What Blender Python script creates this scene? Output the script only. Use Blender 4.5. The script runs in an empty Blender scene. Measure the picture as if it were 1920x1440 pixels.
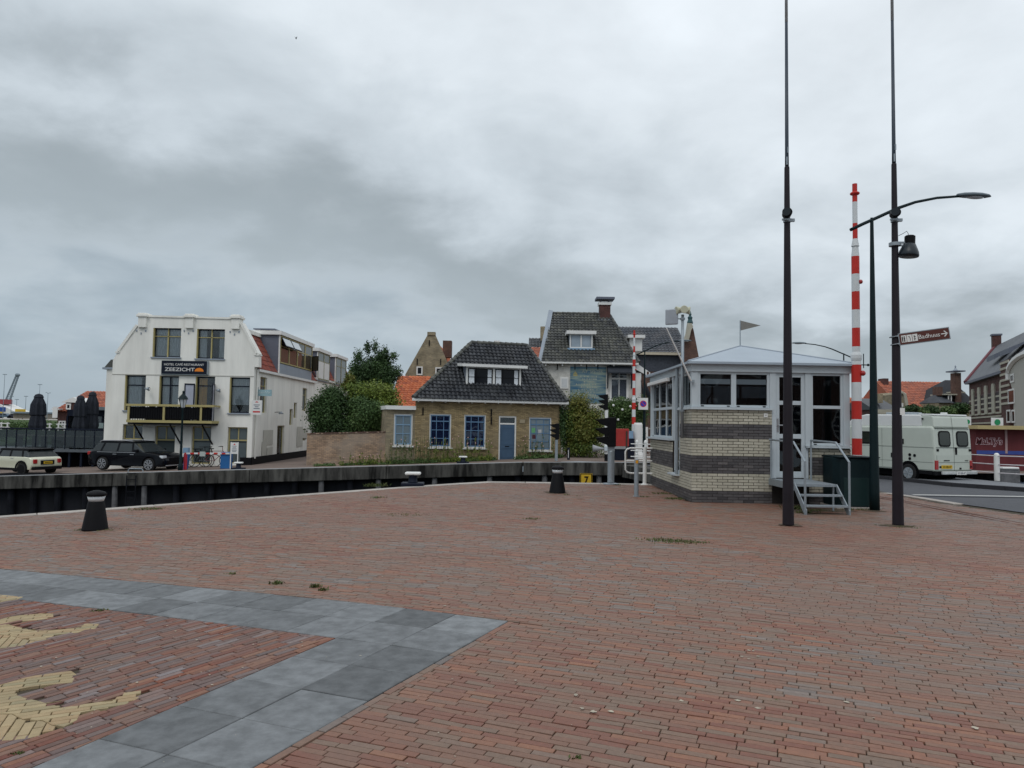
import bpy, bmesh, math, random
import numpy as np
from mathutils import Matrix, Vector
random.seed(7); RNG = np.random.default_rng(7)
C = bpy.context.scene.collection
sc = bpy.context.scene
# ------------------------------------------------------------------ camera, world, sun
F = 1400.0; EYE = 1.65; PITCH = math.radians(3.07); ROLL = 0.016
cd = bpy.data.cameras.new('camera'); cam = bpy.data.objects.new('camera', cd); C.objects.link(cam)
cd.sensor_width = 36; cd.lens = F / 1920 * 36; cd.clip_start = 0.1; cd.clip_end = 3000
cam.matrix_world = Matrix.Translation((0, 0, EYE)) @ Matrix.Rotation(math.pi/2 + PITCH, 4, 'X') @ Matrix.Rotation(ROLL, 4, 'Z')
sc.camera = cam
world = bpy.data.worlds.new('World'); sc.world = world; world.use_nodes = True
def build_world():
    nt = world.node_tree; N = nt.nodes; Lk = nt.links
    for n in list(N): N.remove(n)
    out = N.new('ShaderNodeOutputWorld')
    sky = N.new('ShaderNodeTexSky'); sky.sky_type = 'NISHITA'; sky.sun_disc = False
    sky.sun_elevation = math.radians(52); sky.sun_rotation = math.radians(200)
    bg1 = N.new('ShaderNodeBackground'); bg1.inputs[1].default_value = 0.07; Lk.new(sky.outputs[0], bg1.inputs[0])
    tc = N.new('ShaderNodeTexCoord'); sp = N.new('ShaderNodeSeparateXYZ'); Lk.new(tc.outputs['Generated'], sp.inputs[0])
    def M(op, a, b=None, clamp=False):
        n = N.new('ShaderNodeMath'); n.operation = op; n.use_clamp = clamp
        for i, v in enumerate((a, b)):
            if v is None: continue
            if isinstance(v, (int, float)): n.inputs[i].default_value = v
            else: Lk.new(v, n.inputs[i])
        return n.outputs[0]
    el = M('MAXIMUM', sp.outputs[2], 0.0)
    den = M('ADD', el, 0.30)
    cx = M('DIVIDE', sp.outputs[0], den); cy = M('DIVIDE', sp.outputs[1], den)
    cb = N.new('ShaderNodeCombineXYZ'); Lk.new(cx, cb.inputs[0]); Lk.new(cy, cb.inputs[1])
    def noise(scale, detail, rough, off, dist=0.0):
        mp = N.new('ShaderNodeMapping'); mp.inputs['Location'].default_value = off
        Lk.new(cb.outputs[0], mp.inputs[0])
        n = N.new('ShaderNodeTexNoise'); n.inputs['Scale'].default_value = scale; n.inputs['Detail'].default_value = detail
        n.inputs['Roughness'].default_value = rough; n.inputs['Distortion'].default_value = dist
        Lk.new(mp.outputs[0], n.inputs['Vector']); return n.outputs['Fac']
    n1 = noise(0.95, 3.0, 0.45, (3.1, 1.7, 0), 0.2)
    n2 = noise(3.1, 9.0, 0.54, (7.3, 2.2, 0), 0.2)
    n3 = noise(8.0, 4.0, 0.5, (1.3, 9.2, 0), 0.2)
    # elevation warped by the clouds, so that the layers have ragged borders
    w = M('ADD', el, M('MULTIPLY', M('SUBTRACT', n1, 0.5), 0.30))
    w = M('ADD', w, M('MULTIPLY', M('SUBTRACT', n2, 0.5), 0.30))
    w = M('ADD', w, M('MULTIPLY', sp.outputs[0], 0.24))
    w = M('ADD', w, 0.045)
    keep = M('MULTIPLY', el, 9.0, True)             # clear, even air close to the horizon
    w = M('ADD', M('MULTIPLY', w, keep), M('MULTIPLY', el, M('SUBTRACT', 1.0, keep)))
    rp = N.new('ShaderNodeValToRGB'); Lk.new(w, rp.inputs[0]); cr = rp.color_ramp; cr.interpolation = 'B_SPLINE'
    while len(cr.elements) > 1: cr.elements.remove(cr.elements[-1])
    stops = [(0.0, (0.325, 0.395, 0.45)), (0.06, (0.37, 0.435, 0.485)), (0.11, (0.43, 0.49, 0.535)), (0.16, (0.32, 0.372, 0.405)),
             (0.23, (0.315, 0.362, 0.392)), (0.31, (0.49, 0.55, 0.60)), (0.45, (0.61, 0.67, 0.715)), (1.0, (0.84, 0.88, 0.93))]
    cr.elements[0].position = 0; cr.elements[0].color = (*stops[0][1], 1)
    for p, c in stops[1:]:
        e = cr.elements.new(p); e.color = (*c, 1)
    tex = M('ADD', 0.80, M('ADD', M('MULTIPLY', n2, 0.40), M('MULTIPLY', n3, 0.12)))
    tex = M('ADD', M('MULTIPLY', tex, keep), M('SUBTRACT', 1.0, keep))
    mx = N.new('ShaderNodeMix'); mx.data_type = 'RGBA'; mx.blend_type = 'MULTIPLY'; mx.inputs[0].default_value = 1
    Lk.new(rp.outputs[0], mx.inputs[6]); Lk.new(tex, mx.inputs[7])
    bg2 = N.new('ShaderNodeBackground'); bg2.inputs[1].default_value = SKY_GAIN; Lk.new(mx.outputs[2], bg2.inputs[0])
    ms = N.new('ShaderNodeMixShader'); ms.inputs[0].default_value = 0.95
    Lk.new(bg1.outputs[0], ms.inputs[1]); Lk.new(bg2.outputs[0], ms.inputs[2]); Lk.new(ms.outputs[0], out.inputs[0])
SKY_GAIN = 1.14
build_world()
sd = bpy.data.lights.new('sun', 'SUN'); sd.energy = 0.8; sd.angle = math.radians(25); sd.color = (1.0, 0.97, 0.93)
sun = bpy.data.objects.new('sun', sd); C.objects.link(sun)
sun.rotation_euler = (math.radians(38), 0, math.radians(200 - 180 - 45))
sc.view_settings.view_transform = 'Standard'; sc.view_settings.look = 'None'
sc.view_settings.exposure = 0.0; sc.view_settings.gamma = 1.0; sc.view_settings.use_curve_mapping = False
sc.render.engine = 'CYCLES'; sc.cycles.max_bounces = 6; sc.cycles.transparent_max_bounces = 12

# ------------------------------------------------------------------ where a direction of the survey meets the place
def ray(px, py):
    x = (px - 960) / F; y = -(py - 720) / F; c, s = math.cos(ROLL), math.sin(ROLL)
    X = x*c - y*s; Y = x*s + y*c; cp, sp_ = math.cos(PITCH), math.sin(PITCH)
    return Vector((X, cp - Y*sp_, sp_ + Y*cp))
O = Vector((0, 0, EYE))
def P(px, py, Y): r = ray(px, py); return O + r * (Y / r.y)
def gz(x, y=0): t = x + 1.0; return -0.02*(math.sqrt(t*t + 1) - t) + 0.008
def fz(x, y=0): return max(-1.9, min(-0.12, -0.2 + 0.0423*(x - 1)))
def road_z(x, y=0): return 0.0 if y < 19 else max(-0.22, -(y - 19)*0.035)
def G(px, py, f=gz):
    r = ray(px, py); lo, hi = 1.0, 600.0
    for i in range(50):
        m = (lo + hi)/2; p = O + r*(m / r.y)
        if p.z > f(p.x, p.y): lo = m
        else: hi = m
    return p

# ------------------------------------------------------------------ materials
MATS = {}
def mat(name, col, rough=0.7, metal=0.0, var=0.12, scale=3.0, bump=0.0, bscale=40.0, var2=0.0, spec=0.3, coat=0.0, obj_rnd=0.0, streak=False, emis=None, lo=0.25, hi=0.75, world=False):
    if name in MATS: return MATS[name]
    m = bpy.data.materials.new(name); m.use_nodes = True; MATS[name] = m
    N = m.node_tree.nodes; Lk = m.node_tree.links; b = N['Principled BSDF']
    b.inputs['Roughness'].default_value = rough; b.inputs['Metallic'].default_value = metal
    b.inputs['Specular IOR Level'].default_value = spec; b.inputs['Coat Weight'].default_value = coat
    tc = N.new('ShaderNodeTexCoord'); vec = tc.outputs['Object']
    if world: gg = N.new('ShaderNodeNewGeometry'); vec = gg.outputs['Position']
    if streak:
        mp = N.new('ShaderNodeMapping'); mp.inputs['Scale'].default_value = (1, 1, 0.15); Lk.new(vec, mp.inputs[0]); vec = mp.outputs[0]
    n = N.new('ShaderNodeTexNoise'); n.inputs['Scale'].default_value = scale; n.inputs['Detail'].default_value = 8; n.inputs['Roughness'].default_value = 0.6
    Lk.new(vec, n.inputs['Vector'])
    mr = N.new('ShaderNodeMapRange'); mr.inputs[1].default_value = lo; mr.inputs[2].default_value = hi
    mr.inputs[3].default_value = 1 - var; mr.inputs[4].default_value = 1 + var; Lk.new(n.outputs['Fac'], mr.inputs[0])
    fac = mr.outputs[0]
    if obj_rnd:
        oi = N.new('ShaderNodeObjectInfo'); m2 = N.new('ShaderNodeMapRange'); m2.inputs[3].default_value = 1 - obj_rnd; m2.inputs[4].default_value = 1 + obj_rnd
        Lk.new(oi.outputs['Random'], m2.inputs[0]); mm = N.new('ShaderNodeMath'); mm.operation = 'MULTIPLY'
        Lk.new(fac, mm.inputs[0]); Lk.new(m2.outputs[0], mm.inputs[1]); fac = mm.outputs[0]
    mx = N.new('ShaderNodeMix'); mx.data_type = 'RGBA'; mx.blend_type = 'MULTIPLY'; mx.inputs[0].default_value = 1
    mx.inputs[6].default_value = (*col, 1); Lk.new(fac, mx.inputs[7]); Lk.new(mx.outputs[2], b.inputs['Base Color'])
    if bump:
        nb = N.new('ShaderNodeTexNoise'); nb.inputs['Scale'].default_value = bscale; nb.inputs['Detail'].default_value = 4; Lk.new(tc.outputs['Object'], nb.inputs['Vector'])
        bp = N.new('ShaderNodeBump'); bp.inputs['Strength'].default_value = bump; bp.inputs['Distance'].default_value = 0.02
        Lk.new(nb.outputs['Fac'], bp.inputs['Height']); Lk.new(bp.outputs[0], b.inputs['Normal'])
    if emis: b.inputs['Emission Color'].default_value = (*emis[0], 1); b.inputs['Emission Strength'].default_value = emis[1]
    return m
def ramp_mat(name, cols, rough=0.85, source='attr', var=0.25, scale=25, bump=0.3, bscale=120, patch=0.5, pscale=0.6, tint=(0.16, 0.15, 0.15), spec=0.4):
    """colour from a per piece random number (attribute or object) through a ramp, plus world sized patches of wear"""
    m = bpy.data.materials.new(name); m.use_nodes = True; MATS[name] = m
    N = m.node_tree.nodes; Lk = m.node_tree.links; b = N['Principled BSDF']; b.inputs['Roughness'].default_value = rough
    if source == 'attr': s = N.new('ShaderNodeAttribute'); s.attribute_name = 'rnd'; so = s.outputs['Fac']
    else: s = N.new('ShaderNodeObjectInfo'); so = s.outputs['Color' if source == 'col' else 'Random']
    rp = N.new('ShaderNodeValToRGB'); cr = rp.color_ramp; Lk.new(so, rp.inputs[0])
    cr.elements[0].position = 0; cr.elements[0].color = (*cols[0], 1); cr.elements[1].position = 1; cr.elements[1].color = (*cols[-1], 1)
    for i, c in enumerate(cols[1:-1]): e = cr.elements.new((i+1)/(len(cols)-1)); e.color = (*c, 1)
    g = N.new('ShaderNodeNewGeometry')
    n = N.new('ShaderNodeTexNoise'); n.inputs['Scale'].default_value = scale; n.inputs['Detail'].default_value = 6; n.inputs['Roughness'].default_value = 0.65; Lk.new(g.outputs['Position'], n.inputs['Vector'])
    mr = N.new('ShaderNodeMapRange'); mr.inputs[1].default_value = 0.25; mr.inputs[2].default_value = 0.75; mr.inputs[3].default_value = 1-var; mr.inputs[4].default_value = 1+var; Lk.new(n.outputs['Fac'], mr.inputs[0])
    mx = N.new('ShaderNodeMix'); mx.data_type = 'RGBA'; mx.blend_type = 'MULTIPLY'; mx.inputs[0].default_value = 1; Lk.new(rp.outputs[0], mx.inputs[6]); Lk.new(mr.outputs[0], mx.inputs[7])
    n2 = N.new('ShaderNodeTexNoise'); n2.inputs['Scale'].default_value = pscale; n2.inputs['Detail'].default_value = 5; n2.inputs['Roughness'].default_value = 0.6; n2.inputs['Distortion'].default_value = 0.6; Lk.new(g.outputs['Position'], n2.inputs['Vector'])
    m3 = N.new('ShaderNodeMapRange'); m3.inputs[1].default_value = 0.42; m3.inputs[2].default_value = 0.68; m3.inputs[3].default_value = 0; m3.inputs[4].default_value = patch; Lk.new(n2.outputs['Fac'], m3.inputs[0])
    mx2 = N.new('ShaderNodeMix'); mx2.data_type = 'RGBA'; Lk.new(m3.outputs[0], mx2.inputs[0]); Lk.new(mx.outputs[2], mx2.inputs[6]); mx2.inputs[7].default_value = (*tint, 1)
    Lk.new(mx2.outputs[2], b.inputs['Base Color'])
    nb = N.new('ShaderNodeTexNoise'); nb.inputs['Scale'].default_value = bscale; nb.inputs['Detail'].default_value = 4; Lk.new(g.outputs['Position'], nb.inputs['Vector'])
    bp = N.new('ShaderNodeBump'); bp.inputs['Strength'].default_value = bump; bp.inputs['Distance'].default_value = 0.004; Lk.new(nb.outputs['Fac'], bp.inputs['Height']); Lk.new(bp.outputs[0], b.inputs['Normal']); b.inputs['Specular IOR Level'].default_value = spec
    return m
def brick_mat(name, c1, c2, mortar, bw=0.21, rh=0.06, rough=0.9, stain=None):
    m = bpy.data.materials.new(name); m.use_nodes = True; MATS[name] = m
    N = m.node_tree.nodes; Lk = m.node_tree.links; b = N['Principled BSDF']; b.inputs['Roughness'].default_value = rough
    tc = N.new('ShaderNodeTexCoord'); sp = N.new('ShaderNodeSeparateXYZ'); Lk.new(tc.outputs['Object'], sp.inputs[0])
    ad = N.new('ShaderNodeMath'); ad.operation = 'ADD'; Lk.new(sp.outputs[0], ad.inputs[0]); Lk.new(sp.outputs[1], ad.inputs[1])
    cb = N.new('ShaderNodeCombineXYZ'); Lk.new(ad.outputs[0], cb.inputs[0]); Lk.new(sp.outputs[2], cb.inputs[1])
    t = N.new('ShaderNodeTexBrick'); Lk.new(cb.outputs[0], t.inputs['Vector'])
    t.inputs['Color1'].default_value = (*c1, 1); t.inputs['Color2'].default_value = (*c2, 1); t.inputs['Mortar'].default_value = (*mortar, 1)
    t.inputs['Scale'].default_value = 1; t.inputs['Brick Width'].default_value = bw; t.inputs['Row Height'].default_value = rh; t.inputs['Mortar Size'].default_value = 0.007
    n = N.new('ShaderNodeTexNoise'); n.inputs['Scale'].default_value = 1.3; n.inputs['Detail'].default_value = 9; n.inputs['Roughness'].default_value = 0.65; Lk.new(tc.outputs['Object'], n.inputs['Vector'])
    mr = N.new('ShaderNodeMapRange'); mr.inputs[1].default_value = 0.3; mr.inputs[2].default_value = 0.7; mr.inputs[3].default_value = 0.6; mr.inputs[4].default_value = 1.35; Lk.new(n.outputs['Fac'], mr.inputs[0])
    mx = N.new('ShaderNodeMix'); mx.data_type = 'RGBA'; mx.blend_type = 'MULTIPLY'; mx.inputs[0].default_value = 1; Lk.new(t.outputs[0], mx.inputs[6]); Lk.new(mr.outputs[0], mx.inputs[7])
    col = mx.outputs[2]
    if stain:
        n2 = N.new('ShaderNodeTexNoise'); n2.inputs['Scale'].default_value = 0.7; n2.inputs['Detail'].default_value = 6; Lk.new(tc.outputs['Object'], n2.inputs['Vector'])
        m3 = N.new('ShaderNodeMapRange'); m3.inputs[1].default_value = 0.48; m3.inputs[2].default_value = 0.62; m3.inputs[3].default_value = 0; m3.inputs[4].default_value = 0.6; Lk.new(n2.outputs['Fac'], m3.inputs[0])
        mx2 = N.new('ShaderNodeMix'); mx2.data_type = 'RGBA'; Lk.new(m3.outputs[0], mx2.inputs[0]); Lk.new(col, mx2.inputs[6]); mx2.inputs[7].default_value = (*stain, 1); col = mx2.outputs[2]
    Lk.new(col, b.inputs['Base Color'])
    bp = N.new('ShaderNodeBump'); bp.inputs['Strength'].default_value = 0.6; bp.inputs['Distance'].default_value = 0.01; bp.invert = True; Lk.new(t.outputs['Fac'], bp.inputs['Height']); Lk.new(bp.outputs[0], b.inputs['Normal'])
    return m
def glass_mat(name, tint=(0.75, 0.8, 0.8), see=0.75, base=(0.03, 0.035, 0.04), rough=0.02):
    m = bpy.data.materials.new(name); m.use_nodes = True; MATS[name] = m
    N = m.node_tree.nodes; Lk = m.node_tree.links
    for n in list(N): N.remove(n)
    out = N.new('ShaderNodeOutputMaterial'); gl = N.new('ShaderNodeBsdfGlossy'); gl.inputs['Roughness'].default_value = rough; gl.inputs['Color'].default_value = (0.9, 0.93, 0.95, 1)
    tr = N.new('ShaderNodeBsdfTransparent'); tr.inputs[0].default_value = (*tint, 1)
    df = N.new('ShaderNodeBsdfDiffuse'); df.inputs[0].default_value = (*base, 1)
    m1 = N.new('ShaderNodeMixShader'); m1.inputs[0].default_value = see; Lk.new(df.outputs[0], m1.inputs[1]); Lk.new(tr.outputs[0], m1.inputs[2])
    g = N.new('ShaderNodeNewGeometry'); nz = N.new('ShaderNodeTexNoise'); nz.inputs['Scale'].default_value = 0.8; Lk.new(g.outputs['Position'], nz.inputs['Vector'])
    bp = N.new('ShaderNodeBump'); bp.inputs['Strength'].default_value = 0.08; bp.inputs['Distance'].default_value = 0.2; Lk.new(nz.outputs['Fac'], bp.inputs['Height']); Lk.new(bp.outputs[0], gl.inputs['Normal'])
    fr = N.new('ShaderNodeFresnel'); fr.inputs['IOR'].default_value = 1.6
    m2 = N.new('ShaderNodeMixShader'); Lk.new(fr.outputs[0], m2.inputs[0]); Lk.new(m1.outputs[0], m2.inputs[1]); Lk.new(gl.outputs[0], m2.inputs[2]); Lk.new(m2.outputs[0], out.inputs[0])
    return m
GLASS = glass_mat('window_glass', see=.92, tint=(.93,.95,.95)); GLASSB = glass_mat('bluish_window_glass', see=0.5, base=(0.012, 0.022, 0.07)); CARG = glass_mat('car_glass', tint=(.4, .42, .42), see=0.45, base=(.02, .025, .03))
white = mat('white_paint', (0.72, 0.72, 0.70), 0.5, var=0.06, scale=2); cream = mat('cream_render', (0.78, 0.77, 0.72), 0.85, var=0.10, scale=1.6, streak=True, lo=.3, hi=.62, bump=0.15, bscale=25)
patchw = mat('grey_patched_render', (0.50, 0.49, 0.44), 0.9, var=0.08)
yellowp = mat('ochre_paint', (0.40, 0.34, 0.15), 0.5, var=0.08); black = mat('black_paint', (0.005, 0.005, 0.0065), 0.6, var=0.2, spec=0.15)
navy = mat('navy_paint', (0.006, 0.010, 0.022), 0.5, spec=0.2); dark = mat('shade_black', (0.006, 0.006, 0.007), 0.95, spec=0.0)  # dark: shade of unlit rooms and hollows, put into the colour
curtain = mat('net_curtain', (0.72, 0.76, 0.8), 0.9, var=0.15, scale=9); ochrec = mat('orange_curtain', (0.75, 0.38, 0.05), 0.9)
zinc = mat('zinc_sheet', (0.27, 0.31, 0.36), 0.55, var=0.08, scale=1.5, spec=0.4); zincdark = mat('zinc_cladding', (0.13, 0.145, 0.185), 0.6, var=0.08)
galv = mat('galvanised_steel', (0.30, 0.34, 0.37), 0.5, 0.4, var=0.12, scale=14); kgrey = mat('grey_painted_frame', (0.48, 0.53, 0.56), 0.45, var=0.04)
concrete = mat('quay_concrete', (0.060, 0.058, 0.053), 0.95, var=0.85, scale=2.6, bump=0.5, bscale=12, streak=True, lo=0.36, hi=0.66); conc_top = mat('concrete_coping', (0.30, 0.31, 0.32), 0.9, var=0.15, scale=2)
kerbm = mat('pale_kerbstone', (0.36, 0.33, 0.30), 0.9, var=0.2, scale=6, obj_rnd=0.12, bump=0.3)
sheet = mat('dark_quay_wall', (0.010, 0.011, 0.015), 0.9, var=0.7, scale=0.8, streak=True); pilem = mat('weathered_pile', (0.13, 0.13, 0.135), 0.95, var=0.45, scale=3, bump=0.4)
slab = mat('bluestone_slab', (0.150, 0.158, 0.164), 0.72, var=0.22, scale=9.0, lo=.36, hi=.66, world=True, obj_rnd=0.3, bump=0.15, bscale=60)
asphalt = mat('asphalt', (0.085, 0.088, 0.098), 0.9, var=0.12, scale=3, bump=0.4, bscale=150); linep = mat('road_marking', (0.5, 0.5, 0.48), 0.8, var=0.2, scale=9)
sand = mat('joint_sand', (0.062, 0.05, 0.034), 1.0, var=0.3, scale=20); brownpole = mat('dark_brown_pole_paint', (0.018, 0.0145, 0.019), 0.5, var=0.2, spec=0.18)
bluepole = mat('upper_pole_coating', (0.035, 0.05, 0.07), 0.4, var=0.15); palepole = mat('pale_pole_tip', (0.42, 0.44, 0.45), 0.5, var=0.1, scale=12)
greenp = mat('dark_green_paint', (0.004, 0.014, 0.017), 0.55, var=0.2, spec=0.2); redp = mat('barrier_red', (0.50, 0.03, 0.022), 0.5, var=0.1); whitep = mat('barrier_white', (0.62, 0.65, 0.66), 0.5, var=0.06)
bluep = mat('cottage_blue_paint', (0.10, 0.19, 0.31), 0.5, var=0.1); doorblue = mat('door_blue_paint', (0.055, 0.10, 0.165), 0.5, var=0.12); lblue = mat('pale_blue_paint', (0.20, 0.32, 0.45), 0.5)
tile_blk = ramp_mat('black_glazed_tile', [(0.010, 0.011, 0.014), (0.033, 0.037, 0.045), (0.018, 0.02, 0.025), (0.055, 0.06, 0.068)], rough=0.45, source='attr', patch=0.25, tint=(.09, .09, .085))
tile_gry = ramp_mat('grey_roof_tile', [(0.03, 0.032, 0.034), (0.075, 0.077, 0.07), (0.045, 0.048, 0.052), (0.11, 0.11, 0.095)], rough=0.6, patch=0.3, tint=(.085, .088, .06))
tile_red = ramp_mat('red_roof_tile', [(0.30, 0.085, 0.045), (0.42, 0.13, 0.07), (0.22, 0.07, 0.045)], rough=0.7, patch=0.3, tint=(.12, .06, .05))
tile_orng = ramp_mat('orange_roof_tile', [(0.36, 0.085, 0.028), (0.50, 0.14, 0.05), (0.27, 0.065, 0.03)], rough=0.7, patch=0.25, tint=(.2, .07, .04))
tile_hotel = ramp_mat('hotel_red_tile', [(0.17, 0.036, 0.022), (0.26, 0.055, 0.03), (0.13, 0.03, 0.022)], rough=0.6, patch=0.15, tint=(.1, .04, .035))
ybrick = brick_mat('yellow_brick', (0.41, 0.31, 0.155), (0.20, 0.145, 0.07), (0.12, 0.10, 0.075), stain=(0.25, 0.20, 0.125))
gbrick = brick_mat('grey_yellow_brick', (0.34, 0.28, 0.175), (0.23, 0.19, 0.125), (0.2, 0.18, 0.14)); wbrick = brick_mat('garden_wall_brick', (0.42, 0.28, 0.18), (0.25, 0.17, 0.12), (0.16, 0.13, 0.10), bw=0.24, rh=0.072, stain=(0.30, 0.25, 0.20))
bbrick = brick_mat('brown_brick', (0.14, 0.065, 0.045), (0.09, 0.045, 0.035), (0.12, 0.1, 0.085)); rbrick = brick_mat('purple_red_brick', (0.10, 0.035, 0.03), (0.07, 0.028, 0.026), (0.09, 0.06, 0.05)); whbrick = brick_mat('white_painted_brick', (0.62, 0.61, 0.57), (0.56, 0.55, 0.51), (0.5, 0.49, 0.45))
stone = mat('pale_sandstone', (0.42, 0.40, 0.33), 0.85, var=0.12); hazeg = mat('hazed_steel', (0.20, 0.245, 0.28), 0.7)  # hazeg: haze of distance lightened into the steel colour
rubber = mat('tyre_rubber', (0.015, 0.015, 0.016), 0.85); chrome = mat('alloy_metal', (0.5, 0.5, 0.52), 0.3, 0.8); carblack = mat('black_car_paint', (0.003, 0.0035, 0.006), 0.2, 0.0, var=0.02, coat=0.2, spec=0.12)
carcream = mat('cream_car_paint', (0.62, 0.62, 0.48), 0.2, var=0.02, coat=0.8); vanp = mat('sage_grey_van_paint', (0.50, 0.54, 0.48), 0.35, var=0.05, scale=2, coat=0.3); vanw = mat('white_van_roof', (0.68, 0.69, 0.68), 0.4, var=0.04)
lampred = mat('tail_lamp_red', (0.35, 0.02, 0.02), 0.2, coat=0.5); platey = mat('yellow_plate', (0.65, 0.42, 0.03), 0.5); lensm = mat('lens_glass', (0.55, 0.58, 0.6), 0.1, var=0.05, coat=0.6)
leafm = {}
def leaf_mat(name, cols):
    m = ramp_mat(name, cols, rough=0.6, patch=0.25, pscale=1.2, tint=tuple(c*0.6 for c in cols[0]), bump=0.0, var=0.2, scale=6)
    b = m.node_tree.nodes['Principled BSDF']; b.inputs['Specular IOR Level'].default_value = 0.3
    return m
lf_dark = leaf_mat('dark_foliage', [(0.020, 0.046, 0.016), (0.04, 0.082, 0.024), (0.066, 0.12, 0.036)])
lf_mid = leaf_mat('mid_foliage', [(0.035, 0.078, 0.022), (0.07, 0.125, 0.034), (0.12, 0.17, 0.055)])
lf_yel = leaf_mat('yellow_green_foliage', [(0.07, 0.12, 0.02), (0.14, 0.19, 0.028), (0.21, 0.24, 0.045)])
lf_olive = leaf_mat('olive_autumn_foliage', [(0.04, 0.08, 0.016), (0.10, 0.14, 0.022), (0.18, 0.16, 0.032), (0.06, 0.11, 0.022)])
lf_grass = leaf_mat('grass_green', [(0.04, 0.075, 0.015), (0.09, 0.11, 0.03), (0.13, 0.13, 0.05)])
bark = mat('bark', (0.07, 0.055, 0.04), 0.95, var=0.3, scale=8); woodm = mat('dark_wood', (0.05, 0.04, 0.032), 0.8)

# ------------------------------------------------------------------ mesh helpers
class MB:
    def __init__(s): s.v = []; s.f = []; s.r = []; s.smooth = False
    def add(s, vs, fs, M=None, r=None):
        o = len(s.v); s.v += [tuple(M @ Vector(p)) if M is not None else tuple(p) for p in vs]
        s.f += [tuple(o + i for i in f) for f in fs]
        if r is None: r = random.random()
        s.r += [r]*len(fs); return s
    def box(s, x0, y0, z0, x1, y1, z1, M=None, r=None):
        return s.add([(x0,y0,z0),(x1,y0,z0),(x1,y1,z0),(x0,y1,z0),(x0,y0,z1),(x1,y0,z1),(x1,y1,z1),(x0,y1,z1)],
                     [(0,3,2,1),(4,5,6,7),(0,1,5,4),(1,2,6,5),(2,3,7,6),(3,0,4,7)], M, r)
    def cbox(s, c, d, M=None): return s.box(c[0]-d[0]/2, c[1]-d[1]/2, c[2]-d[2]/2, c[0]+d[0]/2, c[1]+d[1]/2, c[2]+d[2]/2, M)
    def prism(s, poly, vec, M=None):          # poly: 3-D points, swept by vec
        n = len(poly); vec = Vector(vec); a = [Vector(p) for p in poly]; b = [p + vec for p in a]
        nrm = Vector((0, 0, 0))
        for i in range(n): nrm += a[i].cross(a[(i+1) % n])
        if nrm.dot(vec) > 0: a.reverse(); b.reverse()
        return s.add(a + b, [tuple(range(n)), tuple(range(2*n-1, n-1, -1))] + [(i, n+i, n+(i+1) % n, (i+1) % n) for i in range(n)], M)
    def cyl(s, p0, p1, r0, r1=None, n=12, M=None, caps=True):
        r1 = r0 if r1 is None else r1; p0 = Vector(p0); p1 = Vector(p1); d = (p1 - p0).normalized()
        a = d.orthogonal().normalized(); b = d.cross(a); vs = []
        for p, r in ((p0, r0), (p1, r1)):
            for i in range(n): t = 2*math.pi*i/n; vs.append(p + (a*math.cos(t) + b*math.sin(t))*r)
        fs = [(i, (i+1) % n, n+(i+1) % n, n+i) for i in range(n)]
        if caps: fs += [tuple(range(n-1, -1, -1)), tuple(range(n, 2*n))]
        return s.add(vs, fs, M)
    def tube(s, pts, r, n=8, M=None, radii=None):
        pts = [Vector(p) for p in pts]; vs = []; a = None
        for i, p in enumerate(pts):
            d = (pts[min(i+1, len(pts)-1)] - pts[max(i-1, 0)]).normalized()
            a = d.orthogonal().normalized() if a is None else (a - d*a.dot(d)).normalized()
            b = d.cross(a); rr = radii[i] if radii else r
            for k in range(n): t = 2*math.pi*k/n; vs.append(p + (a*math.cos(t) + b*math.sin(t))*rr)
        fs = [(i*n+k, i*n+(k+1) % n, (i+1)*n+(k+1) % n, (i+1)*n+k) for i in range(len(pts)-1) for k in range(n)]
        fs += [tuple(range(n-1, -1, -1)), tuple(range((len(pts)-1)*n, len(pts)*n))]
        return s.add(vs, fs, M)
    def lathe(s, prof, n=20, M=None):          # prof: (r, z) bottom to top
        vs = []
        for r, z in prof:
            for k in range(n): t = 2*math.pi*k/n; vs.append((r*math.cos(t), r*math.sin(t), z))
        fs = [(i*n+k, i*n+(k+1) % n, (i+1)*n+(k+1) % n, (i+1)*n+k) for i in range(len(prof)-1) for k in range(n)]
        fs += [tuple(range(n-1, -1, -1)), tuple(range((len(prof)-1)*n, len(prof)*n))]
        return s.add(vs, fs, M)
    def ball(s, c, rad, n=8, m=6, M=None):
        rad = (rad,)*3 if isinstance(rad, (int, float)) else rad; vs = []
        for j in range(1, m):
            ph = math.pi*j/m - math.pi/2
            for k in range(n): t = 2*math.pi*k/n; vs.append((c[0]+rad[0]*math.cos(ph)*math.cos(t), c[1]+rad[1]*math.cos(ph)*math.sin(t), c[2]+rad[2]*math.sin(ph)))
        vs += [(c[0], c[1], c[2]-rad[2]), (c[0], c[1], c[2]+rad[2])]; q = (m-1)*n
        fs = [(j*n+k, j*n+(k+1) % n, (j+1)*n+(k+1) % n, (j+1)*n+k) for j in range(m-2) for k in range(n)]
        fs += [((k+1) % n, k, q) for k in range(n)] + [((m-2)*n+k, (m-2)*n+(k+1) % n, q+1) for k in range(n)]
        return s.add(vs, fs, M)
    def build(s, name, m, parent=None, smooth=False, **kw):
        me = bpy.data.meshes.new(name); me.from_pydata(s.v, [], s.f)
        at = me.attributes.new('rnd', 'FLOAT', 'FACE'); at.data.foreach_set('value', s.r)
        me.materials.append(m)
        if smooth or s.smooth: me.shade_smooth() if hasattr(me, 'shade_smooth') else None
        me.update(); return place(name, me, parent, **kw)
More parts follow.
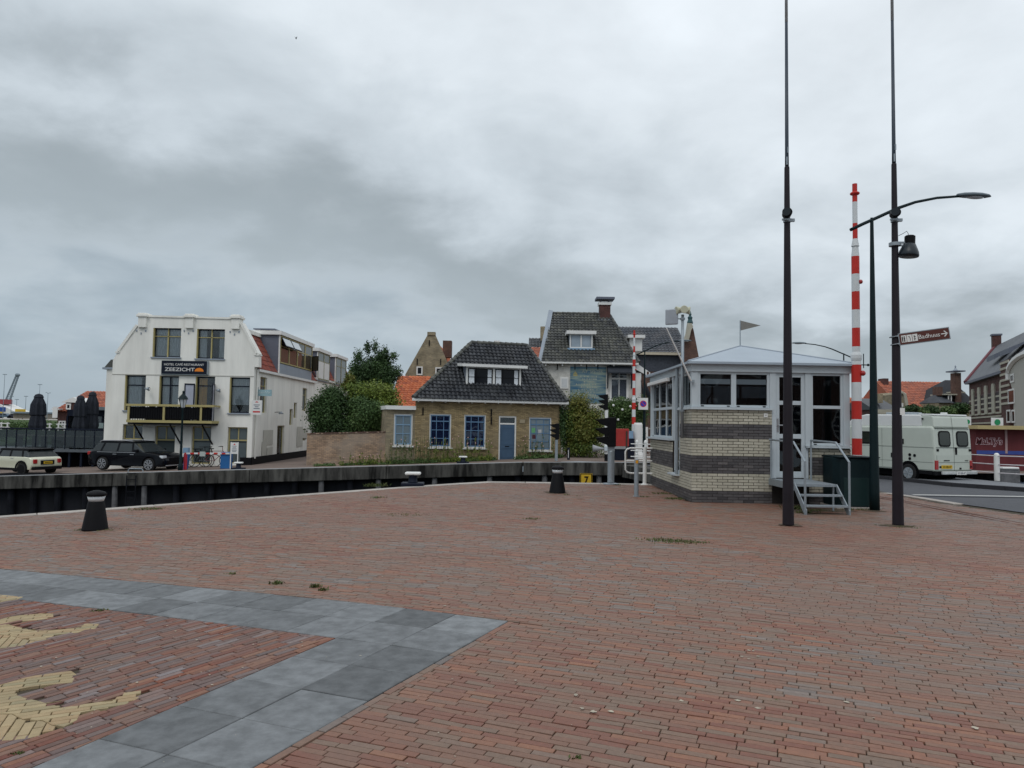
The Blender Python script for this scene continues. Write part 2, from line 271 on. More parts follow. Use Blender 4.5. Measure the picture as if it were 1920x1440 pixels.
def place(name, me, parent=None, label=None, cat=None, group=None, kind=None, M=None, bevel=0.0):
    o = bpy.data.objects.new(name, me); C.objects.link(o)
    if parent is not None: o.parent = parent
    if M is not None: o.matrix_local = M
    if bevel:
        b = o.modifiers.new('bevel', 'BEVEL'); b.width = bevel; b.segments = 2; b.limit_method = 'ANGLE'
    tag(o, label, cat, group, kind); return o
def tag(o, label=None, cat=None, group=None, kind=None):
    if label: o['label'] = label
    if cat: o['category'] = cat
    if group: o['group'] = group
    if kind: o['kind'] = kind
def thing(name, label, cat, loc=(0, 0, 0), rz=0.0, group=None):
    o = bpy.data.objects.new(name, None); C.objects.link(o); o.location = loc; o.rotation_euler = (0, 0, rz); o.empty_display_size = 0.2
    tag(o, label, cat, group); return o
def dup(o, loc=None, rz=None, label=None, parent=None):
    c = o.copy(); C.objects.link(c)
    if parent is not None: c.parent = parent
    if loc is not None: c.location = loc
    if rz is not None: c.rotation_euler = (0, 0, rz)
    if label: c['label'] = label
    for ch in list(o.children):
        dup(ch, parent=c)
    return c
def Tr(x, y, z, rz=0.0): return Matrix.Translation((x, y, z)) @ Matrix.Rotation(rz, 4, 'Z')
def cut(o, boxes, M=None):
    """carve window pockets out of a solid wall; boxes = list of (matrix, w, h, depth)"""
    c = MB()
    for Mx, w, h, d in boxes: c.box(0, -0.1, 0, w, d, h, Mx)
    me = bpy.data.meshes.new('t'); me.from_pydata(c.v, [], c.f); t = bpy.data.objects.new('t', me); C.objects.link(t)
    t.matrix_world = Matrix.Identity(4)
    p, ml = o.parent, o.matrix_local.copy(); o.parent = None; o.matrix_world = Matrix.Identity(4)
    md = o.modifiers.new('b', 'BOOLEAN'); md.operation = 'DIFFERENCE'; md.object = t; md.solver = 'EXACT'
    dg = bpy.context.evaluated_depsgraph_get(); dg.update()
    nm = bpy.data.meshes.new_from_object(o.evaluated_get(dg)); o.modifiers.clear(); old = o.data; o.data = nm; nm.name = old.name
    bpy.data.objects.remove(t); bpy.data.meshes.remove(me)
    if p is not None: o.parent = p
    o.matrix_local = ml
def text(parent, name, s, h, m, M, align='CENTER', ext=0.004, width=None, bold=0.0, shear=0.0, sp=1.0):
    cu = bpy.data.curves.new('t', 'FONT'); cu.body = s; cu.size = h; cu.align_x = align; cu.align_y = 'CENTER'; cu.extrude = ext; cu.resolution_u = 3; cu.offset = bold; cu.shear = shear; cu.space_character = sp
    t = bpy.data.objects.new('t', cu); C.objects.link(t); dg = bpy.context.evaluated_depsgraph_get(); dg.update()
    me = bpy.data.meshes.new_from_object(t.evaluated_get(dg)); bpy.data.objects.remove(t); me.name = name
    if width:
        xs = [v.co.x for v in me.vertices]; w = max(xs) - min(xs)
        for v in me.vertices: v.co.x *= width / w
    me.materials.clear(); me.materials.append(m)
    return place(name, me, parent, M=M @ Matrix.Rotation(math.pi/2, 4, 'X'))
class Frame:
    """a vertical facade plane; local x along it, y into the building, z up"""
    def __init__(s, org, rz=0.0):
        s.o = Vector(org); s.rz = rz; s.x = Vector((math.cos(rz), math.sin(rz), 0)); s.n = Vector((-math.sin(rz), math.cos(rz), 0))
    def L(s, px, py, y=0.0):
        r = ray(px, py); q = s.o + s.n*y; t = (q - O).dot(s.n) / r.dot(s.n); p = O + r*t - s.o
        return p.dot(s.x), p.z
    def rect(s, a, b, c, d, y=0.0):
        mx, my = (a+c)/2, (b+d)/2
        return s.L(a, my, y)[0], s.L(mx, d, y)[1], s.L(c, my, y)[0], s.L(mx, b, y)[1]
def window(parent, M, w, h, fm, fw=0.06, cols=(), rows=(), bar=0.035, y=0.08, glass=None, curt=None, sill=None, sillm=None, barm=None, depth=0.42, name='window', rim=None, rimm=None, curt_h=1.0, label=None, topcols=()):
    """frame with bars, pane, dark room behind, optional curtains and sill; opening's lower left corner at M"""
    glass = glass or GLASS; barm = barm or fm
    f = MB(); t = 0.07
    f.box(0, y, 0, fw, y+t, h); f.box(w-fw, y, 0, w, y+t, h); f.box(fw, y, 0, w-fw, y+t, fw); f.box(fw, y, h-fw, w-fw, y+t, h)
    wo = f.build(name, fm, parent, M=M, label=label)
    if cols or rows:
        b = MB()
        for c in cols: b.box(w*c-bar/2, y+0.008, fw, w*c+bar/2, y+t-0.01, h-fw)
        for r in rows:
            rr, bb = (r if isinstance(r, tuple) else (r, bar)); b.box(fw, y+0.004, h*rr-bb/2, w-fw, y+t-0.006, h*rr+bb/2)
        b.build('glazing_bar', barm, wo)
    if topcols:
        b = MB(); rr = rows[0][0] if isinstance(rows[0], tuple) else rows[0]
        for c in topcols: b.box(w*c-bar/2, y+0.006, h*rr, w*c+bar/2, y+t-0.008, h-fw)
        b.build('glazing_bar', barm, wo)
    MB().box(fw, y+0.03, fw, w-fw, y+0.037, h-fw).build('pane', glass, wo)
    e = 0.004; d = depth - 0.01
    l = MB(); l.add([(e,y+.08,e),(w-e,y+.08,e),(w-e,d,e),(e,d,e),(e,y+.08,h-e),(w-e,y+.08,h-e),(w-e,d,h-e),(e,d,h-e)], [(0,1,2,3),(4,7,6,5),(3,2,6,7),(0,3,7,4),(1,5,6,2)]); l.build('room_shade_box', dark, wo)  # near-black box, its colour stands in for the unlit room
    if curt:
        cm, spans = curt
        for a, b2 in spans:
            q = MB()
            n = max(2, int((b2-a)*w/0.05)); pts = [(w*(a + (b2-a)*i/n), y+0.13 + 0.018*math.sin(i*1.7), 0) for i in range(n+1)]
            vs = [(p[0], p[1], 0.02 + h*(1-curt_h)) for p in pts] + [(p[0], p[1], h-0.03) for p in pts]
            q.add(vs, [(i, i+1, n+2+i, n+1+i) for i in range(n)]); q.build('curtain', cm, wo)
    if sill:
        MB().box(-0.06, -sill, -0.07, w+0.06, y+0.05, -0.002).build('sill', sillm or fm, wo)
    if rim:
        r = MB(); r.box(-rim, -0.02, -rim*0.0, 0, y, h); r.box(w, -0.02, 0, w+rim, y, h); r.box(-rim, -0.02, h, w+rim, y, h+rim); r.build('casing', rimm or fm, wo)
    return wo
def tiles(parent, quad, m, name='roof_tile', tw=0.22, ch=0.30, amp=0.028, lift=0.035, stuff=True, seg=5):
    """pantiles laid on a roof plane given by eave left, eave right, ridge right, ridge left"""
    a, b, c, d = [Vector(p) for p in quad]; up = (b-a).cross(d-a).normalized()
    ex = (b-a).normalized(); ey = up.cross(ex); 
    def co(p): q = p - a; return q.dot(ex), q.dot(ey)
    bx, by = co(b); cx, cy = co(c); dx, dy = co(d); H = max(cy, dy); n = max(1, round(H/ch)); hh = H/n; mb = MB()
    for k in range(n):
        y0, y1 = k*hh - (0.03 if k else 0.04), (k+1)*hh; t = min(1, max(0, (y0+y1)/2/H)); lx = dx*t; rx = bx + (cx-bx)*t
        ys = [lx]; k0 = math.ceil((lx)/ (tw/seg)); 
        xs = [lx] + [i*tw/seg for i in range(k0, int(math.floor(rx/(tw/seg)))+1) if lx < i*tw/seg < rx] + [rx]
        jit = 0.004*random.random()
        vs = []
        for x in xs:
            ph = (x/tw) % 1.0; w = amp*(math.sin(2*math.pi*ph) + 0.35*math.sin(4*math.pi*ph+0.6)) + amp + jit
            vs += [a + ex*x + ey*y0 + up*(w+lift-0.03), a + ex*x + ey*y0 + up*(w+lift), a + ex*x + ey*y1 + up*w]
        for i in range(len(xs)-1):
            tid = int(math.floor(xs[i]/tw)); rr = (math.sin(tid*12.9898 + k*78.233)*43758.5453) % 1.0
            mb.add([], [], r=rr); o = len(mb.v)
            mb.f += [(o+3*i, o+3*i+3, o+3*i+4, o+3*i+1), (o+3*i+1, o+3*i+4, o+3*i+5, o+3*i+2)]; mb.r += [rr, rr]
        mb.v += [tuple(p) for p in vs]
    return mb.build(name, m, parent, kind='stuff' if stuff else None, smooth=False)
def foliage(name, m, clumps, n, leaf, parent=None, seed=1, flat=0.55, **kw):
    """leaf sized faces spread through clumps; clumps = (centre, radii)"""
    rg = np.random.default_rng(seed); wts = np.array([r[0]*r[1]*r[2] for c, r in clumps])**0.75; wts /= wts.sum()
    idx = rg.choice(len(clumps), n, p=wts); cs = np.array([c for c, r in clumps])[idx]; rs = np.array([r for c, r in clumps])[idx]
    d = rg.normal(size=(n, 3)); d /= np.linalg.norm(d, axis=1)[:, None]; rad = rg.random(n)**(0.42)
    rad = rad*(1 + 0.21*rg.normal(size=n)); pos = cs + d*rs*rad[:, None]
    ax = rg.normal(size=(n, 3)); nrm = d*0.8 + rg.normal(size=(n, 3))*0.7 + np.array([0, 0, 0.5]); nrm /= np.linalg.norm(nrm, axis=1)[:, None]
    a = np.cross(nrm, ax); a /= np.linalg.norm(a, axis=1)[:, None]; b = np.cross(nrm, a)
    s = leaf*(0.6 + 0.8*rg.random(n))[:, None]
    v = np.stack([pos - a*s*0.9, pos - b*s*flat + nrm*s*.15, pos + a*s*0.9, pos + b*s*flat - nrm*s*.1], 1).reshape(-1, 3)
    return quads(name, m, v, n, rnd=(idx*0.618 % 1)*0.55 + rg.random(n)*0.45, parent=parent, **kw)
def quads(name, m, v, n, rnd=None, parent=None, **kw):
    me = bpy.data.meshes.new(name); me.vertices.add(len(v)); me.vertices.foreach_set('co', np.ascontiguousarray(v, dtype=np.float32).ravel())
    me.loops.add(n*4); me.loops.foreach_set('vertex_index', np.arange(n*4, dtype=np.int32)); me.polygons.add(n)
    me.polygons.foreach_set('loop_start', np.arange(0, n*4, 4, dtype=np.int32)); me.update(calc_edges=True)
    at = me.attributes.new('rnd', 'FLOAT', 'FACE'); at.data.foreach_set('value', np.asarray(rnd if rnd is not None else np.random.rand(n), dtype=np.float32))
    me.materials.append(m); return place(name, me, parent, **kw)
def blobs(c, r, k, seed, spread=0.75, size=0.45):
    rg = np.random.default_rng(seed); out = []
    for i in range(k):
        d = rg.normal(size=3); d /= np.linalg.norm(d); q = spread*rg.random()**0.4
        s = size*(0.65 + 0.7*rg.random()); out.append((tuple(np.array(c) + d*np.array(r)*q), (r[0]*s, r[1]*s, r[2]*s)))
    return out
def grid_sheet(name, m, x0, x1, y0, y1, nx, ny, f, **kw):
    mb = MB()
    vs = [(x0+(x1-x0)*i/nx, y0+(y1-y0)*j/ny) for j in range(ny+1) for i in range(nx+1)]
    mb.add([(x, y, f(x, y)) for x, y in vs], [(j*(nx+1)+i, j*(nx+1)+i+1, (j+1)*(nx+1)+i+1, (j+1)*(nx+1)+i) for j in range(ny) for i in range(nx)])
    return mb.build(name, m, **kw)
# ------------------------------------------------------------------ ground, water, paving
QA, QB, QC = (-10.23, 15.12), (-0.64, 21.45), (10.0, 21.2)
def qy(x):
    if x < QB[0]: return QB[1] + (x-QB[0])*(QB[1]-QA[1])/(QB[0]-QA[0])
    return QB[1] + (x-QB[0])*(QC[1]-QB[1])/(QC[0]-QB[0])
def ground_near():
    mb = MB(); xs = list(np.linspace(-34, 16, 101)); ny = 30; top = lambda x: qy(x) - 0.12
    vs = []
    for x in xs:
        y1 = top(x)
        for j in range(ny+1): y = -8 + (y1+8)*j/ny; vs.append((x, y, gz(x, y)-0.014 - (0.35 if x > 10.2 and y > 18.3 else 0)))
    n = ny+1
    mb.add(vs, [(i*n+j, (i+1)*n+j, (i+1)*n+j+1, i*n+j+1) for i in range(len(xs)-1) for j in range(ny)])
    return mb.build('square_ground', sand, kind='structure')
square = ground_near()
tag(square, 'brick paved harbour square in the foreground')
watm = mat('canal_water', (0.008, 0.012, 0.012), 0.08, var=0.3, bump=0.25, bscale=2.5)
MB().add([(-160,-30,-3.1),(120,-30,-3.1),(120,70,-3.1),(-160,70,-3.1)], [(0,1,2,3)]).build('canal_water', watm, kind='structure', label='dark canal water between the two quays')
farg = mat('far_quay_paving', (0.17, 0.13, 0.11), 0.95, var=0.2, scale=0.6, bump=0.3, bscale=8)
def far_sheet(x0, x1, y0, y1, nx, ny, f, name, m, label): return grid_sheet(name, m, x0, x1, y0, y1, nx, ny, f, kind='structure', label=label)
far_sheet(-90, 10, 36.6, 70, 60, 4, lambda x, y: fz(x), 'far_quay_ground', farg, 'brick paved quay across the canal in front of the hotel and cottage')
terr = mat('far_terrain', (0.10, 0.11, 0.075), 1.0, var=0.3, scale=0.05)
far_sheet(-900, 900, 69.9, 1500, 30, 20, lambda x, y: -1.95 + 0.0*x if x < -25 else -0.6, 'terrain', terr, 'flat far land reaching the horizon')
far_sheet(9.5, 90, 41, 70, 10, 4, lambda x, y: -0.62, 'right_bank_ground', farg, 'low paved bank beyond the water at the right')
# far quay wall and its coping, one block after the other
wq = MB(); wq.add([(-90,36.75,-4),(10,36.75,-4),(10,36.75,-0.5),(-90,36.75,-2.4)], [(0,1,2,3)]); wq.box(-90, 36.76, -4.5, 10, 37.2, -2.45)
qwall = wq.build('far_quay_wall', sheet, kind='structure', label='dark far quay wall below the concrete coping')
x = -72.0
while x < 9.9:
    x2 = min(10.0, x + 6.6); b = MB()
    for k in range(1):
        za, zb = fz(x) , fz(x2)
        b.add([(x+.012,36.2,za-.60),(x2-.012,36.2,zb-.60),(x2-.012,36.78,zb-.60),(x+.012,36.78,za-.60),(x+.012,36.2,za+.02),(x2-.012,36.2,zb+.02),(x2-.012,36.78,zb+.02),(x+.012,36.78,za+.02)],
              [(0,3,2,1),(4,5,6,7),(0,1,5,4),(1,2,6,5),(2,3,7,6),(3,0,4,7)])
    b.build('coping_block', concrete, qwall, bevel=0.03)
    MB().add([(x+.03,36.24,za+.026),(x2-.03,36.24,zb+.026),(x2-.03,36.8,zb+.026),(x+.03,36.8,za+.026)], [(0,1,2,3)]).build('coping_top', conc_top, qwall)
    x = x2
for k, px in enumerate((20, 62, 108, 160, 217, 272, 330, 395, 440, 500, 552, 603, 656, 710, 762, 815, 866, 918, 970, 1021, 1072, 1123, 1175)):
    vis = px in (217, 272, 603, 710, 815, 918, 1021, 1123); p = P(px, 900, 36.45)
    b = MB(); zt = fz(p.x) - 0.62; w = 0.13 if vis else 0.16
    b.cyl((p.x+0.03, 36.55 if not vis else 36.42, -4), (p.x, 36.55 if not vis else 36.42, zt), w*1.05, w, 10)
    b.build('timber_pile', pilem if vis else mat('slimy_pile', (0.011, 0.012, 0.016), 0.9, var=0.6, scale=2, spec=0.1), qwall)
# ---- bricks of the square
BA = math.radians(-22.6); SA = math.radians(-24.4); IA = math.radians(57)
SO = Vector((0.0, 6.36)); su = Vector((math.cos(SA), math.sin(SA))); sv = Vector((-math.sin(SA), math.cos(SA)))
def suv(x, y): d = Vector((x, y)) - SO; return d.dot(su), d.dot(sv)
def clip(poly, n, c):                           # keep n.p >= c
    out = []
    for i in range(len(poly)):
        a, b = poly[i], poly[(i+1) % len(poly)]; da = n[0]*a[0]+n[1]*a[1]-c; db = n[0]*b[0]+n[1]*b[1]-c
        if da >= 0: out.append(a)
        if (da >= 0) != (db >= 0): t = da/(da-db); out.append((a[0]+(b[0]-a[0])*t, a[1]+(b[1]-a[1])*t))
    return out
def area(p): return 0.5*abs(sum(p[i][0]*p[(i+1) % len(p)][1]-p[(i+1) % len(p)][0]*p[i][1] for i in range(len(p))))
def brick_at(mb, poly, h=0.0, r=None, ch=0.004, tilt=(0, 0)):
    """one paving brick: recessed sides, chamfered rim, its own height and tilt"""
    if len(poly) < 3 or area(poly) < 1e-4: return
    cx = sum(p[0] for p in poly)/len(poly); cy = sum(p[1] for p in poly)/len(poly); n = len(poly)
    if sum(poly[i][0]*poly[(i+1) % n][1]-poly[(i+1) % n][0]*poly[i][1] for i in range(n)) < 0: poly = poly[::-1]
    zz = lambda x, y: gz(x, y) + h + (x-cx)*tilt[0] + (y-cy)*tilt[1]
    ins = []
    for x, y in poly:
        dx, dy = x-cx, y-cy; l = math.hypot(dx, dy) or 1; ins.append((x-dx/l*ch*1.4, y-dy/l*ch*1.4))
    vs = [(x, y, gz(x, y)-0.02) for x, y in poly] + [(x, y, zz(x, y)-ch*0.8) for x, y in poly] + [(x, y, zz(x, y)) for x, y in ins]
    fs = [(i, (i+1) % n, n+(i+1) % n, n+i) for i in range(n)] + [(n+i, n+(i+1) % n, 2*n+(i+1) % n, 2*n+i) for i in range(n)] + [tuple(range(2*n, 3*n))]
    mb.add(vs, fs, r=r)
COLS = [(0.175, 0.066, 0.042), (0.185, 0.096, 0.062), (0.21, 0.092, 0.056), (0.16, 0.106, 0.075), (0.19, 0.122, 0.09), (0.17, 0.084, 0.057), (0.245, 0.108, 0.06), (0.155, 0.118, 0.096), (0.195, 0.098, 0.064), (0.13, 0.11, 0.1), (0.182, 0.116, 0.08), (0.18, 0.1, 0.068), (0.195, 0.158, 0.138)]
COLS.sort(key=lambda c: (c[0]-c[2])/c[0])      # greys first, reds last
pav_a = ramp_mat('paving_brick_joined', COLS, source='attr', patch=0.55, pscale=0.45, var=0.2, scale=30, tint=(0.17, 0.108, 0.08), rough=0.66, spec=0.6)
pav_o = ramp_mat('paving_brick_single', COLS, source='col', patch=0.55, pscale=0.45, var=0.2, scale=30, tint=(0.17, 0.108, 0.08), rough=0.66, spec=0.6)
pav_y = ramp_mat('yellow_paving_brick', [(0.33, 0.25, 0.14), (0.38, 0.30, 0.175), (0.35, 0.24, 0.135), (0.28, 0.24, 0.145)], source='obj', patch=0.35, var=0.15, scale=20, tint=(0.26, 0.22, 0.12))
pav_in = ramp_mat('inner_paving_brick', [(0.15, 0.052, 0.038), (0.20, 0.075, 0.045), (0.13, 0.075, 0.06), (0.16, 0.12, 0.115), (0.18, 0.07, 0.05), (0.24, 0.12, 0.075), (0.12, 0.095, 0.095), (0.19, 0.09, 0.06), (0.21, 0.18, 0.18)], source='attr', patch=0.5, pscale=0.6, var=0.22, scale=30, tint=(0.15, 0.12, 0.105))
from mathutils import noise as mno
def tone(x, y, a=BA):
    # which brick of the ramp: mostly chance, partly runs of grey or red along the rows
    u = x*math.cos(a)+y*math.sin(a); v = -x*math.sin(a)+y*math.cos(a)
    n = mno.noise(Vector((u*.55, v*2.2, 3.3))) + .7*mno.noise(Vector((u*.2, v*.35, 8.1)))
    return min(.999, max(.001, .58 + n*.34 + random.uniform(-.46, .46)))
def lay(ang, L, W, x0, x1, y0, y1, keep, gap=0.007, stagger=0.5, jit=0.004):
    """rectangles in staggered rows; keep(x, y) says where"""
    u = (math.cos(ang), math.sin(ang)); v = (-math.sin(ang), math.cos(ang)); R = math.hypot(x1-x0, y1-y0)/2 + 1; cx, cy = (x0+x1)/2, (y0+y1)/2
    nr = int(2*R/W); nc = int(2*R/L); out = []
    for j in range(-nr//2, nr//2+1):
        off = random.uniform(0, L) if stagger is None else (j % 2)*L*stagger + random.uniform(-.03, .03)
        for i in range(-nc//2, nc//2+1):
            a = i*L + off; b = j*W; x = cx + a*u[0] + b*v[0]; y = cy + a*u[1] + b*v[1]
            if not (x0 < x < x1 and y0 < y < y1) or abs(x) > 0.72*y + 1.6 or not keep(x, y): continue
            l = (L-gap)/2*(1+random.uniform(-jit*3, 0)); w = (W-gap)/2*(1+random.uniform(-jit*6, 0)); t = random.uniform(-.012, .012)
            uu = (math.cos(ang+t), math.sin(ang+t)); vv = (-uu[1], uu[0]); x += random.uniform(-.0015, .0015); y += random.uniform(-.0015, .0015)
            out.append((x, y, uu, vv, l, w, ang+t))
    return out
def corners(x, y, uu, vv, l, w): return [(x+sa*l*uu[0]+sb*w*vv[0], y+sa*l*uu[1]+sb*w*vv[1]) for sa, sb in ((-1,-1),(1,-1),(1,1),(-1,1))]
edge = lambda x: x < 9.0
def keep_main(x, y):
    if y > qy(x) - 0.42: return False
    if x > 9.7 + max(0, (17.2-y))*0.2 or y > 21: return False
    if 3.9 < x < 7.5 and y > 16.45: return False
    u, v = suv(x, y); return u > -0.1 or v > -0.03
bl = lay(BA, 0.2, 0.0525, -17, 13, 2.4, 22, keep_main, gap=0.0045, stagger=None)
q1n = Vector((QB[0]-QA[0], QB[1]-QA[1])).normalized(); qn = (q1n.y, -q1n.x)     # towards the square
main = MB(); singles = []
bl.sort(key=lambda t: t[0]**2 + t[1]**2)
for k, (x, y, uu, vv, l, w, an) in enumerate(bl):
    pl = corners(x, y, uu, vv, l, w); u, v = suv(x, y)
    h = random.gauss(0, 0.0012) + .004*math.sin(1.3*x+.6*y)*math.sin(.9*y-.5*x+1) + .002*math.sin(3.1*x+2.2*y); e_ = .05
    und = lambda a, b: .004*math.sin(1.3*a+.6*b)*math.sin(.9*b-.5*a+1) + .002*math.sin(3.1*a+2.2*b)
    tl = (random.gauss(0, .007)+(und(x+e_, y)-und(x-e_, y))/.1, random.gauss(0, .007)+(und(x, y+e_)-und(x, y-e_))/.1)
    crosses = False
    if u < 0.25 and v < 0.25:
        if v > 0 or u < -0.1: q = clip(pl, sv, SO.dot(sv) + 0.006)
        else: q = clip(pl, su, SO.dot(su) + 0.056)
        crosses = len(q) != 4 or abs(area(q)-area(pl)) > 1e-5; pl = q
    if not crosses and len(singles) < 250 and x*x + y*y > 3.0**2 and abs(x) < 0.66*y: singles.append((x, y, an, l, w, h, tl, tone(x, y))); continue
    far = y > 9
    if far:
        if len(pl) < 3: continue
        r = tone(x, y); zt = [(a, b, gz(a, b)+h) for a, b in pl]; zb = [(a, b, gz(a, b)-0.012) for a, b in pl]; n = len(pl)
        main.add(zb+zt, [(i, (i+1) % n, n+(i+1) % n, n+i) for i in range(n)] + [tuple(range(n, 2*n))], r=r)
    else: brick_at(main, pl, h, r=tone(x, y), ch=.003, tilt=tl)
main.build('paving_bricks', pav_a, square, kind='stuff')
def brick_mesh(L, W, H, ch, name, m):
    b = MB(); l, w = L/2, W/2
    vs = [(-l,-w,-H),(l,-w,-H),(l,w,-H),(-l,w,-H),(-l,-w,-ch),(l,-w,-ch),(l,w,-ch),(-l,w,-ch),(-l+ch,-w+ch,0),(l-ch,-w+ch,0),(l-ch,w-ch,0),(-l+ch,w-ch,0)]
    fs = [(0,1,5,4),(1,2,6,5),(2,3,7,6),(3,0,4,7),(4,5,9,8),(5,6,10,9),(6,7,11,10),(7,4,8,11),(8,9,10,11)]
    me = bpy.data.meshes.new(name); me.from_pydata(vs, [], fs); me.materials.append(m); return me
pbm = brick_mesh(0.195, 0.048, 0.03, 0.003, 'brick', pav_o)
def lie(x, y, z, ang, tl=(0, 0)):
    return Matrix.Translation((x, y, z)) @ Matrix.Rotation(tl[1], 4, 'X') @ Matrix.Rotation(-tl[0], 4, 'Y') @ Matrix.Rotation(ang, 4, 'Z')
for x, y, an, l, w, h, tl, r in singles:
    gx = (gz(x+.1) - gz(x-.1))/.2; place('brick', pbm, square, M=lie(x, y, gz(x)+h, an, (gx+tl[0], tl[1]))).color = (r, r, r, 1)
# soldier row along the right arm of the slab band
sol = MB(); k = 0.0
while k < 4.6:
    c = SO + su*0.030 - sv*(0.10 + k); an = math.atan2(sv.y, sv.x)
    brick_at(sol, corners(c.x, c.y, (math.cos(an), math.sin(an)), (-math.sin(an), math.cos(an)), 0.099, 0.0245), random.gauss(0, .001)); k += 0.206
sol.build('border_bricks', pav_a, square, kind='stuff')
# slabs: two rows in each arm
sm = brick_mesh(0.494, 0.494, 0.04, 0.004, 'paving_slab', slab)
for i in range(-22, 0):
    for j in range(-14, 0):
        if i >= -2 or j >= -2:
            c = SO + su*(0.5*(i+.5)) + sv*(0.5*(j+.5))
            if abs(c.x) > 0.72*c.y + 1.6 or c.y < 2.3: continue
            gx = (gz(c.x+.2) - gz(c.x-.2))/.4
            place('paving_slab', sm, square, M=lie(c.x, c.y, gz(c.x)+0.001+random.gauss(0, .0012), SA, (gx+random.gauss(0, .002), random.gauss(0, .002))))
# inner bricks and the yellow figures
def gp(px, py): g = G(px, py); return (g.x, g.y)
Z2 = lambda pts: [gp(a/5.333, 1180+b/5.333) for a, b in pts]; Z1 = lambda pts: [gp(a/9.6, 1100+b/9.6) for a, b in pts]
FA = Z2([(-500,700),(0,555),(60,540),(250,485),(420,450),(620,430),(700,410),(765,450),(720,535),(520,552),(300,580),(190,600),(165,655),(240,685),(370,715),(460,745),(570,768),(760,770),(920,735),(1130,722),(1200,640),(1420,600),(1385,690),(1270,745),(1150,785),(1000,800),(800,835),(770,910),(640,975),(520,955),(430,915),(230,900),(120,845),(0,845),(-500,850)])
FB = Z2([(-500,855),(0,852),(120,852),(230,907),(430,922),(520,962),(635,980),(470,1035),(300,1090),(150,1108),(0,1115),(-500,1150)])
FC = Z1([(-300,700),(0,590),(150,550),(400,515),(740,485),(960,490),(960,560),(700,600),(400,620),(180,640),(150,680),(330,730),(450,750),(560,790),(740,800),(1000,780),(1450,745),(1520,670),(1790,670),(1720,755),(1530,780),(1400,830),(1200,850),(980,870),(870,955),(650,985),(450,945),(200,885),(0,868),(-300,870)])
FD = Z1([(-300,872),(0,872),(200,890),(450,950),(640,990),(580,1010),(360,1080),(0,1110),(-300,1130)])
FE = Z1([(-300,165),(0,150),(200,165),(420,185),(300,235),(100,262),(0,285),(-300,330)])
FIG = [FA, FB, FC, FD, FE]
def inside(p, poly):
    c = False; x, y = p; n = len(poly)
    for i in range(n):
        x1, y1 = poly[i]; x2, y2 = poly[(i+1) % n]
        if (y1 > y) != (y2 > y) and x < (x2-x1)*(y-y1)/(y2-y1)+x1: c = not c
    return c
inner = MB()
keep_in = lambda x, y: suv(x, y)[0] < -0.9 and suv(x, y)[1] < -0.9
for (x, y, uu, vv, l, w, an) in lay(IA, 0.2, 0.0525, -9, 0, 2.2, 9.6, keep_in, gap=0.005, stagger=None):
    if any(inside((x, y), f) for f in FIG): continue
    pl = clip(clip(corners(x, y, uu, vv, l, w), -su, -SO.dot(su)+1.006), -sv, -SO.dot(sv)+1.006)
    if len(pl) < 3: continue
    brick_at(inner, pl, random.gauss(0, .0012), tilt=(random.gauss(0, .006), random.gauss(0, .006)))
inner.build('inner_paving_bricks', pav_in, square, kind='stuff')
def figure(poly, ang, L=0.2, W=0.058):
    xs = [p[0] for p in poly]; ys = [p[1] for p in poly]
    for (x, y, uu, vv, l, w, an) in lay(ang, L, W, min(xs)-.2, max(xs)+.2, min(ys)-.2, max(ys)+.2, lambda a, b: True, gap=0.006):
        q = list(poly); cs = corners(x, y, uu, vv, l, w)
        for i in range(4):
            a, b = cs[i], cs[(i+1) % 4]; n = (-(b[1]-a[1]), b[0]-a[0]); q = clip(q, n, n[0]*a[0]+n[1]*a[1])
            if len(q) < 3: break
        if len(q) < 3 or area(q) < 0.0012: continue
        b = MB(); brick_at(b, q, 0.0025 + random.gauss(0, .0006), ch=0.003); 
        if b.v: b.build('yellow_brick', pav_y, square)
figure(FA, math.radians(22)); figure(FB, math.radians(112)); figure(FC, math.radians(22)); figure(FD, math.radians(112)); figure(FE, math.radians(22))
# kerbstones along the near quay
kq = MB(); 
def edge_stones(A, B, n, w=0.36):
    A = Vector(A); B = Vector(B); d = (B-A)/n; t = d.normalized(); nn = Vector((t.y, -t.x)); out = []
    for i in range(n):
        a = A + d*i + t*.006; b = A + d*(i+1) - t*.006; b2 = MB(); z = lambda p: gz(p.x) + 0.012
        ps = [a, b, b + nn*w, a + nn*w]
        b2.add([(p.x, p.y, z(p)-.5) for p in ps] + [(p.x, p.y, z(p)) for p in ps], [(0,1,2,3),(7,6,5,4),(4,5,1,0),(5,6,2,1),(6,7,3,2),(7,4,0,3)])
        b2.build('quay_stone', kerbm, square, bevel=0.012)
A0 = (QA[0]-14, QA[1]-14*(QB[1]-QA[1])/(QB[0]-QA[0]))
edge_stones(A0, QB, 26); edge_stones(QB, QC, 10)
nq = MB()
for A, B in ((A0, QB), (QB, QC)):
    A = Vector(A); B = Vector(B); t = (B-A).normalized(); nn = Vector((t.y, -t.x))*.1; a = A+nn; b = B+nn
    nq.add([(a.x,a.y,-4),(b.x,b.y,-4),(b.x,b.y,gz(b.x)-.3),(a.x,a.y,gz(a.x)-.3)], [(0,1,2,3)])
nq.build('near_quay_wall', sheet, kind='structure', label='dark near quay wall under the pale kerbstones')
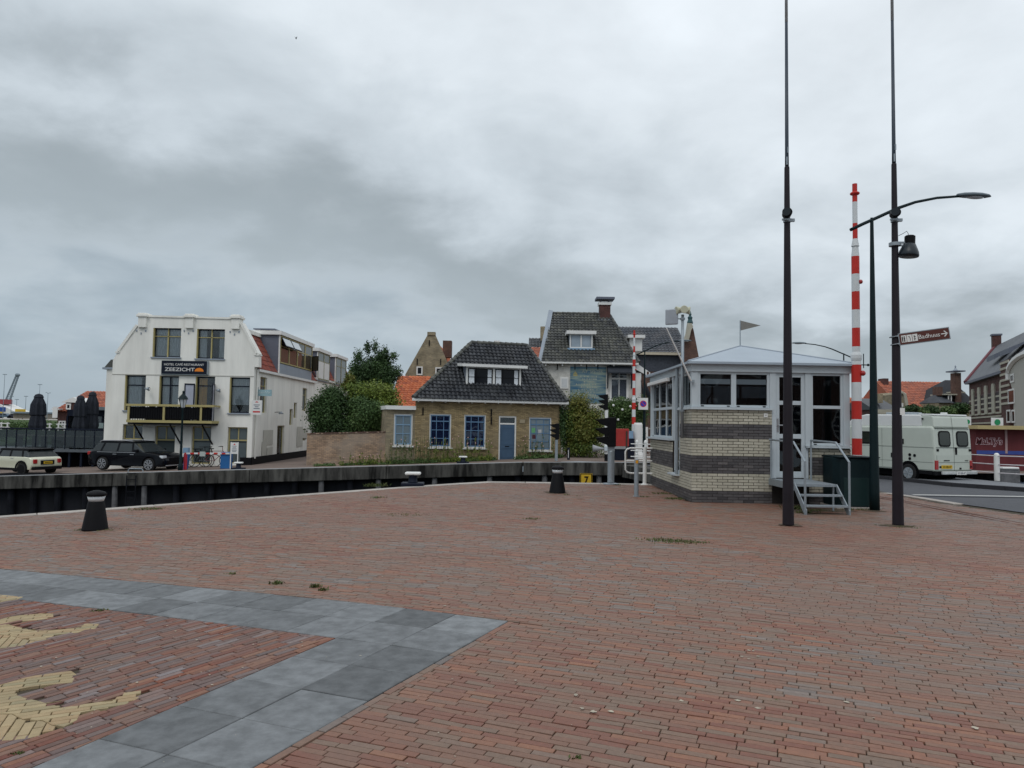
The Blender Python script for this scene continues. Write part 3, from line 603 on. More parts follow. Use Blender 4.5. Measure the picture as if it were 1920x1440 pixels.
# ---- road at the right, kerbs, stop line, gutter
road = MB()
def strip(pts_l, pts_r, z):
    for i in range(len(pts_l)-1):
        a, b, c, d = pts_l[i], pts_l[i+1], pts_r[i+1], pts_r[i]
        road.add([(p[0], p[1], road_z(p[0], p[1])+z) for p in (a, d, c, b)], [(0,1,2,3)])
RL = [(15.0,-4),(13.6,4),(11.6,10),(10.5,15.3),(10.1,17.2),(10.06,20.4),(8.9,25),(7.4,31),(6.0,37.5),(4.5,44)]; RR = [(19.3,-4),(18.0,4),(16.4,10),(15.7,15.3),(15.5,17.2),(15.3,20.4),(14.8,25),(13.6,31),(12.2,37.5),(10.5,44)]
strip(RL, RR, 0.012); rd = road.build('road', asphalt, kind='structure', label='grey asphalt road leading onto the bridge')
br = MB()
for i in range(5, 8):
    a, b, c, d = RL[i], RL[i+1], RR[i+1], RR[i]; vs = [(p[0]+s, p[1], road_z(*p)-dz) for dz in (0.6, 0.01) for p, s in ((a, -.9), (d, 2.6), (c, 2.6), (b, -.9))]
    br.add(vs, [(0,3,2,1),(4,5,6,7),(0,1,5,4),(1,2,6,5),(2,3,7,6),(3,0,4,7)])
br.build('bridge_deck', concrete, kind='structure', label='concrete bridge deck carrying the road over the canal')
ln = MB(); a = G(1712, 928, road_z); b = G(1960, 933, road_z)
ln.add([(10.25,19.02,.02),(15.3,19.0,.02),(15.3,19.2,.02),(10.25,19.2,.02)], [(0,1,2,3)]); 
ln.add([(12.2,14.2,.019),(15.0,12.9,.019),(15.0,13.2,.019),(12.2,14.5,.019)], [(0,1,2,3)])
ln.build('stop_line', linep, rd)
kb = MB()
def kerb_run(pts, w, z0, z1, name, m, par, n_each=1):
    for i in range(len(pts)-1):
        A = Vector(pts[i]); B = Vector(pts[i+1]); k = max(1, int((B-A).length/1.0))
        for j in range(k):
            a = A + (B-A)*(j/k); b = A + (B-A)*((j+1)/k); t = (b-a).normalized(); a2 = a + t*.006; b2 = b - t*.006; nn = Vector((-t.y, t.x))*w
            ps = [a2, a2+nn, b2+nn, b2]; q = MB()
            q.add([(p.x,p.y,road_z(p.x,p.y)+z0) for p in ps] + [(p.x,p.y,road_z(p.x,p.y)+z1) for p in ps], [(0,3,2,1),(4,5,6,7),(0,1,5,4),(1,2,6,5),(2,3,7,6),(3,0,4,7)]); q.build(name, m, par, bevel=0.01)
kerb_run([(10.2,16.9),(10.1,18.4),(10.0,20.6)], 0.25, -0.2, 0.025, 'kerbstone', kerbm, rd)
kerb_run([(9.1,12.4),(9.03,17.0),(8.9,20.2)], 0.09, -0.03, 0.012, 'gutter_strip', mat('rust_gutter', (0.085, 0.032, 0.022), 0.8, var=0.3), rd)
kerb_run([(9.3,12.4),(9.23,17.0),(9.1,20.2)], 0.08, -0.03, 0.012, 'gutter_strip', MATS['rust_gutter'], rd)
kerb_run([(16.0,10),(15.5,15.3),(15.2,20.4),(14.7,25),(13.5,31)][::-1], 0.2, -0.2, 0.14, 'far_kerbstone', mat('dark_kerb', (0.035, 0.035, 0.04), 0.9), rd)
side = MB(); SL = [(16.2,10),(15.7,15.3),(15.4,20.4),(14.9,25),(13.7,31)]; SR = [(20,10),(18.6,15.3),(17.6,20.4),(17.2,25),(16.0,31)]
for i in range(4):
    vs = [(p[0], p[1], road_z(*p)+z) for z in (-1.2, 0.135) for p in (SL[i], SR[i], SR[i+1], SL[i+1])]
    side.add(vs, [(0,3,2,1),(4,5,6,7),(0,1,5,4),(1,2,6,5),(2,3,7,6),(3,0,4,7)])
side.build('pavement', mat('grey_pavement', (0.17, 0.18, 0.195), 0.9, var=0.15, scale=4), kind='structure', label='grey raised pavement beyond the road')
# brick apron right of the gutter is part of the square: rows already laid; weeds and litter
def tuft(px, py, w, h, n, seed, name='weeds', parent=None, f=gz):
    g = G(px, py, f); rg = np.random.default_rng(seed); base = np.stack([g.x + w*rg.normal(size=n)*.42, g.y + rg.normal(size=n)*w*.25, np.zeros(n)], 1)
    base[:, 2] = [f(x, y) for x, y in base[:, :2]]
    ang = rg.random(n)*6.28; lean = rg.random(n)*h*0.9; hh = h*(0.4+0.6*rg.random(n)); t = np.stack([np.cos(ang), np.sin(ang), np.zeros(n)], 1); pt = np.stack([-t[:, 1], t[:, 0], np.zeros(n)], 1)
    tip = base + t*lean[:, None] + np.array([0, 0, 1])*hh[:, None]; mid = base + t*lean[:, None]*.35 + np.array([0, 0, 1])*hh[:, None]*.6; wd = 0.006
    return np.stack([base - pt*wd, base + pt*wd, mid + pt*wd, tip], 1).reshape(-1, 4, 3)
tf = [tuft(px, py, w, h, n, i) for i, (px, py, w, h, n) in enumerate([(1240,1013,.35,.03,220),(1280,1016,.4,.03,260),(1310,1017,.2,.02,90),(519,1095,.07,.045,60),(592,1101,.06,.045,60),(607,1107,.06,.04,50),(995,973,.2,.03,60),(438,1076,.1,.02,30),
    (705,912,.35,.12,130),(708,934,.2,.06,60),(275,955,.4,.06,90),(290,955,.3,.05,70),(742,965,.5,.02,60),(770,966,.5,.02,60),(1265,936,.3,.05,150),(1240,926,.3,.05,110),(1490,955,.25,.10,200),(1510,962,.3,.06,110),(1530,958,.3,.05,80),(1700,988,.3,.02,80),(1665,985,.2,.02,40),(1610,955,.5,.04,140),
    (160,994,.2,.03,60),(200,994,.3,.02,70),(1063,928,.1,.03,25),(1083,930,.12,.02,20),(1082,1421,.03,.015,18),(35,1413,.04,.012,40),(186,1145,.08,.015,60),(1460,1315,.05,.012,20),(1160,910,.2,.05,40),(1210,932,.15,.03,40)])]
v = np.concatenate(tf).reshape(-1, 3); quads('weeds', lf_grass, v, len(v)//4, kind='stuff', label='small grass tufts growing in the paving joints')
lit = MB(); rg = random.Random(5)
litm = mat('litter_petals', (0.38, 0.34, 0.27), 0.9, var=0.3)
for k in range(330):
    if k < 230: px, py = rg.uniform(60, 640), rg.uniform(1130, 1390)
    else: px, py = rg.uniform(300, 1900), rg.uniform(1000, 1438)
    g = G(px, py); u, vv_ = suv(g.x, g.y)
    if k < 230 and not (u < -1.05 and vv_ < -1.05): continue
    s = rg.uniform(.0025, .007) if rg.random() < .92 else rg.uniform(.008, .014); n = 6; ph = rg.random()*6
    lit.add([(g.x + s*(0.6+.5*rg.random())*math.cos(ph+i*6.283/n), g.y + s*(0.5+.5*rg.random())*math.sin(ph+i*6.283/n)*.8, gz(g.x)+.0055+rg.random()*.003) for i in range(n)], [tuple(range(n))])
for px, py, s in ((1079,1305,.03),(1113,1336,.03),(1146,1336,.03),(1092,1330,.025),(1404,1221,.025),(1412,1222,.02),(1391,1233,.02),(1421,1232,.02),(1404,1237,.02),(1523,1232,.015),(1383,1315,.03),(1421,1330,.03),(1828,1367,.035),(717,1082,.018),(834,1137,.025),(73,1050,.04),(1588,1318,.03),(1278,1316,.03)):
    g = G(px, py); s *= .62; n = 9; lit.add([(g.x + s*(0.4+.8*rg.random())*math.cos(i*6.283/n), g.y + s*(0.5+.7*rg.random())*math.sin(i*6.283/n), gz(g.x)+.0075) for i in range(n)], [tuple(range(n))])
lit.build('fallen_petals', litm, kind='stuff', label='small pale petals and droppings scattered on the brick paving')

feet_mb = MB()  # flat patches, darker than the bricks, round the feet of poles and bollards
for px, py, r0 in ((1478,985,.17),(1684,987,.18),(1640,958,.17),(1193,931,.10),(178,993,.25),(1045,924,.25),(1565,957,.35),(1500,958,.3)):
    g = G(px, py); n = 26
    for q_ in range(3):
        cx_, cy_ = g.x+rg.uniform(-.1,.1), g.y+rg.uniform(-.05,.1); ph_ = rg.random()*6; ra = [r0*(.62+.22*math.sin(2*k*6.283/n+ph_)+.2*rg.random()) for k in range(n)]; feet_mb.add([(cx_+ra[k]*1.15*math.cos(k*6.283/n), cy_+ra[k]*math.sin(k*6.283/n), gz(g.x)+.0062+q_*.0006) for k in range(n)], [tuple(range(n))])
feet_mb.build('foot_patches', mat('dark_foot_patch', (.10,.075,.052), 1.0, var=.4, scale=14), kind='stuff', label='dark irregular patches round the feet of poles and bollards')
# ------------------------------------------------------------------ light bollards
def bollard(g, label):
    t = thing('light_bollard', label, 'bollard', g, 0, 'black conical light bollards on the square')
    MB().lathe([(.205,0),(.20,.02),(.125,.46),(.118,.475)], 24).build('body', black, t, smooth=True)
    MB().lathe([(.113,.472),(.140,.56)], 24).build('lamp_ring', lensm, t, smooth=True)
    r = MB()
    for k in range(8): a = k*math.pi/4; r.cyl((.06*math.cos(a), .06*math.sin(a), .475), (.142*math.cos(a), .142*math.sin(a), .57), .006, n=6)
    r.build('lamp_rib', galv, t)
    MB().lathe([(.15,.565),(.155,.60),(.13,.63),(.05,.655),(0.002,.66)], 24).build('cap', black, t, smooth=True)
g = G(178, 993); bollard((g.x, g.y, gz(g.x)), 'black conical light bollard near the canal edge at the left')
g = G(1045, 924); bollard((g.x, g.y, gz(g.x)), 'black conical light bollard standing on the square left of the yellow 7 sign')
# ------------------------------------------------------------------ mooring bollards
def mooring(loc, label, s=1.0):
    t = thing('mooring_bollard', label, 'mooring bollard', loc, 0.05, 'white topped mooring bollards on the quays')
    MB().box(-.30*s,-.22*s,0,.30*s,.22*s,.09*s).build('base_plate', navy, t, bevel=.02)
    MB().lathe([(.15*s,.08*s),(.12*s,.12*s),(.11*s,.26*s),(.13*s,.30*s)], 18).build('shaft', navy, t, smooth=True)
    MB().box(-.21*s,-.14*s,.29*s,.21*s,.14*s,.37*s).build('top', white, t, bevel=.035)
g = G(775, 911); mooring((g.x, g.y-.12, gz(g.x)+.012), 'white topped mooring bollard on the near quay edge')
p = P(447, 877, 37.2); mooring((p.x, 37.2, fz(p.x)), 'white topped mooring bollard across the canal, in front of the hotel corner')
p = P(868, 868, 37.2); mooring((p.x, 37.2, fz(p.x)), 'white topped mooring bollard across the canal, in front of the yellow brick cottage')
# quay ladder rail
p = P(254, 888, 36.5); h = MB(); h.tube([(p.x-.36,36.5,fz(p.x)),(p.x-.36,36.5,fz(p.x)+.13),(p.x-.3,36.5,fz(p.x)+.2),(p.x+.3,36.5,fz(p.x)+.2),(p.x+.36,36.5,fz(p.x)+.13),(p.x+.36,36.5,fz(p.x))], .022, 8)
h.build('ladder_handrail', galv, label='low bent metal grab rail on the far quay coping', cat='handrail')
l = MB()
for sx in (-.22, .22): l.cyl((p.x+sx,36.12,-3.4),(p.x+sx,36.12,fz(p.x)-.1),.025)
for k in range(8): l.cyl((p.x-.22,36.12,-3.1+k*.3),(p.x+.22,36.12,-3.1+k*.3),.018)
lw = thing('quay_ladder', 'steel ladder fixed to the far quay wall below the grab rail', 'ladder', (0,0,0)); l.build('ladder_frame', MATS['slimy_pile'], lw)
# ------------------------------------------------------------------ flagpoles
def flagpole(px, label, tip_py, joint_py, collar_py):
    g = G(px, 985); Y = g.y; t = thing('flagpole', label, 'pole', (g.x, g.y, gz(g.x)), 0, 'tall brown flagpoles on the square'); zz = lambda py: P(px-8, py, Y).z - gz(g.x)
    zj, zc, zt = zz(joint_py), zz(collar_py), zz(tip_py)
    MB().lathe([(.096,0),(.094,.03),(.043,zj-.02),(.040,zj)], 20).build('lower_pole', brownpole, t, smooth=True)
    MB().lathe([(.034,zj-.02),(.032,zj+.25),(.025,zt)], 16).build('upper_pole', bluepole, t, smooth=True)
    MB().lathe([(.026,zt-.02),(.022,zt+2.2),(.01,zt+2.3)], 14).build('pole_tip', palepole, t, smooth=True)
    j = MB(); j.cyl((-.02,-.055,zj+.02),(-.02,-.055,zj+.16),.012); j.cbox((0,-.06,zj+.28),(.02,.02,.1)); j.build('halyard_cleat', galv, t)
    s = MB(); s.cyl((-.05,-.15,zc+.01),(.0,.03,zc+.01),.085,.075,18); s.build('spotlight', black, t, smooth=False, bevel=.01)
    MB().cyl((-.075,-.175,zc+.01),(-.07,-.162,zc+.01),.07,.07,18).build('spotlight_lens', mat('dark_lens', (0.02,.025,.03), .15), t)
    c = MB(); c.cyl((0,0,zc-.13),(0,0,zc-.07),.065,.065,18); c.cbox((.07,-.03,zc-.1),(.09,.05,.05)); c.cbox((-.05,-.07,zc-.1),(.12,.04,.03)); c.build('clamp_ring', galv, t)
    return t, Y, g
fpA, _, _ = flagpole(1478, 'tall brown flagpole without extra lamp, in front of the control cabin door', 40, 313, 403)
fpB, YB, gB = flagpole(1684, 'tall brown flagpole carrying the brown direction sign', 37, 307, 403)
zB = lambda py: P(1677, py, YB).z - gz(gB.x)
fl = thing('floodlight', 'black bell shaped floodlight clamped to the right flagpole', 'floodlight', (gB.x, gB.y, gz(gB.x)))
z0 = zB(450)
MB().lathe([(.165,-.30),(.17,-.28),(.16,-.22),(.10,-.08),(.085,-.07)], 22, M=Matrix.Translation((.25,-.03,z0)) @ Matrix.Rotation(.10,4,'Y')).build('shade', mat('bell_shade', (.02,.028,.035), .35), fl, smooth=True)
MB().lathe([(.088,-.10),(.088,.06),(.07,.075)], 18, M=Matrix.Translation((.25,-.03,z0)) @ Matrix.Rotation(.04,4,'Y')).build('housing', black, fl, smooth=False)
b = MB(); b.cyl((0,0,z0-.11),(0,0,z0-.05),.10,.10,18); b.cbox((.13,-.02,z0-.05),(.16,.04,.03)); b.cbox((.13,-.02,z0-.10),(.16,.03,.03)); b.build('bracket', galv, fl)
MB().tube([(.05,-.03,z0+.07),(.13,-.04,z0+.11),(.19,-.04,z0+.15),(.22,-.03,z0+.12),(.23,-.03,z0+.05)], .005, 5).build('cable', black, fl)
# brown direction sign
sg = thing('direction_sign', 'brown direction sign reading Badhuus with a right arrow', 'sign', (gB.x, gB.y-.09, gz(gB.x)), math.radians(-22))
zs = zB(638); brn = mat('sign_brown', (.095,.03,.024), .5, var=.05); sw = mat('sign_white', (.72,.72,.70), .5, var=.03)
Msg = Matrix.Rotation(math.radians(-2.0), 4, 'Y')
def on_sign(x0, z0_, x1, z1, y0, y1, nm, m): return MB().box(x0, y0, zs+z0_, x1, y1, zs+z1).build(nm, m, sg)
on_sign(.0,-.105,.80,.105,-.012,.012,'frame',galv); on_sign(.014,-.091,.786,.091,-.016,-.012,'panel',brn)
for k, xx in enumerate((.04, .128, .216)):
    on_sign(xx,-.062,xx+.08,.062,-.0195,-.016,'pictogram_panel',sw)
pk = MB()
for xx in (.058, .088): pk.cyl((xx,-.0205,zs+.036),(xx,-.0235,zs+.036),.009,n=10); pk.box(xx-.009,-.0225,zs-.01,xx+.009,-.0205,zs+.024); pk.box(xx-.008,-.0225,zs-.05,xx-.001,-.0205,zs-.01); pk.box(xx+.001,-.0225,zs-.05,xx+.008,-.0205,zs-.01)
pk.tube([(.15,-.021,zs+.03),(.17,-.021,zs+.03),(.18,-.021,zs-.02),(.175,-.021,zs-.045)],.004,4); pk.tube([(.245,-.021,zs+.045),(.25,-.021,zs+.0),(.245,-.021,zs-.045)],.005,4); pk.tube([(.235,-.021,zs+.02),(.27,-.021,zs+.015)],.004,4); pk.tube([(.235,-.021,zs-.02),(.27,-.021,zs-.025)],.004,4)
pk.build('pictogram', black, sg)
text(sg, 'lettering', 'Badhuus', .105, sw, Matrix.Translation((.475,-.0185,zs-.004)), width=.33)
ar = MB(); ar.box(.66,-.0205,zs-.008,.765,-.0165,zs+.008); ar.prism([(.765,-.0205,zs),(.72,-.0205,zs+.05),(.70,-.0205,zs+.05),(.745,-.0205,zs)],(0,.004,0)); ar.prism([(.765,-.0205,zs),(.745,-.0205,zs),(.70,-.0205,zs-.05),(.72,-.0205,zs-.05)],(0,.004,0)); ar.build('arrow', sw, sg)
b = MB(); b.cyl((-.03,.085,zs+.06),(-.03,.085,zs+.075),.095,n=18); b.cyl((-.03,.085,zs-.075),(-.03,.085,zs-.06),.095,n=18); b.box(-.02,-.01,zs+.055,.02,.03,zs+.08); b.box(-.02,-.01,zs-.08,.02,.03,zs-.055); b.build('mounting_band', galv, sg)
# the sign hangs slightly askew: turn it about its clamp
R_ = Matrix.Rotation(math.radians(-16), 3, 'Z') @ Matrix.Rotation(math.radians(-7.5), 3, 'Y'); pv = Vector((0, 0, zs))
sg.rotation_euler = R_.to_euler(); sg.location = Vector(sg.location) + pv - R_ @ pv
MB().box(gB.x-.02, gB.y-.096, zB(778), gB.x+.06, gB.y-.085, zB(765)).build('sticker', sw, fpB, M=Matrix.Translation((-gB.x+.03, -gB.y, 0)))
# ------------------------------------------------------------------ street lamps (one near, three far)
def street_lamp(loc, rz, label):
    t = thing('street_lamp', label, 'street lamp', loc, rz, 'dark green street lamps with a long curved arm')
    MB().lathe([(.098,0),(.095,.4),(.034,6.0),(.028,6.06)], 18).build('post', greenp, t, smooth=True)
    a = [(-.48,0,5.78),(-.2,0,5.92),(.1,0,6.06),(.6,0,6.30),(1.0,0,6.45),(1.5,0,6.57),(2.05,0,6.64)]
    MB().tube(a, .034, 10, radii=[.034]*4+[.03,.028,.026]).build('arm', greenp, t, smooth=True)
    h = MB(); n = 9
    sec = [(1.98,.05,.045),(2.11,.10,.07),(2.31,.13,.08),(2.51,.13,.075),(2.68,.09,.055),(2.76,.03,.02)]; vs = []
    for x_, w_, hh in sec:
        for k in range(12): an = 2*math.pi*k/12; vs.append((x_, w_*math.cos(an), 6.645 + hh*math.sin(an)*(1 if math.sin(an) > 0 else .35) + (x_-2.0)*.03))
    h.add(vs, [(i*12+k, i*12+(k+1) % 12, (i+1)*12+(k+1) % 12, (i+1)*12+k) for i in range(5) for k in range(12)] + [tuple(range(11,-1,-1)), tuple(range(60,72))])
    h.build('lamp_head', mat('lamp_head_grey', (.10,.13,.15), .4), t, smooth=True)
    MB().ball((2.38,0,6.635), (.22,.085,.035), 14, 6).build('lens', lensm, t, smooth=True)
    return t
g = G(1640, 957); lampN = street_lamp((g.x, g.y, gz(g.x)), math.radians(8), 'dark green street lamp beside the green cabinet, between the barrier and the right flagpole')
MB().box(g.x,0,0,g.x+.01,.01,.01) 
for px, Y, rz, lab in ((1583, 42, math.radians(180-15), 'dark green street lamp rising behind the cabin roof, its head pointing left'),
                       (1208, 42, math.radians(8), 'dark green street lamp carrying the no parking sign across the bridge')):
    p = P(px, 800, Y); dup(lampN, (p.x, Y, -.12), rz, lab)
# ------------------------------------------------------------------ striped barriers
def barrier(loc, label):
    t = thing('striped_barrier', label, 'barrier', loc, 0, 'raised red and white striped bridge barriers'); Y = 16.3
    z = lambda py: P(1605, py, Y).z
    reds = [(347,379),(419,448),(481,514),(547,581),(615,650),(684,717),(752,786),(822,853)]
    ys = sorted({345}|{v_ for r_ in reds for v_ in r_}|{900})
    def rad(zz):
        zc, zd = z(655), z(455)
        return .103 if zz < z(672) else (.083 if zz < z(460) else .052)
    for i in range(len(ys)-1):
        a, b = ys[i], ys[i+1]; red = any(a >= r0-2 and b <= r1+1 for r0, r1 in reds); zt, zb_ = z(a), z(b)
        cutz = [zb_] + [q for q in (z(660), z(668), z(452), z(462)) if zb_ < q < zt] + [zt]; prof = []
        for q in cutz: prof.append((rad(q-.001) if q == zt else rad(q+.001), q))
        MB().lathe(prof, 18).build('red_band' if red else 'white_band', redp if red else whitep, t, smooth=False)
    MB().lathe([(.103,z(672)-.05),(.115,z(672)),(.115,z(666)),(.085,z(660))],18).build('lower_collar', whitep, t)
    r = MB(); r.ball((0,0,z(363)), (.105,.105,.045), 14, 6, M=None); r.build('top_lamp', redp, t, smooth=True)
    q = MB(); q.ball((.085,-.05,z(529)), .05, 12, 8); q.build('side_lamp', lampred, t, smooth=True)
    q = MB(); q.ball((.105,-.08,z(700)), .06, 12, 8); q.build('side_lamp', lampred, t, smooth=True)
    m_ = MB(); m_.cyl((.16,0,z(663)),(.16,0,z(690)),.01); m_.cyl((.1,0,z(684)),(.26,0,z(684)),.012); m_.ball((.26,0,z(684)),.03); m_.build('latch_rod', greenp, t)
    return t
p = P(1607, 853, 16.3); bar = barrier((p.x, 16.3, 0), 'tall raised red and white barrier beside the control cabin')
p = P(1188, 810, 41.4); dup(bar, (p.x, 41.4, -.12), 0, 'distant raised red and white barrier across the bridge, right of the blue mural')
# cabinet around the near barrier's foot
a = G(1562, 949); cb_ = thing('barrier_cabinet', 'dark green barrier cabinet at the foot of the near striped barrier', 'cabinet', (7.22, 15.95, .01))
b = MB(); prof = []
for k in range(9): t_ = math.pi*k/8; prof.append((-.36 - .07*math.sin(t_/1), -.32+.64*k/8, 0))
b.prism([(-.36,-.36,0),(.42,-.36,0),(.42,.55,0),(-.36,.55,0),(-.44,.3,0),(-.44,-.15,0)], (0,0,1.05)); b.build('cabinet_body', greenp, cb_, bevel=.03)
MB().box(-.42,-.40,1.05,.45,.58,1.075).build('cabinet_lid', greenp, cb_, bevel=.01)
MB().box(-.46,-.42,0,.46,.6,.035).build('plinth', kerbm, cb_)
e = MB(); e.box(-.30,-.366,.06,.36,-.3605,.64); e.build('door_panel', mat('green_door', (.009,.027,.028), .45), cb_, bevel=.003)
em = MB()
for k in range(14):
    a0 = math.radians(50 + k*20)
    if k < 13: a1 = math.radians(50 + (k+1)*20); em.prism([(.30+.058*math.cos(a0),-.37,.36+.058*math.sin(a0)),(.30+.058*math.cos(a1),-.37,.36+.058*math.sin(a1)),(.30+.032*math.cos(a1),-.37,.36+.032*math.sin(a1)),(.30+.032*math.cos(a0),-.37,.36+.032*math.sin(a0))],(0,.004,0))
em.build('round_emblem', sw, cb_)
# ------------------------------------------------------------------ control cabin
CO = (3.96, 16.4); KW, KD = 3.48, 4.9
kb_ = thing('control_cabin', 'bridge control cabin with striped brick base and pyramid roof', 'cabin', (CO[0], CO[1], .008))
crs = .0635
def kz(n): return n*crs
bands = [(0,4,'d'),(4,10,'l'),(10,16,'d'),(16,22,'l'),(22,27,'d'),(27,32,'l')]
lightm = ramp_mat('pale_glazed_brick', [(.38,.36,.285),(.47,.445,.36),(.43,.405,.325),(.51,.485,.40)], source='obj', rough=.6, patch=.5, pscale=1.3, tint=(.33,.31,.25)); lighta = ramp_mat('pale_glazed_brick_joined', [(.38,.36,.285),(.47,.445,.36),(.43,.405,.325),(.51,.485,.40)], source='attr', rough=.6, patch=.5, pscale=1.3, tint=(.33,.31,.25))
darkm = ramp_mat('dark_glazed_brick', [(.045,.042,.045),(.095,.088,.09),(.065,.062,.066),(.13,.12,.12)], source='attr', rough=.55, patch=.3, pscale=2.5, tint=(.10,.095,.095))
core = MB(); mort = mat('dark_mortar', (.035,.03,.027), .95)
z_sill = kz(32)
# cores 12 mm behind the brick faces
core.box(.012,.012,0, 1.76,.30,z_sill)                 # front left of the door
core.box(.012,.28,0, .30,1.20,z_sill)                  # left face, near the corner
core.box(.012,1.98,0, .30,KD-.012,1.30)                # left face parapet
core.box(.012,1.20,0,.30,1.98,.50)                     # below the tall slot
core.box(2.56,.012,0, KW-.012,.30,1.22); core.box(1.76,.02,0,2.56,.3,.55)
core.box(KW-.3,.28,0,KW-.012,KD-.012,1.22); core.box(.3,KD-.3,0,KW-.3,KD-.012,1.22)
core.build('wall_core', mort, kb_)
bm_ = brick_mesh(.214, .0535, .1, .002, 'brick', lightm)     # face towards +z of the template
singles_n = 0; ljoin = MB(); djoin = MB()
def face_bricks(Mf, x0, x1, zmax, zmin_c=0, parts=True, zmax_c=32):
    """running bond on a wall face: Mf maps (x, z, out) to the cabin"""
    global singles_n
    for c0, c1, kind in bands:
        for c in range(c0, c1):
            if c < zmin_c or c >= zmax_c or kz(c+1) > zmax + .01: continue
            x = x0 - (0.113 if c % 2 else 0)
            while x < x1 - .01:
                a = max(x, x0) + .005; b = min(x + .226, x1) - .005; x += .226
                if b - a < .03: continue
                out = .0 + random.gauss(0, .0008)
                if kind == 'l' and parts and singles_n < 290 and b - a > .2:
                    o = place('brick', bm_, kb_, M=Mf @ Matrix.Translation(((a+b)/2, kz(c)+crs/2, out))); singles_n += 1
                else:
                    (ljoin if kind == 'l' else djoin).box(a, kz(c)+.005, -.03, b, kz(c)+crs-.005, out, Mf)
Mfront = Matrix(((1,0,0,0),(0,0,-1,0),(0,1,0,0),(0,0,0,1))); Mleft = Matrix(((0,0,-1,0),(-1,0,0,0),(0,1,0,0),(0,0,0,1)))
face_bricks(Mfront, 0, 1.76, z_sill); face_bricks(Mfront, 2.56, KW, 1.22)
# left face: x of the template runs from the back to the front
Ml = Matrix(((0,0,-1,0),(-1,0,0,0),(0,1,0,0),(0,0,0,1)))
face_bricks(Ml, -1.20, -.0, z_sill); face_bricks(Ml, -KD, -1.98, 1.28); face_bricks(Ml, -1.98, -1.20, .5)
Mr = Matrix(((0,0,1,KW),(1,0,0,0),(0,1,0,0),(0,0,0,1))); face_bricks(Mr, 0, KD, 1.22, parts=False)
ljoin.build('pale_bricks', lighta, kb_, kind='stuff'); djoin.build('dark_bricks', darkm, kb_, kind='stuff')
# floor, ceiling
MB().box(.3,.3,0,KW-.3,KD-.3,.52).build('floor', mort, kb_); EZ = 3.03
fr = thing; 
fm = kgrey
def post(x0, y0, x1, y1, z0, z1, nm='corner_post'): return MB().box(x0, y0, z0, x1, y1, z1).build(nm, fm, kb_, bevel=.006)
post(.0,.02,.14,.16,z_sill+.05,EZ-.1); post(1.72,.02,1.86,.16,.53,EZ-.1); post(2.50,.02,2.62,.16,.53,EZ-.1); post(KW-.14,.02,KW,.16,1.27,EZ-.1)
post(.0,1.16,.12,1.26,.5,EZ-.1); post(.0,1.94,.12,2.04,1.3,EZ-.1); post(.0,KD-.14,.14,KD,1.3,EZ-.1); post(KW-.14,KD-.14,KW,KD,1.2,EZ-.1)
MB().box(-.02,-.01,EZ-.16,KW+.02,.14,EZ-.0).build('fascia', fm, kb_); MB().box(-.02,.14,EZ-.16,.12,KD+.02,EZ).build('fascia', fm, kb_); MB().box(KW-.12,.14,EZ-.16,KW+.02,KD+.02,EZ).build('fascia', fm, kb_)
MB().box(-.04,-.06,z_sill,1.76,.2,z_sill+.045).build('sill', kgrey, kb_); MB().box(-.06,.2,z_sill,.2,1.2,z_sill+.045).build('sill', kgrey, kb_)
MB().box(-.10,1.98,1.30,.2,KD+.05,1.345).build('sill', kgrey, kb_); MB().box(2.5,-.08,1.225,KW+.05,.2,1.27).build('sill', kgrey, kb_); MB().box(-.12,1.20,.49,.14,1.98,.53).build('sill', kgrey, kb_)
kglass = glass_mat('cabin_glass', tint=(.42,.44,.46), see=.85, base=(.006,.007,.009))
def kwin(M, w, h, cols=(), rows=(), nm='window', fw=.055):
    f = MB(); f.box(0,0,0,fw,.07,h); f.box(w-fw,0,0,w,.07,h); f.box(fw,0,0,w-fw,.07,fw); f.box(fw,0,h-fw,w-fw,.07,h)
    for c in cols: f.box(w*c-.03,.004,fw,w*c+.03,.066,h-fw)
    for r in rows: f.box(fw,.006,h*r-.035,w-fw,.064,h*r+.035)
    wo = f.build(nm, fm, kb_, M=M, bevel=.004)
    xs = [0]+list(cols)+[1]; zs_ = [0]+list(rows)+[1]
    for i in range(len(xs)-1):
        for j in range(len(zs_)-1):
            e = .012; MB().box(w*xs[i]+e,.03,h*zs_[j]+e,w*xs[i+1]-e,.038,h*zs_[j+1]-e).build('pane', kglass, wo)
    q = MB(); q.cbox((.1,-.004,.03),(.06,.012,.022)); q.cbox((w-.12,-.004,.03),(.06,.012,.022)); q.build('latch', black, wo)
    return wo
zb0 = z_sill+.05; hh = EZ-.16-zb0
kwin(Tr(.14,.04,zb0), .79, hh); kwin(Tr(.93,.04,zb0), .79, hh)
# right hand window beside the door and door
kwin(Tr(2.62,.04,1.275), KW-.14-2.62, EZ-.16-1.275, rows=(.53,))
dr = MB(); w, h = .64, EZ-.16-.56; dr.box(0,0,0,.08,.06,h); dr.box(w-.08,0,0,w,.06,h); dr.box(.08,0,0,w-.08,.06,.14); dr.box(.08,0,h-.1,w-.08,.06,h); dr.box(.08,.002,.86,w-.08,.058,.96); dr.box(.08,.002,1.60,w-.08,.058,1.69)
do = dr.build('door', fm, kb_, M=Tr(1.86,.05,.56), bevel=.004)
for z0_, z1 in ((.14,.86),(.96,1.60),(1.69,h-.1)): MB().box(.08,.025,z0_,w-.08,.033,z1).build('pane', kglass, do)
hd = MB(); hd.cyl((.04,-.05,1.15),(.17,-.05,1.15),.012); hd.cyl((.04,-.05,1.15),(.04,.0,1.15),.012); hd.box(.02,-.008,1.0,.06,0,1.3); hd.build('door_handle', chrome, do)
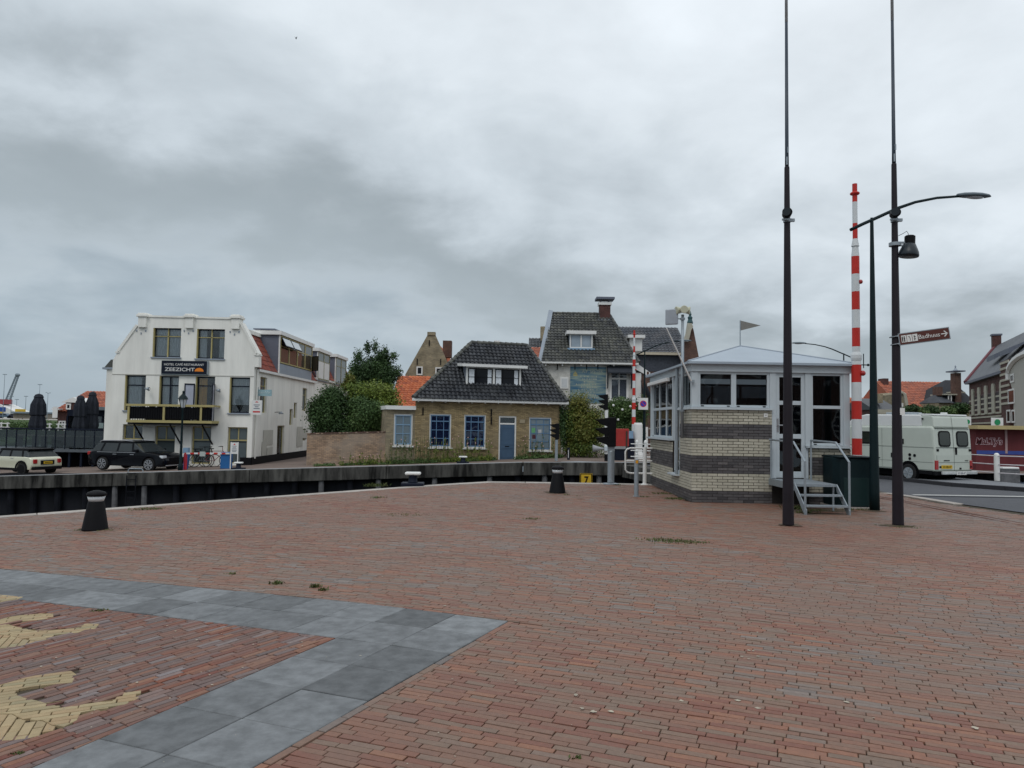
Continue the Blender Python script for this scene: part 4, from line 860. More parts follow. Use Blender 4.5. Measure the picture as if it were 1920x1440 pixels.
# left face windows
Lm = lambda y, z: Matrix.Translation((.04, y, z)) @ Matrix.Rotation(-math.pi/2, 4, 'Z')
hU = EZ-.16
kwin(Lm(1.16, zb0), 1.0, hh); kwin(Lm(1.94, .54), .68, hU-.54, rows=(.66,)); kwin(Lm(KD-.14, 1.35), KD-.14-2.04, hU-1.35, cols=(.33,.66), rows=(.5,))
Rm = lambda y, z: Matrix.Translation((KW-.04, y, z)) @ Matrix.Rotation(math.pi/2, 4, 'Z')
kwin(Rm(.16, 1.27), KD-.32, hU-1.27, cols=(.25,.5,.75), rows=(.5,)); kwin(Matrix.Translation((KW-.14,KD-.04,1.27)) @ Matrix.Rotation(math.pi,4,'Z'), KW-.28, hU-1.27, cols=(.25,.5,.75), rows=(.5,))
MB().box(-.12,2.2,EZ-.26,-.02,KD-.1,EZ-.17).build('blind_box', white, kb_, bevel=.01)
# roof
ov = .12; ap = (KW/2+.07, KD/2, 3.71); rf = MB(); c4 = [(-ov,-ov,EZ+.05),(KW+ov,-ov,EZ+.05),(KW+ov,KD+ov,EZ+.05),(-ov,KD+ov,EZ+.05)]
rf.add(c4+[ap]+[(x,y,EZ) for x,y,z in c4], [(0,1,4),(1,2,4),(2,3,4),(3,0,4),(5,6,1,0),(6,7,2,1),(7,8,3,2),(8,5,0,3),(8,7,6,5)]); rf.build('roof', mat('zinc_roof', (.33,.385,.44), .5, var=.07, scale=1.2), kb_)
sm_ = MB()
for c in c4: sm_.tube([c, ap], .022, 6)
sm_.build('roof_ridge', zinc, kb_)
wv = thing('pennant', 'small triangular grey metal pennant on top of the cabin roof', 'weather vane', (CO[0]+ap[0], CO[1]+ap[1], ap[2]))
MB().cyl((0,0,-.03),(0,0,.66),.013).build('staff', galv, wv); b = MB(); b.prism([(0,0,.66),(.52,0,.54),(.0,0,.40)],(0,.012,0)); b.build('pennant_plate', mat('pennant_grey', (.20,.19,.17), .6), wv)
# interior things seen through the panes
desk = thing('control_desk', 'dark control desk with a tilted screen seen through the cabin front windows', 'desk', (CO[0], CO[1], .53))
d = MB(); d.box(.35,.45,.9,1.6,1.1,1.3); d.build('desk_top', navy, desk)
MB().box(-.15,0,0,.15,.02,.28,M=Tr(1.25,.62,1.52,.6) @ Matrix.Rotation(.3,4,'X')).build('screen', mat('grey_screen', (.35,.36,.35), .5), desk)
d = MB(); d.cyl((.7,.7,1.3),(.7,.7,1.6),.03); d.tube([(.45,.6,1.3),(.5,.6,1.75),(.62,.6,1.9)],.02); d.build('desk_lamp', woodm, desk)
s = MB(); s.box(2.8,2.2,0,3.1,2.6,1.1); s.box(2.0,3.2,0,3.0,3.6,1.9); s.build('cupboard', woodm, desk)
# number plate
nb = MB(); nb.box(0,0,0,.085,.006,.085); np_ = nb.build('number_plate', sw, kb_, M=Tr(1.575,-.014,1.88)); text(np_, 'lettering', '11', .04, black, Tr(.0425,-.002,.043))
# drain pipe and mast on the left face
mst = thing('antenna_mast', 'grey mast with loudspeakers and flat antenna on the left side of the cabin', 'mast', (CO[0]-.07, CO[1]+.62, 0)); zz = lambda py: P(1281, py, CO[1]+.62).z
MB().cyl((0,0,zz(822)),(0,0,zz(590)),.034,.034,12).build('pole', galv, mst, smooth=True)
for k in range(3):
    an = math.radians(-90 + (k-1)*75); dx, dy = math.cos(an), math.sin(an); zt = zz(582)
    MB().cyl((dx*.03,dy*.03,zt),(dx*.17,dy*.17,zt-.01*abs(k-1)),.06,.095,16).build('loudspeaker', mat('beige_plastic', (.50,.50,.38), .5), mst, smooth=False, bevel=.015)
MB().box(-.30,-.05,0,.0,.0,.36,M=Tr(-.10,-.02,zz(609),-.5)).build('flat_antenna', mat('antenna_grey', (.32,.35,.39), .5), mst, bevel=.03)
b = MB(); b.cyl((0,0,zz(598)),(-.14,-.03,zz(598)),.014); b.cbox((0,0,zz(598)),(.09,.09,.05)); b.cbox((0,0,zz(770)),(.09,.09,.05)); b.build('bracket', galv, mst)
MB().cyl((-.06,1.24,.5),(-.06,1.24,EZ),.035,n=12).build('drain_pipe', galv, kb_)
fs = thing('leaning_flagstaff', 'thin white flagstaff leaning out from the cabin corner', 'flagstaff', (CO[0], CO[1], 0))
a = P(1296, 715, CO[1]-.02); e = P(1250, 616, CO[1]-.5)
MB().tube([(a.x-CO[0],-.04,a.z),(e.x-CO[0],-.5,e.z)], .016, 8, radii=[.02,.012]).build('staff', white, fs); MB().cbox((a.x-CO[0]+.02,-.03,a.z-.0),(.09,.06,.06)).build('holder', galv, fs)
# steps
st = thing('entrance_steps', 'grey metal entrance steps with handrails at the cabin door', 'steps', (CO[0]+1.70, CO[1], 0))
MB().box(0,-1.45,.50,.85,0,.55).build('platform', galv, st); MB().box(-.02,-1.46,.42,.0,.0,.56).build('side_plate', galv, st)
for k, (y_, z_) in enumerate(((-1.66,.365),(-1.88,.18))): MB().box(.02,y_-.11,z_-.03,.83,y_+.11,z_).build('tread', galv, st)
for sx in (.0, .83):
    s_ = MB(); s_.prism([(sx,-1.45,.55),(sx,-1.45,.42),(sx,-1.92,.0),(sx,-2.02,.0),(sx,-2.02,.10)],(.02,0,0)); s_.build('stringer', galv, st)
    s_ = MB(); s_.cyl((sx,-1.3,0),(sx,-1.3,.5),.02); s_.build('leg', galv, st)
for sx, y0 in ((.85,-.15),(.0,-.10)):
    r = MB(); r.tube([(sx,y0,1.40),(sx,-1.40,1.38),(sx,-1.98,1.02),(sx,-1.98,.0)], .022, 8); r.cyl((sx,y0,.5),(sx,y0,1.4),.02)
    if sx == 0: r.tube([(-.04,y0,1.4),(.0,y0,1.4)],.02,6)
    r.build('handrail', galv, st)

# brick street front behind the viewer, seen mirrored in the cabin panes
ob = thing('opposite_house', 'brown brick street front behind the viewer mirrored in the cabin panes', 'building', (-8, -17, 0)); MB().box(0,-8,0,42,0,8.5).build('wall', bbrick, ob)
for k in range(13):
    for z_ in (1.0, 4.8):
        f = MB(); x_ = 1+k*3.2; f.box(x_,0,z_,x_+1.3,.06,z_+2.2); f.build('window_frame', white, ob); MB().box(x_+.12,.06,z_+.12,x_+1.18,.07,z_+1.3).build('pane', navy, ob); MB().box(x_+.12,.06,z_+1.42,x_+1.18,.07,z_+2.08).build('pane', navy, ob)
# ------------------------------------------------------------------ things around the near quay edge
g = G(1193, 931); gp_ = thing('galvanised_post', 'short galvanised post with a yellow reflector left of the cabin', 'post', (g.x, g.y, 0))
MB().cyl((0,0,0),(0,0,.87),.052,.052,16).build('post', galv, gp_, smooth=False); MB().box(-.03,-.056,.78,.03,-.05,.85).build('reflector', mat('amber', (.6,.28,.02), .4), gp_)
MB().cyl((0,0,0),(0,0,.02),.08,.08,16).build('collar', galv, gp_)
g = G(1147, 903); tl = thing('traffic_light', 'large black traffic light on a galvanised post at the near quay edge', 'traffic light', (g.x-.16, 21.1, 0))
MB().lathe([(.23,0),(.23,.03),(.07,.05),(.095,.06),(.095,.92),(.08,.96),(.06,.98)], 18).build('post', galv, tl, smooth=False)
MB().box(-.09,-.08,.94,.09,.08,1.06).build('bracket', galv, tl)
MB().box(-.10,-.14,1.06,.12,.14,1.88).build('housing', black, tl, bevel=.02)
for k in range(3):
    z_ = 1.20 + k*.26; v_ = MB(); v_.prism([(-.10,-.13,z_+.13),(-.43,-.12,z_+.09),(-.30,-.12,z_-.02),(-.10,-.13,z_-.10)],(0,.01,0)); v_.prism([(-.10,.12,z_+.13),(-.43,.11,z_+.09),(-.30,.11,z_-.02),(-.10,.12,z_-.10)],(0,.01,0)); v_.prism([(-.10,-.13,z_+.135),(-.43,-.12,z_+.095),(-.43,.12,z_+.095),(-.10,.13,z_+.135)],(0,0,.008)); v_.build('visor', black, tl)
    MB().cyl((-.105,0,z_),(-.112,0,z_),.085,n=16).build('lamp', mat('dark_lamp', (.02,.02,.02), .2), tl)
g = G(1199, 905); gt = thing('tubular_gate', 'white tubular gate beside the cabin on the near quay', 'gate', (g.x, 21.0, 0))
MB().cyl((0,0,0),(0,0,1.06),.055,.055,14).build('post', white, gt)
f = MB(); f.tube([(.55,.0,.98),(.2,0,1.03),(-.40,0,1.03),(-.50,0,1.0),(-.545,0,.93),(-.545,0,.43),(-.50,0,.36),(-.40,0,.33),(.2,0,.33),(.55,.0,.24)], .025, 8); f.tube([(-.545,0,.68),(.2,0,.68),(.55,0,.62)], .02, 8); f.build('gate_frame', white, gt, smooth=True)
MB().lathe([(.11,0),(.11,.03),(.06,.05)], 14).build('foot', white, gt)
s7 = thing('canal_sign', 'yellow square sign with black 7 rising above the near quay edge', 'sign', tuple(P(1099, 903, 21.75)[:2]) + (0,))
MB().box(-.17,0,-.16,.17,.02,.25).build('border', black, s7); MB().box(-.178,.004,-.17,.178,.016,.258).build('yellow_rim', platey, s7); MB().box(-.145,-.004,-.14,.145,0,.225).build('panel', platey, s7)
text(s7, 'lettering', '7', .30, black, Tr(0,-.008,.05), bold=.008, width=.12); MB().box(-.02,.02,-1.2,.02,.06,-.1).build('bracket', galv, s7)
# ------------------------------------------------------------------ far bank street furniture
p = P(1043, 864, 37.4); t2 = thing('traffic_light', 'black traffic light on a pale post right of the cottage', 'traffic light', (p.x, 37.4, fz(p.x)))
MB().cyl((0,0,0),(0,0,1.05),.075,.07,12).build('post', galv, t2); MB().lathe([(.03,1.0),(.09,1.1),(.05,1.12)],10).build('neck', black, t2)
def small_light(t, z, x=0):
    MB().box(x-.05,-.1,z,x+.13,.1,z+.78).build('housing', black, t, bevel=.02)
    for k in range(3):
        z_ = z+.13+k*.25; v_ = MB()
        for yy in (-.1,.09): v_.prism([(x-.05,yy,z_+.12),(x-.36,yy,z_+.08),(x-.22,yy,z_-.02),(x-.05,yy,z_-.09)],(0,.01,0))
        v_.prism([(x-.05,-.1,z_+.125),(x-.36,-.1,z_+.085),(x-.36,.1,z_+.085),(x-.05,.1,z_+.125)],(0,0,.01)); v_.build('visor', black, t)
small_light(t2, 1.08)
p = P(1134, 866, 37.4); t3 = thing('signal_mast', 'black and white striped signal mast with a grey horn and lights on top', 'signal mast', (p.x, 37.4, fz(p.x)))
zt = [0,.35,.55,.75,1.2,1.35,2.05,2.15,2.6]
for i in range(len(zt)-1): MB().cyl((.06,0,zt[i]),(.06,0,zt[i+1]),.085,.085,12).build('mast_section', (black, white)[i % 2], t3)
small_light(t3, 2.55); MB().lathe([(.04,0),(.07,.25),(.19,.62)], 16, M=Matrix.Translation((0,-.12,.62)) @ Matrix.Rotation(math.radians(-90),4,'Y')).build('horn', mat('horn_grey', (.3,.31,.32), .5), t3, smooth=True)
MB().box(-.05,-.2,.5,.17,.0,.75).build('horn_driver', kgrey, t3, bevel=.02)
p = P(1066, 860, 38.2); ps = thing('wooden_post', 'small dark post between the cottage and the round shrub', 'post', (p.x, 38.2, fz(p.x))); MB().cyl((0,0,0),(0,0,.62),.07,.065,10).build('post', navy, ps); MB().box(-.03,-.075,.1,.0,-.07,.5).build('reflector', white, ps)
# red cabinet
p = P(1165, 860, 38.5); rc = thing('red_cabinet', 'red notice cabinet on a dark base beneath the rose bush', 'cabinet', (p.x, 38.5, fz(p.x)))
MB().box(-.34,-.14,.72,.36,.16,1.62).build('cabinet_box', mat('cabinet_red', (.36,.035,.03), .5), rc, bevel=.02); MB().box(-.36,-.16,.58,.30,.1,.70).build('shelf', conc_top, rc); MB().box(-.34,-.1,0,.2,.12,.58).build('base', navy, rc); MB().box(.2,-.18,0,.28,-.1,1.5).build('wooden_stake', woodm, rc)
p = P(1196, 862, 40.5); wc = thing('barrier_housing', 'white barrier housing at the foot of the distant striped barrier', 'housing', (p.x, 40.5, -.12)); MB().lathe([(.30,0),(.30,.2),(.24,.4),(.24,1.85),(.2,1.95)], 16).build('body', white, wc, smooth=False); MB().box(-.62,-.3,0,-.24,.3,1.1).build('drive_box', navy, wc, bevel=.02); MB().box(-.55,-.32,1.1,-.3,-.1,1.5).build('blue_plate', lblue, wc)
# no parking sign
p = P(1207, 757, 41.6); npk = thing('no_parking_sign', 'square no parking sign with a blue disc on the far lamp post', 'sign', (p.x, 41.78, p.z))
MB().box(-.27,-.02,-.33,.27,.0,.33).build('plate', sw, npk); sb = mat('sign_blue', (.02,.05,.42), .5); sr = mat('sign_red', (.55,.02,.02), .5)
MB().cyl((0,-.021,0),(0,-.026,0),.185,n=24).build('red_ring', sr, npk); MB().cyl((0,-.027,0),(0,-.031,0),.145,n=24).build('blue_disc', sb, npk); MB().box(-.02,-.035,-.15,.02,-.032,.15,M=Matrix.Rotation(math.radians(-45),4,'Y')).build('red_bar', sr, npk)
# far white railing
rl = thing('white_railing', 'white post and rail fence on the far side of the bridge', 'railing', (0,0,0))
def rail_post(x, y, z, h, par, r=.065): MB().lathe([(r*1.5,0),(r*1.5,.05),(r*.9,.12),(r*.8,.35),(r*1.15,.4),(r*.8,.46),(r*.75,h-.12),(r*1.1,h-.08),(r*.9,h),(r*.3,h+.05)], 12, M=Tr(x,y,z)).build('railing_post', white, par, smooth=False)
ya = 36.9; xs = [P(px, 850, ya).x for px in (1194, 1208, 1232, 1262)]
for k, xx in enumerate(xs): rail_post(xx, ya - .3*k, -.13, 1.05, rl, .075)
for z_ in (.28,.58,.90): MB().tube([(xs[0]-.3,ya,z_-.13),(xs[-1],ya-.9,z_-.13)],.022,6).build('rail', white, rl)
# railing beyond the road at the right
r2 = thing('road_railing', 'white railing with round posts along the pavement right of the camper van', 'railing', (0,0,0))
pr = [(16.9,28.6),(17.25,26.6),(17.6,23.0),(18.1,19.4),(18.8,15.6)]
for x_, y_ in pr[1:]: z_ = road_z(x_, y_)+.135; MB().lathe([(.09,0),(.09,.9),(.075,.95),(.03,.985)], 16, M=Tr(x_,y_,z_)).build('railing_post', white, r2, smooth=False)
for zz_ in (.28,.58,.88):
    MB().tube([(x_, y_, road_z(x_,y_)+.135+zz_) for x_, y_ in pr], .02, 6).build('rail', mat('rail_pale', (.62,.58,.60), .5), r2)
# ------------------------------------------------------------------ hotel
HX0 = P(207, 780, 41.6).x; HX1 = P(474, 780, 41.6).x; HY = 41.6; hz = fz((HX0+HX1)/2)
FH = Frame((HX0, HY, 0)); W = HX1 - HX0
hot = thing('hotel', 'cream hotel with stepped shoulder gable, ochre balcony and navy sign', 'hotel', (HX0, HY, 0))
def hL(px, py): return FH.L(px, py)
bz = -1.75
def hp(px, py): x, z = hL(px, py); return (x, 0, z)
out = [(0,0,bz), (W,0,bz), (W,0,hL(474,688)[1]), hp(485,688), hp(485,668), hp(481,665), hp(450,607), hp(450,599), hp(262,594), hp(262,600), hp(259,611), hp(223,660), hp(219,662), (0,0,hL(208,676)[1])]
wall = MB().prism(out, (0,.45,0)).build('front_wall', cream, hot)
HD = 54.5 - HY; ez = hL(478, 690)[1]
sidew = MB().box(.3,.44,bz,W-.02,HD,ez-.02).build('side_wall', cream, hot)
pock = []; wins = []
def hw(a, b, c, d, **k): x0, z0, x1, z1 = FH.rect(a, b, c, d); pock.append((Tr(x0,0,z0), x1-x0, z1-z0, .42)); wins.append((Tr(x0,0,z0), x1-x0, z1-z0, k))
for r in ((286.5,615,339,669.5),(368.5,617,421,672.5)): hw(*r, cols=(.5,), rows=(.72,), curt=(curtain, [(.02,.47),(.53,.98)] if r[0] < 300 else [(.03,.3),(.75,.98)]), sill=.08)
hw(233.5,703.5,272.5,769.5, rows=(.72,), curt=(curtain,[(.02,.7)]), sill=.08); hw(430,707.5,468,774.5, rows=(.75,), curt=(curtain,[(.02,.98)]), sill=.08, curt_h=.78)
hw(297.5,705,334,792, rows=(.80,), cols=(.5,), curt=(curtain,[(.05,.42),(.58,.95)]), curt_h=.78)
hw(365.5,706,402,793, rows=(.80,), curt=(ochrec,[(.1,.5)]), curt_h=.8)
for r in ((229,795.5,266,872),(289.5,798.5,327.5,872),(358.5,799.5,395,870),(426,801,463,869.5)): hw(*r, rows=((.64,.07),), topcols=(.5,), gw=1)
cut(wall, pock); pane_dark = glass_mat('frosted_pane', tint=(.5,.55,.55), see=.25, base=(.10,.125,.13), rough=.1)
for M_, w, h, k in wins:
    gw = k.pop('gw', None); wo = window(hot, M_, w, h, navy if not gw else yellowp, y=.16, sillm=zinc, barm=None if not gw else yellowp, glass=None if not gw else (pane_dark if M_.translation.x > 2 else GLASS), fw=.07, bar=.06, **k)
    if not gw:
        b = MB(); b.box(0,.02,0,.05,.2,h); b.build('ochre_reveal', yellowp, wo)
        if k.get('cols') and h < 2: q = MB(); q.box(w/2-.035,.15,.0,w/2+.035,.24,h); q.box(0,.15,h*.72-.022,w,.235,h*.72+.022); q.build('ochre_mullion', yellowp, wo)
    if gw: q = MB(); q.box(.07,.18,.07,w-.07,.22,.1); q.box(.07,.18,h*.58,w-.07,.22,h*.60); q.build('dark_sash', black, wo)
# copings and caps
c = MB()
def seg(a, b, t=.14, o=.06): 
    p0, p1 = Vector(hp(*a)), Vector(hp(*b)); d = (p1-p0).normalized(); n = Vector((-d.z,0,d.x)); n = n if n.z > 0 or (abs(n.z) < .2 and n.x*(p0.x-W/2) > 0) else -n
    c.prism([p0+Vector((0,-o,0)), p1+Vector((0,-o,0)), p1+n*t+Vector((0,-o,0)), p0+n*t+Vector((0,-o,0))], (0,.45+2*o,0))
seg((450,607),(481,665)); seg((259,611),(223,660)); seg((262,594),(450,599), .10); seg((477,666),(486,667),.10); seg((217,662),(225,661),.08)
c.build('coping', cream, hot)
for px in (269, 357, 443):
    x, z = hL(px, 596+ (px-269)*.018); b = MB(); b.box(x-.22,-.16,z-.55,x+.22,.5,z+.04); b.box(x-.30,-.24,z+.04,x+.30,.56,z+.18); b.box(x-.24,-.18,z+.18,x+.24,.52,z+.26); b.build('cap', cream, hot, bevel=.02)
for px, py in ((265,620),(354,620),(440,622)):
    x, z = hL(px, py); q = MB(); q.box(x-.28,-.03,z-.06,x-.22,0,z+.04); q.box(x+.22,-.03,z-.06,x+.28,0,z+.04); q.box(x-.03,-.03,z-.2,x+.03,0,z-.1); q.build('wall_anchor', zinc, hot)
x, z = hL(207, 690); MB().box(x-.62,.3,z-.05,x+.02,.8,z+.06).build('gutter', zinc, hot); b = MB(); b.prism([(x-.5,.3,z+.06),(x,.3,z+.06),(x,.3,z+.5),(x-.15,.3,z+.5)],(0,9,0)); b.build('left_roof', tile_gry, hot); MB().box(x-.42,.4,bz,x+.02,9,z).build('left_wing', cream, hot)
s_ = MB(); s_.box(0.0,-.02,hL(340,703)[1]-.04,W,.0,hL(340,703)[1]+.0); s_.build('string_course', mat('weathered_line', (.42,.41,.37), .9), hot)
# sign
x0, z0, x1, z1 = FH.rect(305.6, 677, 390, 701.5); sn = MB().box(x0,-.20,z0,x1,-.04,z1).build('sign_board', navy, hot, bevel=.01)
MB().box(x0-.03,-.16,z0-.05,x1+.05,-.02,z0).build('sign_rim', galv, hot); MB().box(x1,-.16,z0-.05,x1+.06,-.02,z1).build('sign_rim', galv, hot)
cxs, hs = (x0+x1)/2, z1-z0
text(sn, 'lettering', 'HOTEL CAFÉ RESTAURANT', .17, sw, Tr(cxs,-.205,z0+hs*.70), width=(x1-x0)*.88)
text(sn, 'lettering', 'ZEEZICHT', .27, sw, Tr(x0+(x1-x0)*.41,-.205,z0+hs*.32), width=(x1-x0)*.66, bold=.002)
q = MB(); xc = x0+(x1-x0)*.84; zc_ = z0+hs*.20; q.prism([(xc+.25*math.cos(a),-.21,zc_+.20*math.sin(a)) for a in [math.pi*i/14 for i in range(15)]], (0,.005,0)); q.build('sun_emblem', mat('sun_orange', (.75,.22,.02), .5), sn)
# balcony
x0, z0, x1, z1 = FH.rect(254.5, 759, 411, 793); bd = 1.0; bal = MB().box(x0,-bd,z0,x1,0,z0+.14).build('balcony', yellowp, hot)
MB().box(x0+.05,-bd+.05,z0-.10,x1-.05,0,z0-.005).build('balcony_underside', black, bal)
q = MB(); q.box(x0-.05,-bd-.04,z1-.12,x1+.10,-bd+.10,z1); q.box(x0-.05,-bd+.1,z1-.10,x0+.07,0,z1-.01); q.box(x1-.07,-bd+.1,z1-.10,x1+.05,0,z1-.01); q.build('top_rail', yellowp, bal)
for t in (0.012,.425,.86): xx = x0+(x1-x0)*t; MB().box(xx-.01,-bd-.01,z0+.14,xx+.10,-bd+.08,z1-.12).build('balcony_post', yellowp, bal)
q = MB(); xx = x0+.2
while xx < x1-.05: q.box(xx-.012,-bd+.02,z0+.14,xx+.012,-bd+.044,z1-.12); xx += .13
q.build('balusters', black, bal, kind='stuff')
MB().box(x0+.12,-bd+.06,z0+.2,x1-.1,-bd+.07,z1-.16).build('dark_mesh_panel', black, bal)
for t in (.10,.52,.90): xx = x0+(x1-x0)*t; b = MB(); b.tube([(xx-.1,-.85,z0-.1),(xx+.15,-.02,z0-1.15)],.045,6); b.build('strut', black, bal)
# open door leaves on the balcony
xl, zt_ = hL(349, 727); xr, zb_ = hL(402, 762); 
b = MB(); b.box(0,0,0,.05,.04,1.9); b.box(.55,0,0,.6,.04,1.9); b.box(0,0,1.85,.6,.04,1.9)
for xx, an in ((hL(366,730)[0], math.radians(195)), (hL(402,730)[0], math.radians(-80))):
    lf = MB(); lf.box(0,0,0,.06,.05,2.05); lf.box(.48,0,0,.54,.05,2.05); lf.box(.06,0,1.97,.48,.05,2.05); lo = lf.build('open_door_leaf', navy, hot, M=Tr(xx,-.04,z0+.15,an)); MB().box(.06,.02,.0,.48,.03,1.97).build('pane', mat('curtained_pane', (.40,.42,.50), .3), lo)
bch = thing('balcony_chairs', 'dark folded furniture standing on the hotel balcony', 'furniture', (HX0, HY, 0))
b = MB()
for t in (.2,.3,.55,.62): xx = x0+(x1-x0)*t; b.box(xx,-.8,z0+.14,xx+.35,-.4,z0+.6); b.box(xx,-.42,z0+.6,xx+.35,-.38,z0+.95)
b.build('chair_frames', black, bch)
# wall lamps
for px, py, lab in ((281,727,'left'),(413,730,'right')):
    x, z = hL(px, py); w_ = thing('wall_lamp', 'small dish shaped lamp on the hotel front, '+('left' if lab == 'left' else 'right')+' of the balcony doors', 'lamp', (HX0+x, HY-.02, z), 0, 'dish lamps on the hotel front')
    b = MB(); b.tube([(0,0,0),(0,-.2,.02),(.02,-.3,-.05)],.018); b.build('arm', black, w_); MB().lathe([(.16,0),(.05,.12),(.02,.16)],14,M=Matrix.Translation((.0,-.3,-.12)) @ Matrix.Rotation(.5,4,'Y')).build('shade', galv, w_, smooth=True)
# plinth, right wall drain
MB().box(W-.0-.62,-.03,bz,W+.03,.0,hL(470,858)[1]).build('plinth', black, hot); MB().box(W,-.03,bz,W+.035,HD,-.42).build('plinth', black, hot)
MB().cyl((W+.07,.35,-.5),(W+.07,.35,ez-.1),.045,n=10).build('drain_pipe', cream, hot)
# side wall (local x = W) : positions from the survey
def sY(px): return HX1*F/(px-960)
def sP(px, py): p = P(px, py, sY(px)); r = ray(px, py); t = HX1/r.x; q = O + r*t; return q.y-HY, q.z
Ms = lambda y, z: Matrix.Translation((W, y, z)) @ Matrix.Rotation(math.pi/2, 4, 'Z')
sp_ = []; sw_ = []
def srect(a, b, c, d, **k):
    y0, z0 = sP(a, d)[0], sP((a+c)/2, d)[1]; y1, z1 = sP(c, b)[0], sP((a+c)/2, b)[1]; sp_.append((Ms(y0, z0), y1-y0, z1-z0, .3)); sw_.append((Ms(y0, z0), y1-y0, z1-z0, k))
srect(487,707,502,774, rows=(.75,)); srect(567,728,577,770, rows=(.7,)); srect(551,755,557.5,784); srect(543,767,550,797); srect(567,804,575,826)
srect(519,798,534,856)
# carve the side wall: move pockets into its own thickness
cut(sidew, [(m_ @ Matrix.Translation((0,0.0,0)), w, h, d) for m_, w, h, d in sp_])
for i, (m_, w, h, k) in enumerate(sw_):
    window(hot, m_, w, h, yellowp, y=.14, depth=.30, fw=.06, glass=pane_dark if i < 2 else GLASS, name='side_door' if i == 5 else 'window', **k)
    if i in (0, 2, 3, 4): pass
for (a, b, c, d) in ((490,862,500,828),(493,835,512,806),(500,855,511,838),(556,838,568,800),(566,822,577,806)): y0, z0 = sP(a, b); y1, z1 = sP(c, d); MB().box(W,y0,z0,W+.010+random.random()*.004,y1,z1).build('render_patch', patchw, hot)
y, z = sP(492, 737); x_ = W
sg1 = thing('blue_shop_sign', 'small pale blue sign board projecting above the white sign on the hotel corner', 'sign', (HX1+.05, HY+y-.9, z-.0)); MB().box(0,-.05,-.2,.78,.02,.16).build('board', mat('pale_blue_board', (.28,.42,.46), .6), sg1)
q = MB(); q.tube([(.06,-.056,-.08),(.10,-.056,.06),(.16,-.056,-.05),(.2,-.056,.02),(.26,-.056,-.06),(.30,-.056,.03),(.36,-.056,-.04),(.44,-.056,.08),(.48,-.056,-.06),(.56,-.056,.08),(.62,-.056,-.05),(.7,-.056,.03)],.012,4); q.build('lettering', sw, sg1); MB().cyl((0,.03,-.5),(0,.03,.3),.02).build('bracket', galv, sg1)
y, z = sP(490, 765); sg2 = thing('white_wall_sign', 'square white sign with a red emblem on the hotel corner', 'sign', (HX1+.05, HY-.15, z))
MB().box(-.05,-.06,-.40,.50,.02,.40).build('board', sw, sg2); q = MB()
for k, (w_, zz_) in enumerate(((.34,.14),(.2,.04),(.34,-.06))): q.box(.22-w_/2,-.066,zz_-.02,.22+w_/2,-.06,zz_+.02)
q.build('text_lines', mat('sign_text_grey', (.12,.14,.18), .6), sg2); q = MB(); q.prism([(.12,-.066,.28),(.32,-.066,.28),(.22,-.066,.35)],(0,.004,0)); q.box(.02,-.066,-.28,.42,-.061,-.20); q.build('red_marks', sr, sg2)
wl_ = thing('wall_lamp', 'dish shaped lamp on the hotel side wall above the side door', 'lamp', (HX1, HY+sP(515,775)[0], sP(515,773)[1]), 0, 'dish lamps on the hotel front'); MB().tube([(0,0,0),(.3,0,.02),(.4,-.05,-.05)],.02).build('arm', black, wl_); MB().lathe([(.18,0),(.06,.12),(.02,.16)],12,M=Tr(.4,-.05,-.1)).build('shade', galv, wl_, smooth=True)
# mansard roof on the right side with dormers
rtz = hL(461, 618)[1]; rin = 1.15
def ry(px, py, inx=0.0):        # point on a plane x = W - inx
    r = ray(px, py); t = (HX1-inx)/r.x; q = O + r*t; return q.y-HY, q.z
q = MB(); q.prism([(W-rin,.40,ez),(W-.06,.40,ez),(W-rin,.40,rtz)], (0,HD-.40,0)); q.box(.8,.45,ez,W-rin,HD,rtz-.02); q.build('roof_body', tile_hotel, hot)
tiles(hot, [(W+.02,.45,ez+.02),(W+.02,HD,ez+.02),(W-rin,HD,rtz),(W-rin,.45,rtz)], tile_hotel, ch=.34)
MB().box(1.0,.45,rtz,W-rin+.16,HD,rtz+.22).build('roof_fascia', cream, hot); MB().box(W-.02,.44,ez-.16,W+.16,HD,ez-.02).build('gutter', white, hot)
vt = MB(); y, z = ry(507, 612, 1.6); vt.box(W-2.2,y-.4,rtz+.2,W-1.4,y+.4,rtz+.75); vt.build('vent_housing', galv, hot); MB().box(W-2.5,y-.65,rtz+.85,W-1.1,y+.65,rtz+.92).build('vent_cap', zincdark, hot)
q = MB()
for dx in (-2.1,-1.5): q.box(W+dx-.04,y-.35,rtz+.7,W+dx+.04,y-.27,rtz+.86)
q.build('vent_leg', galv, hot)
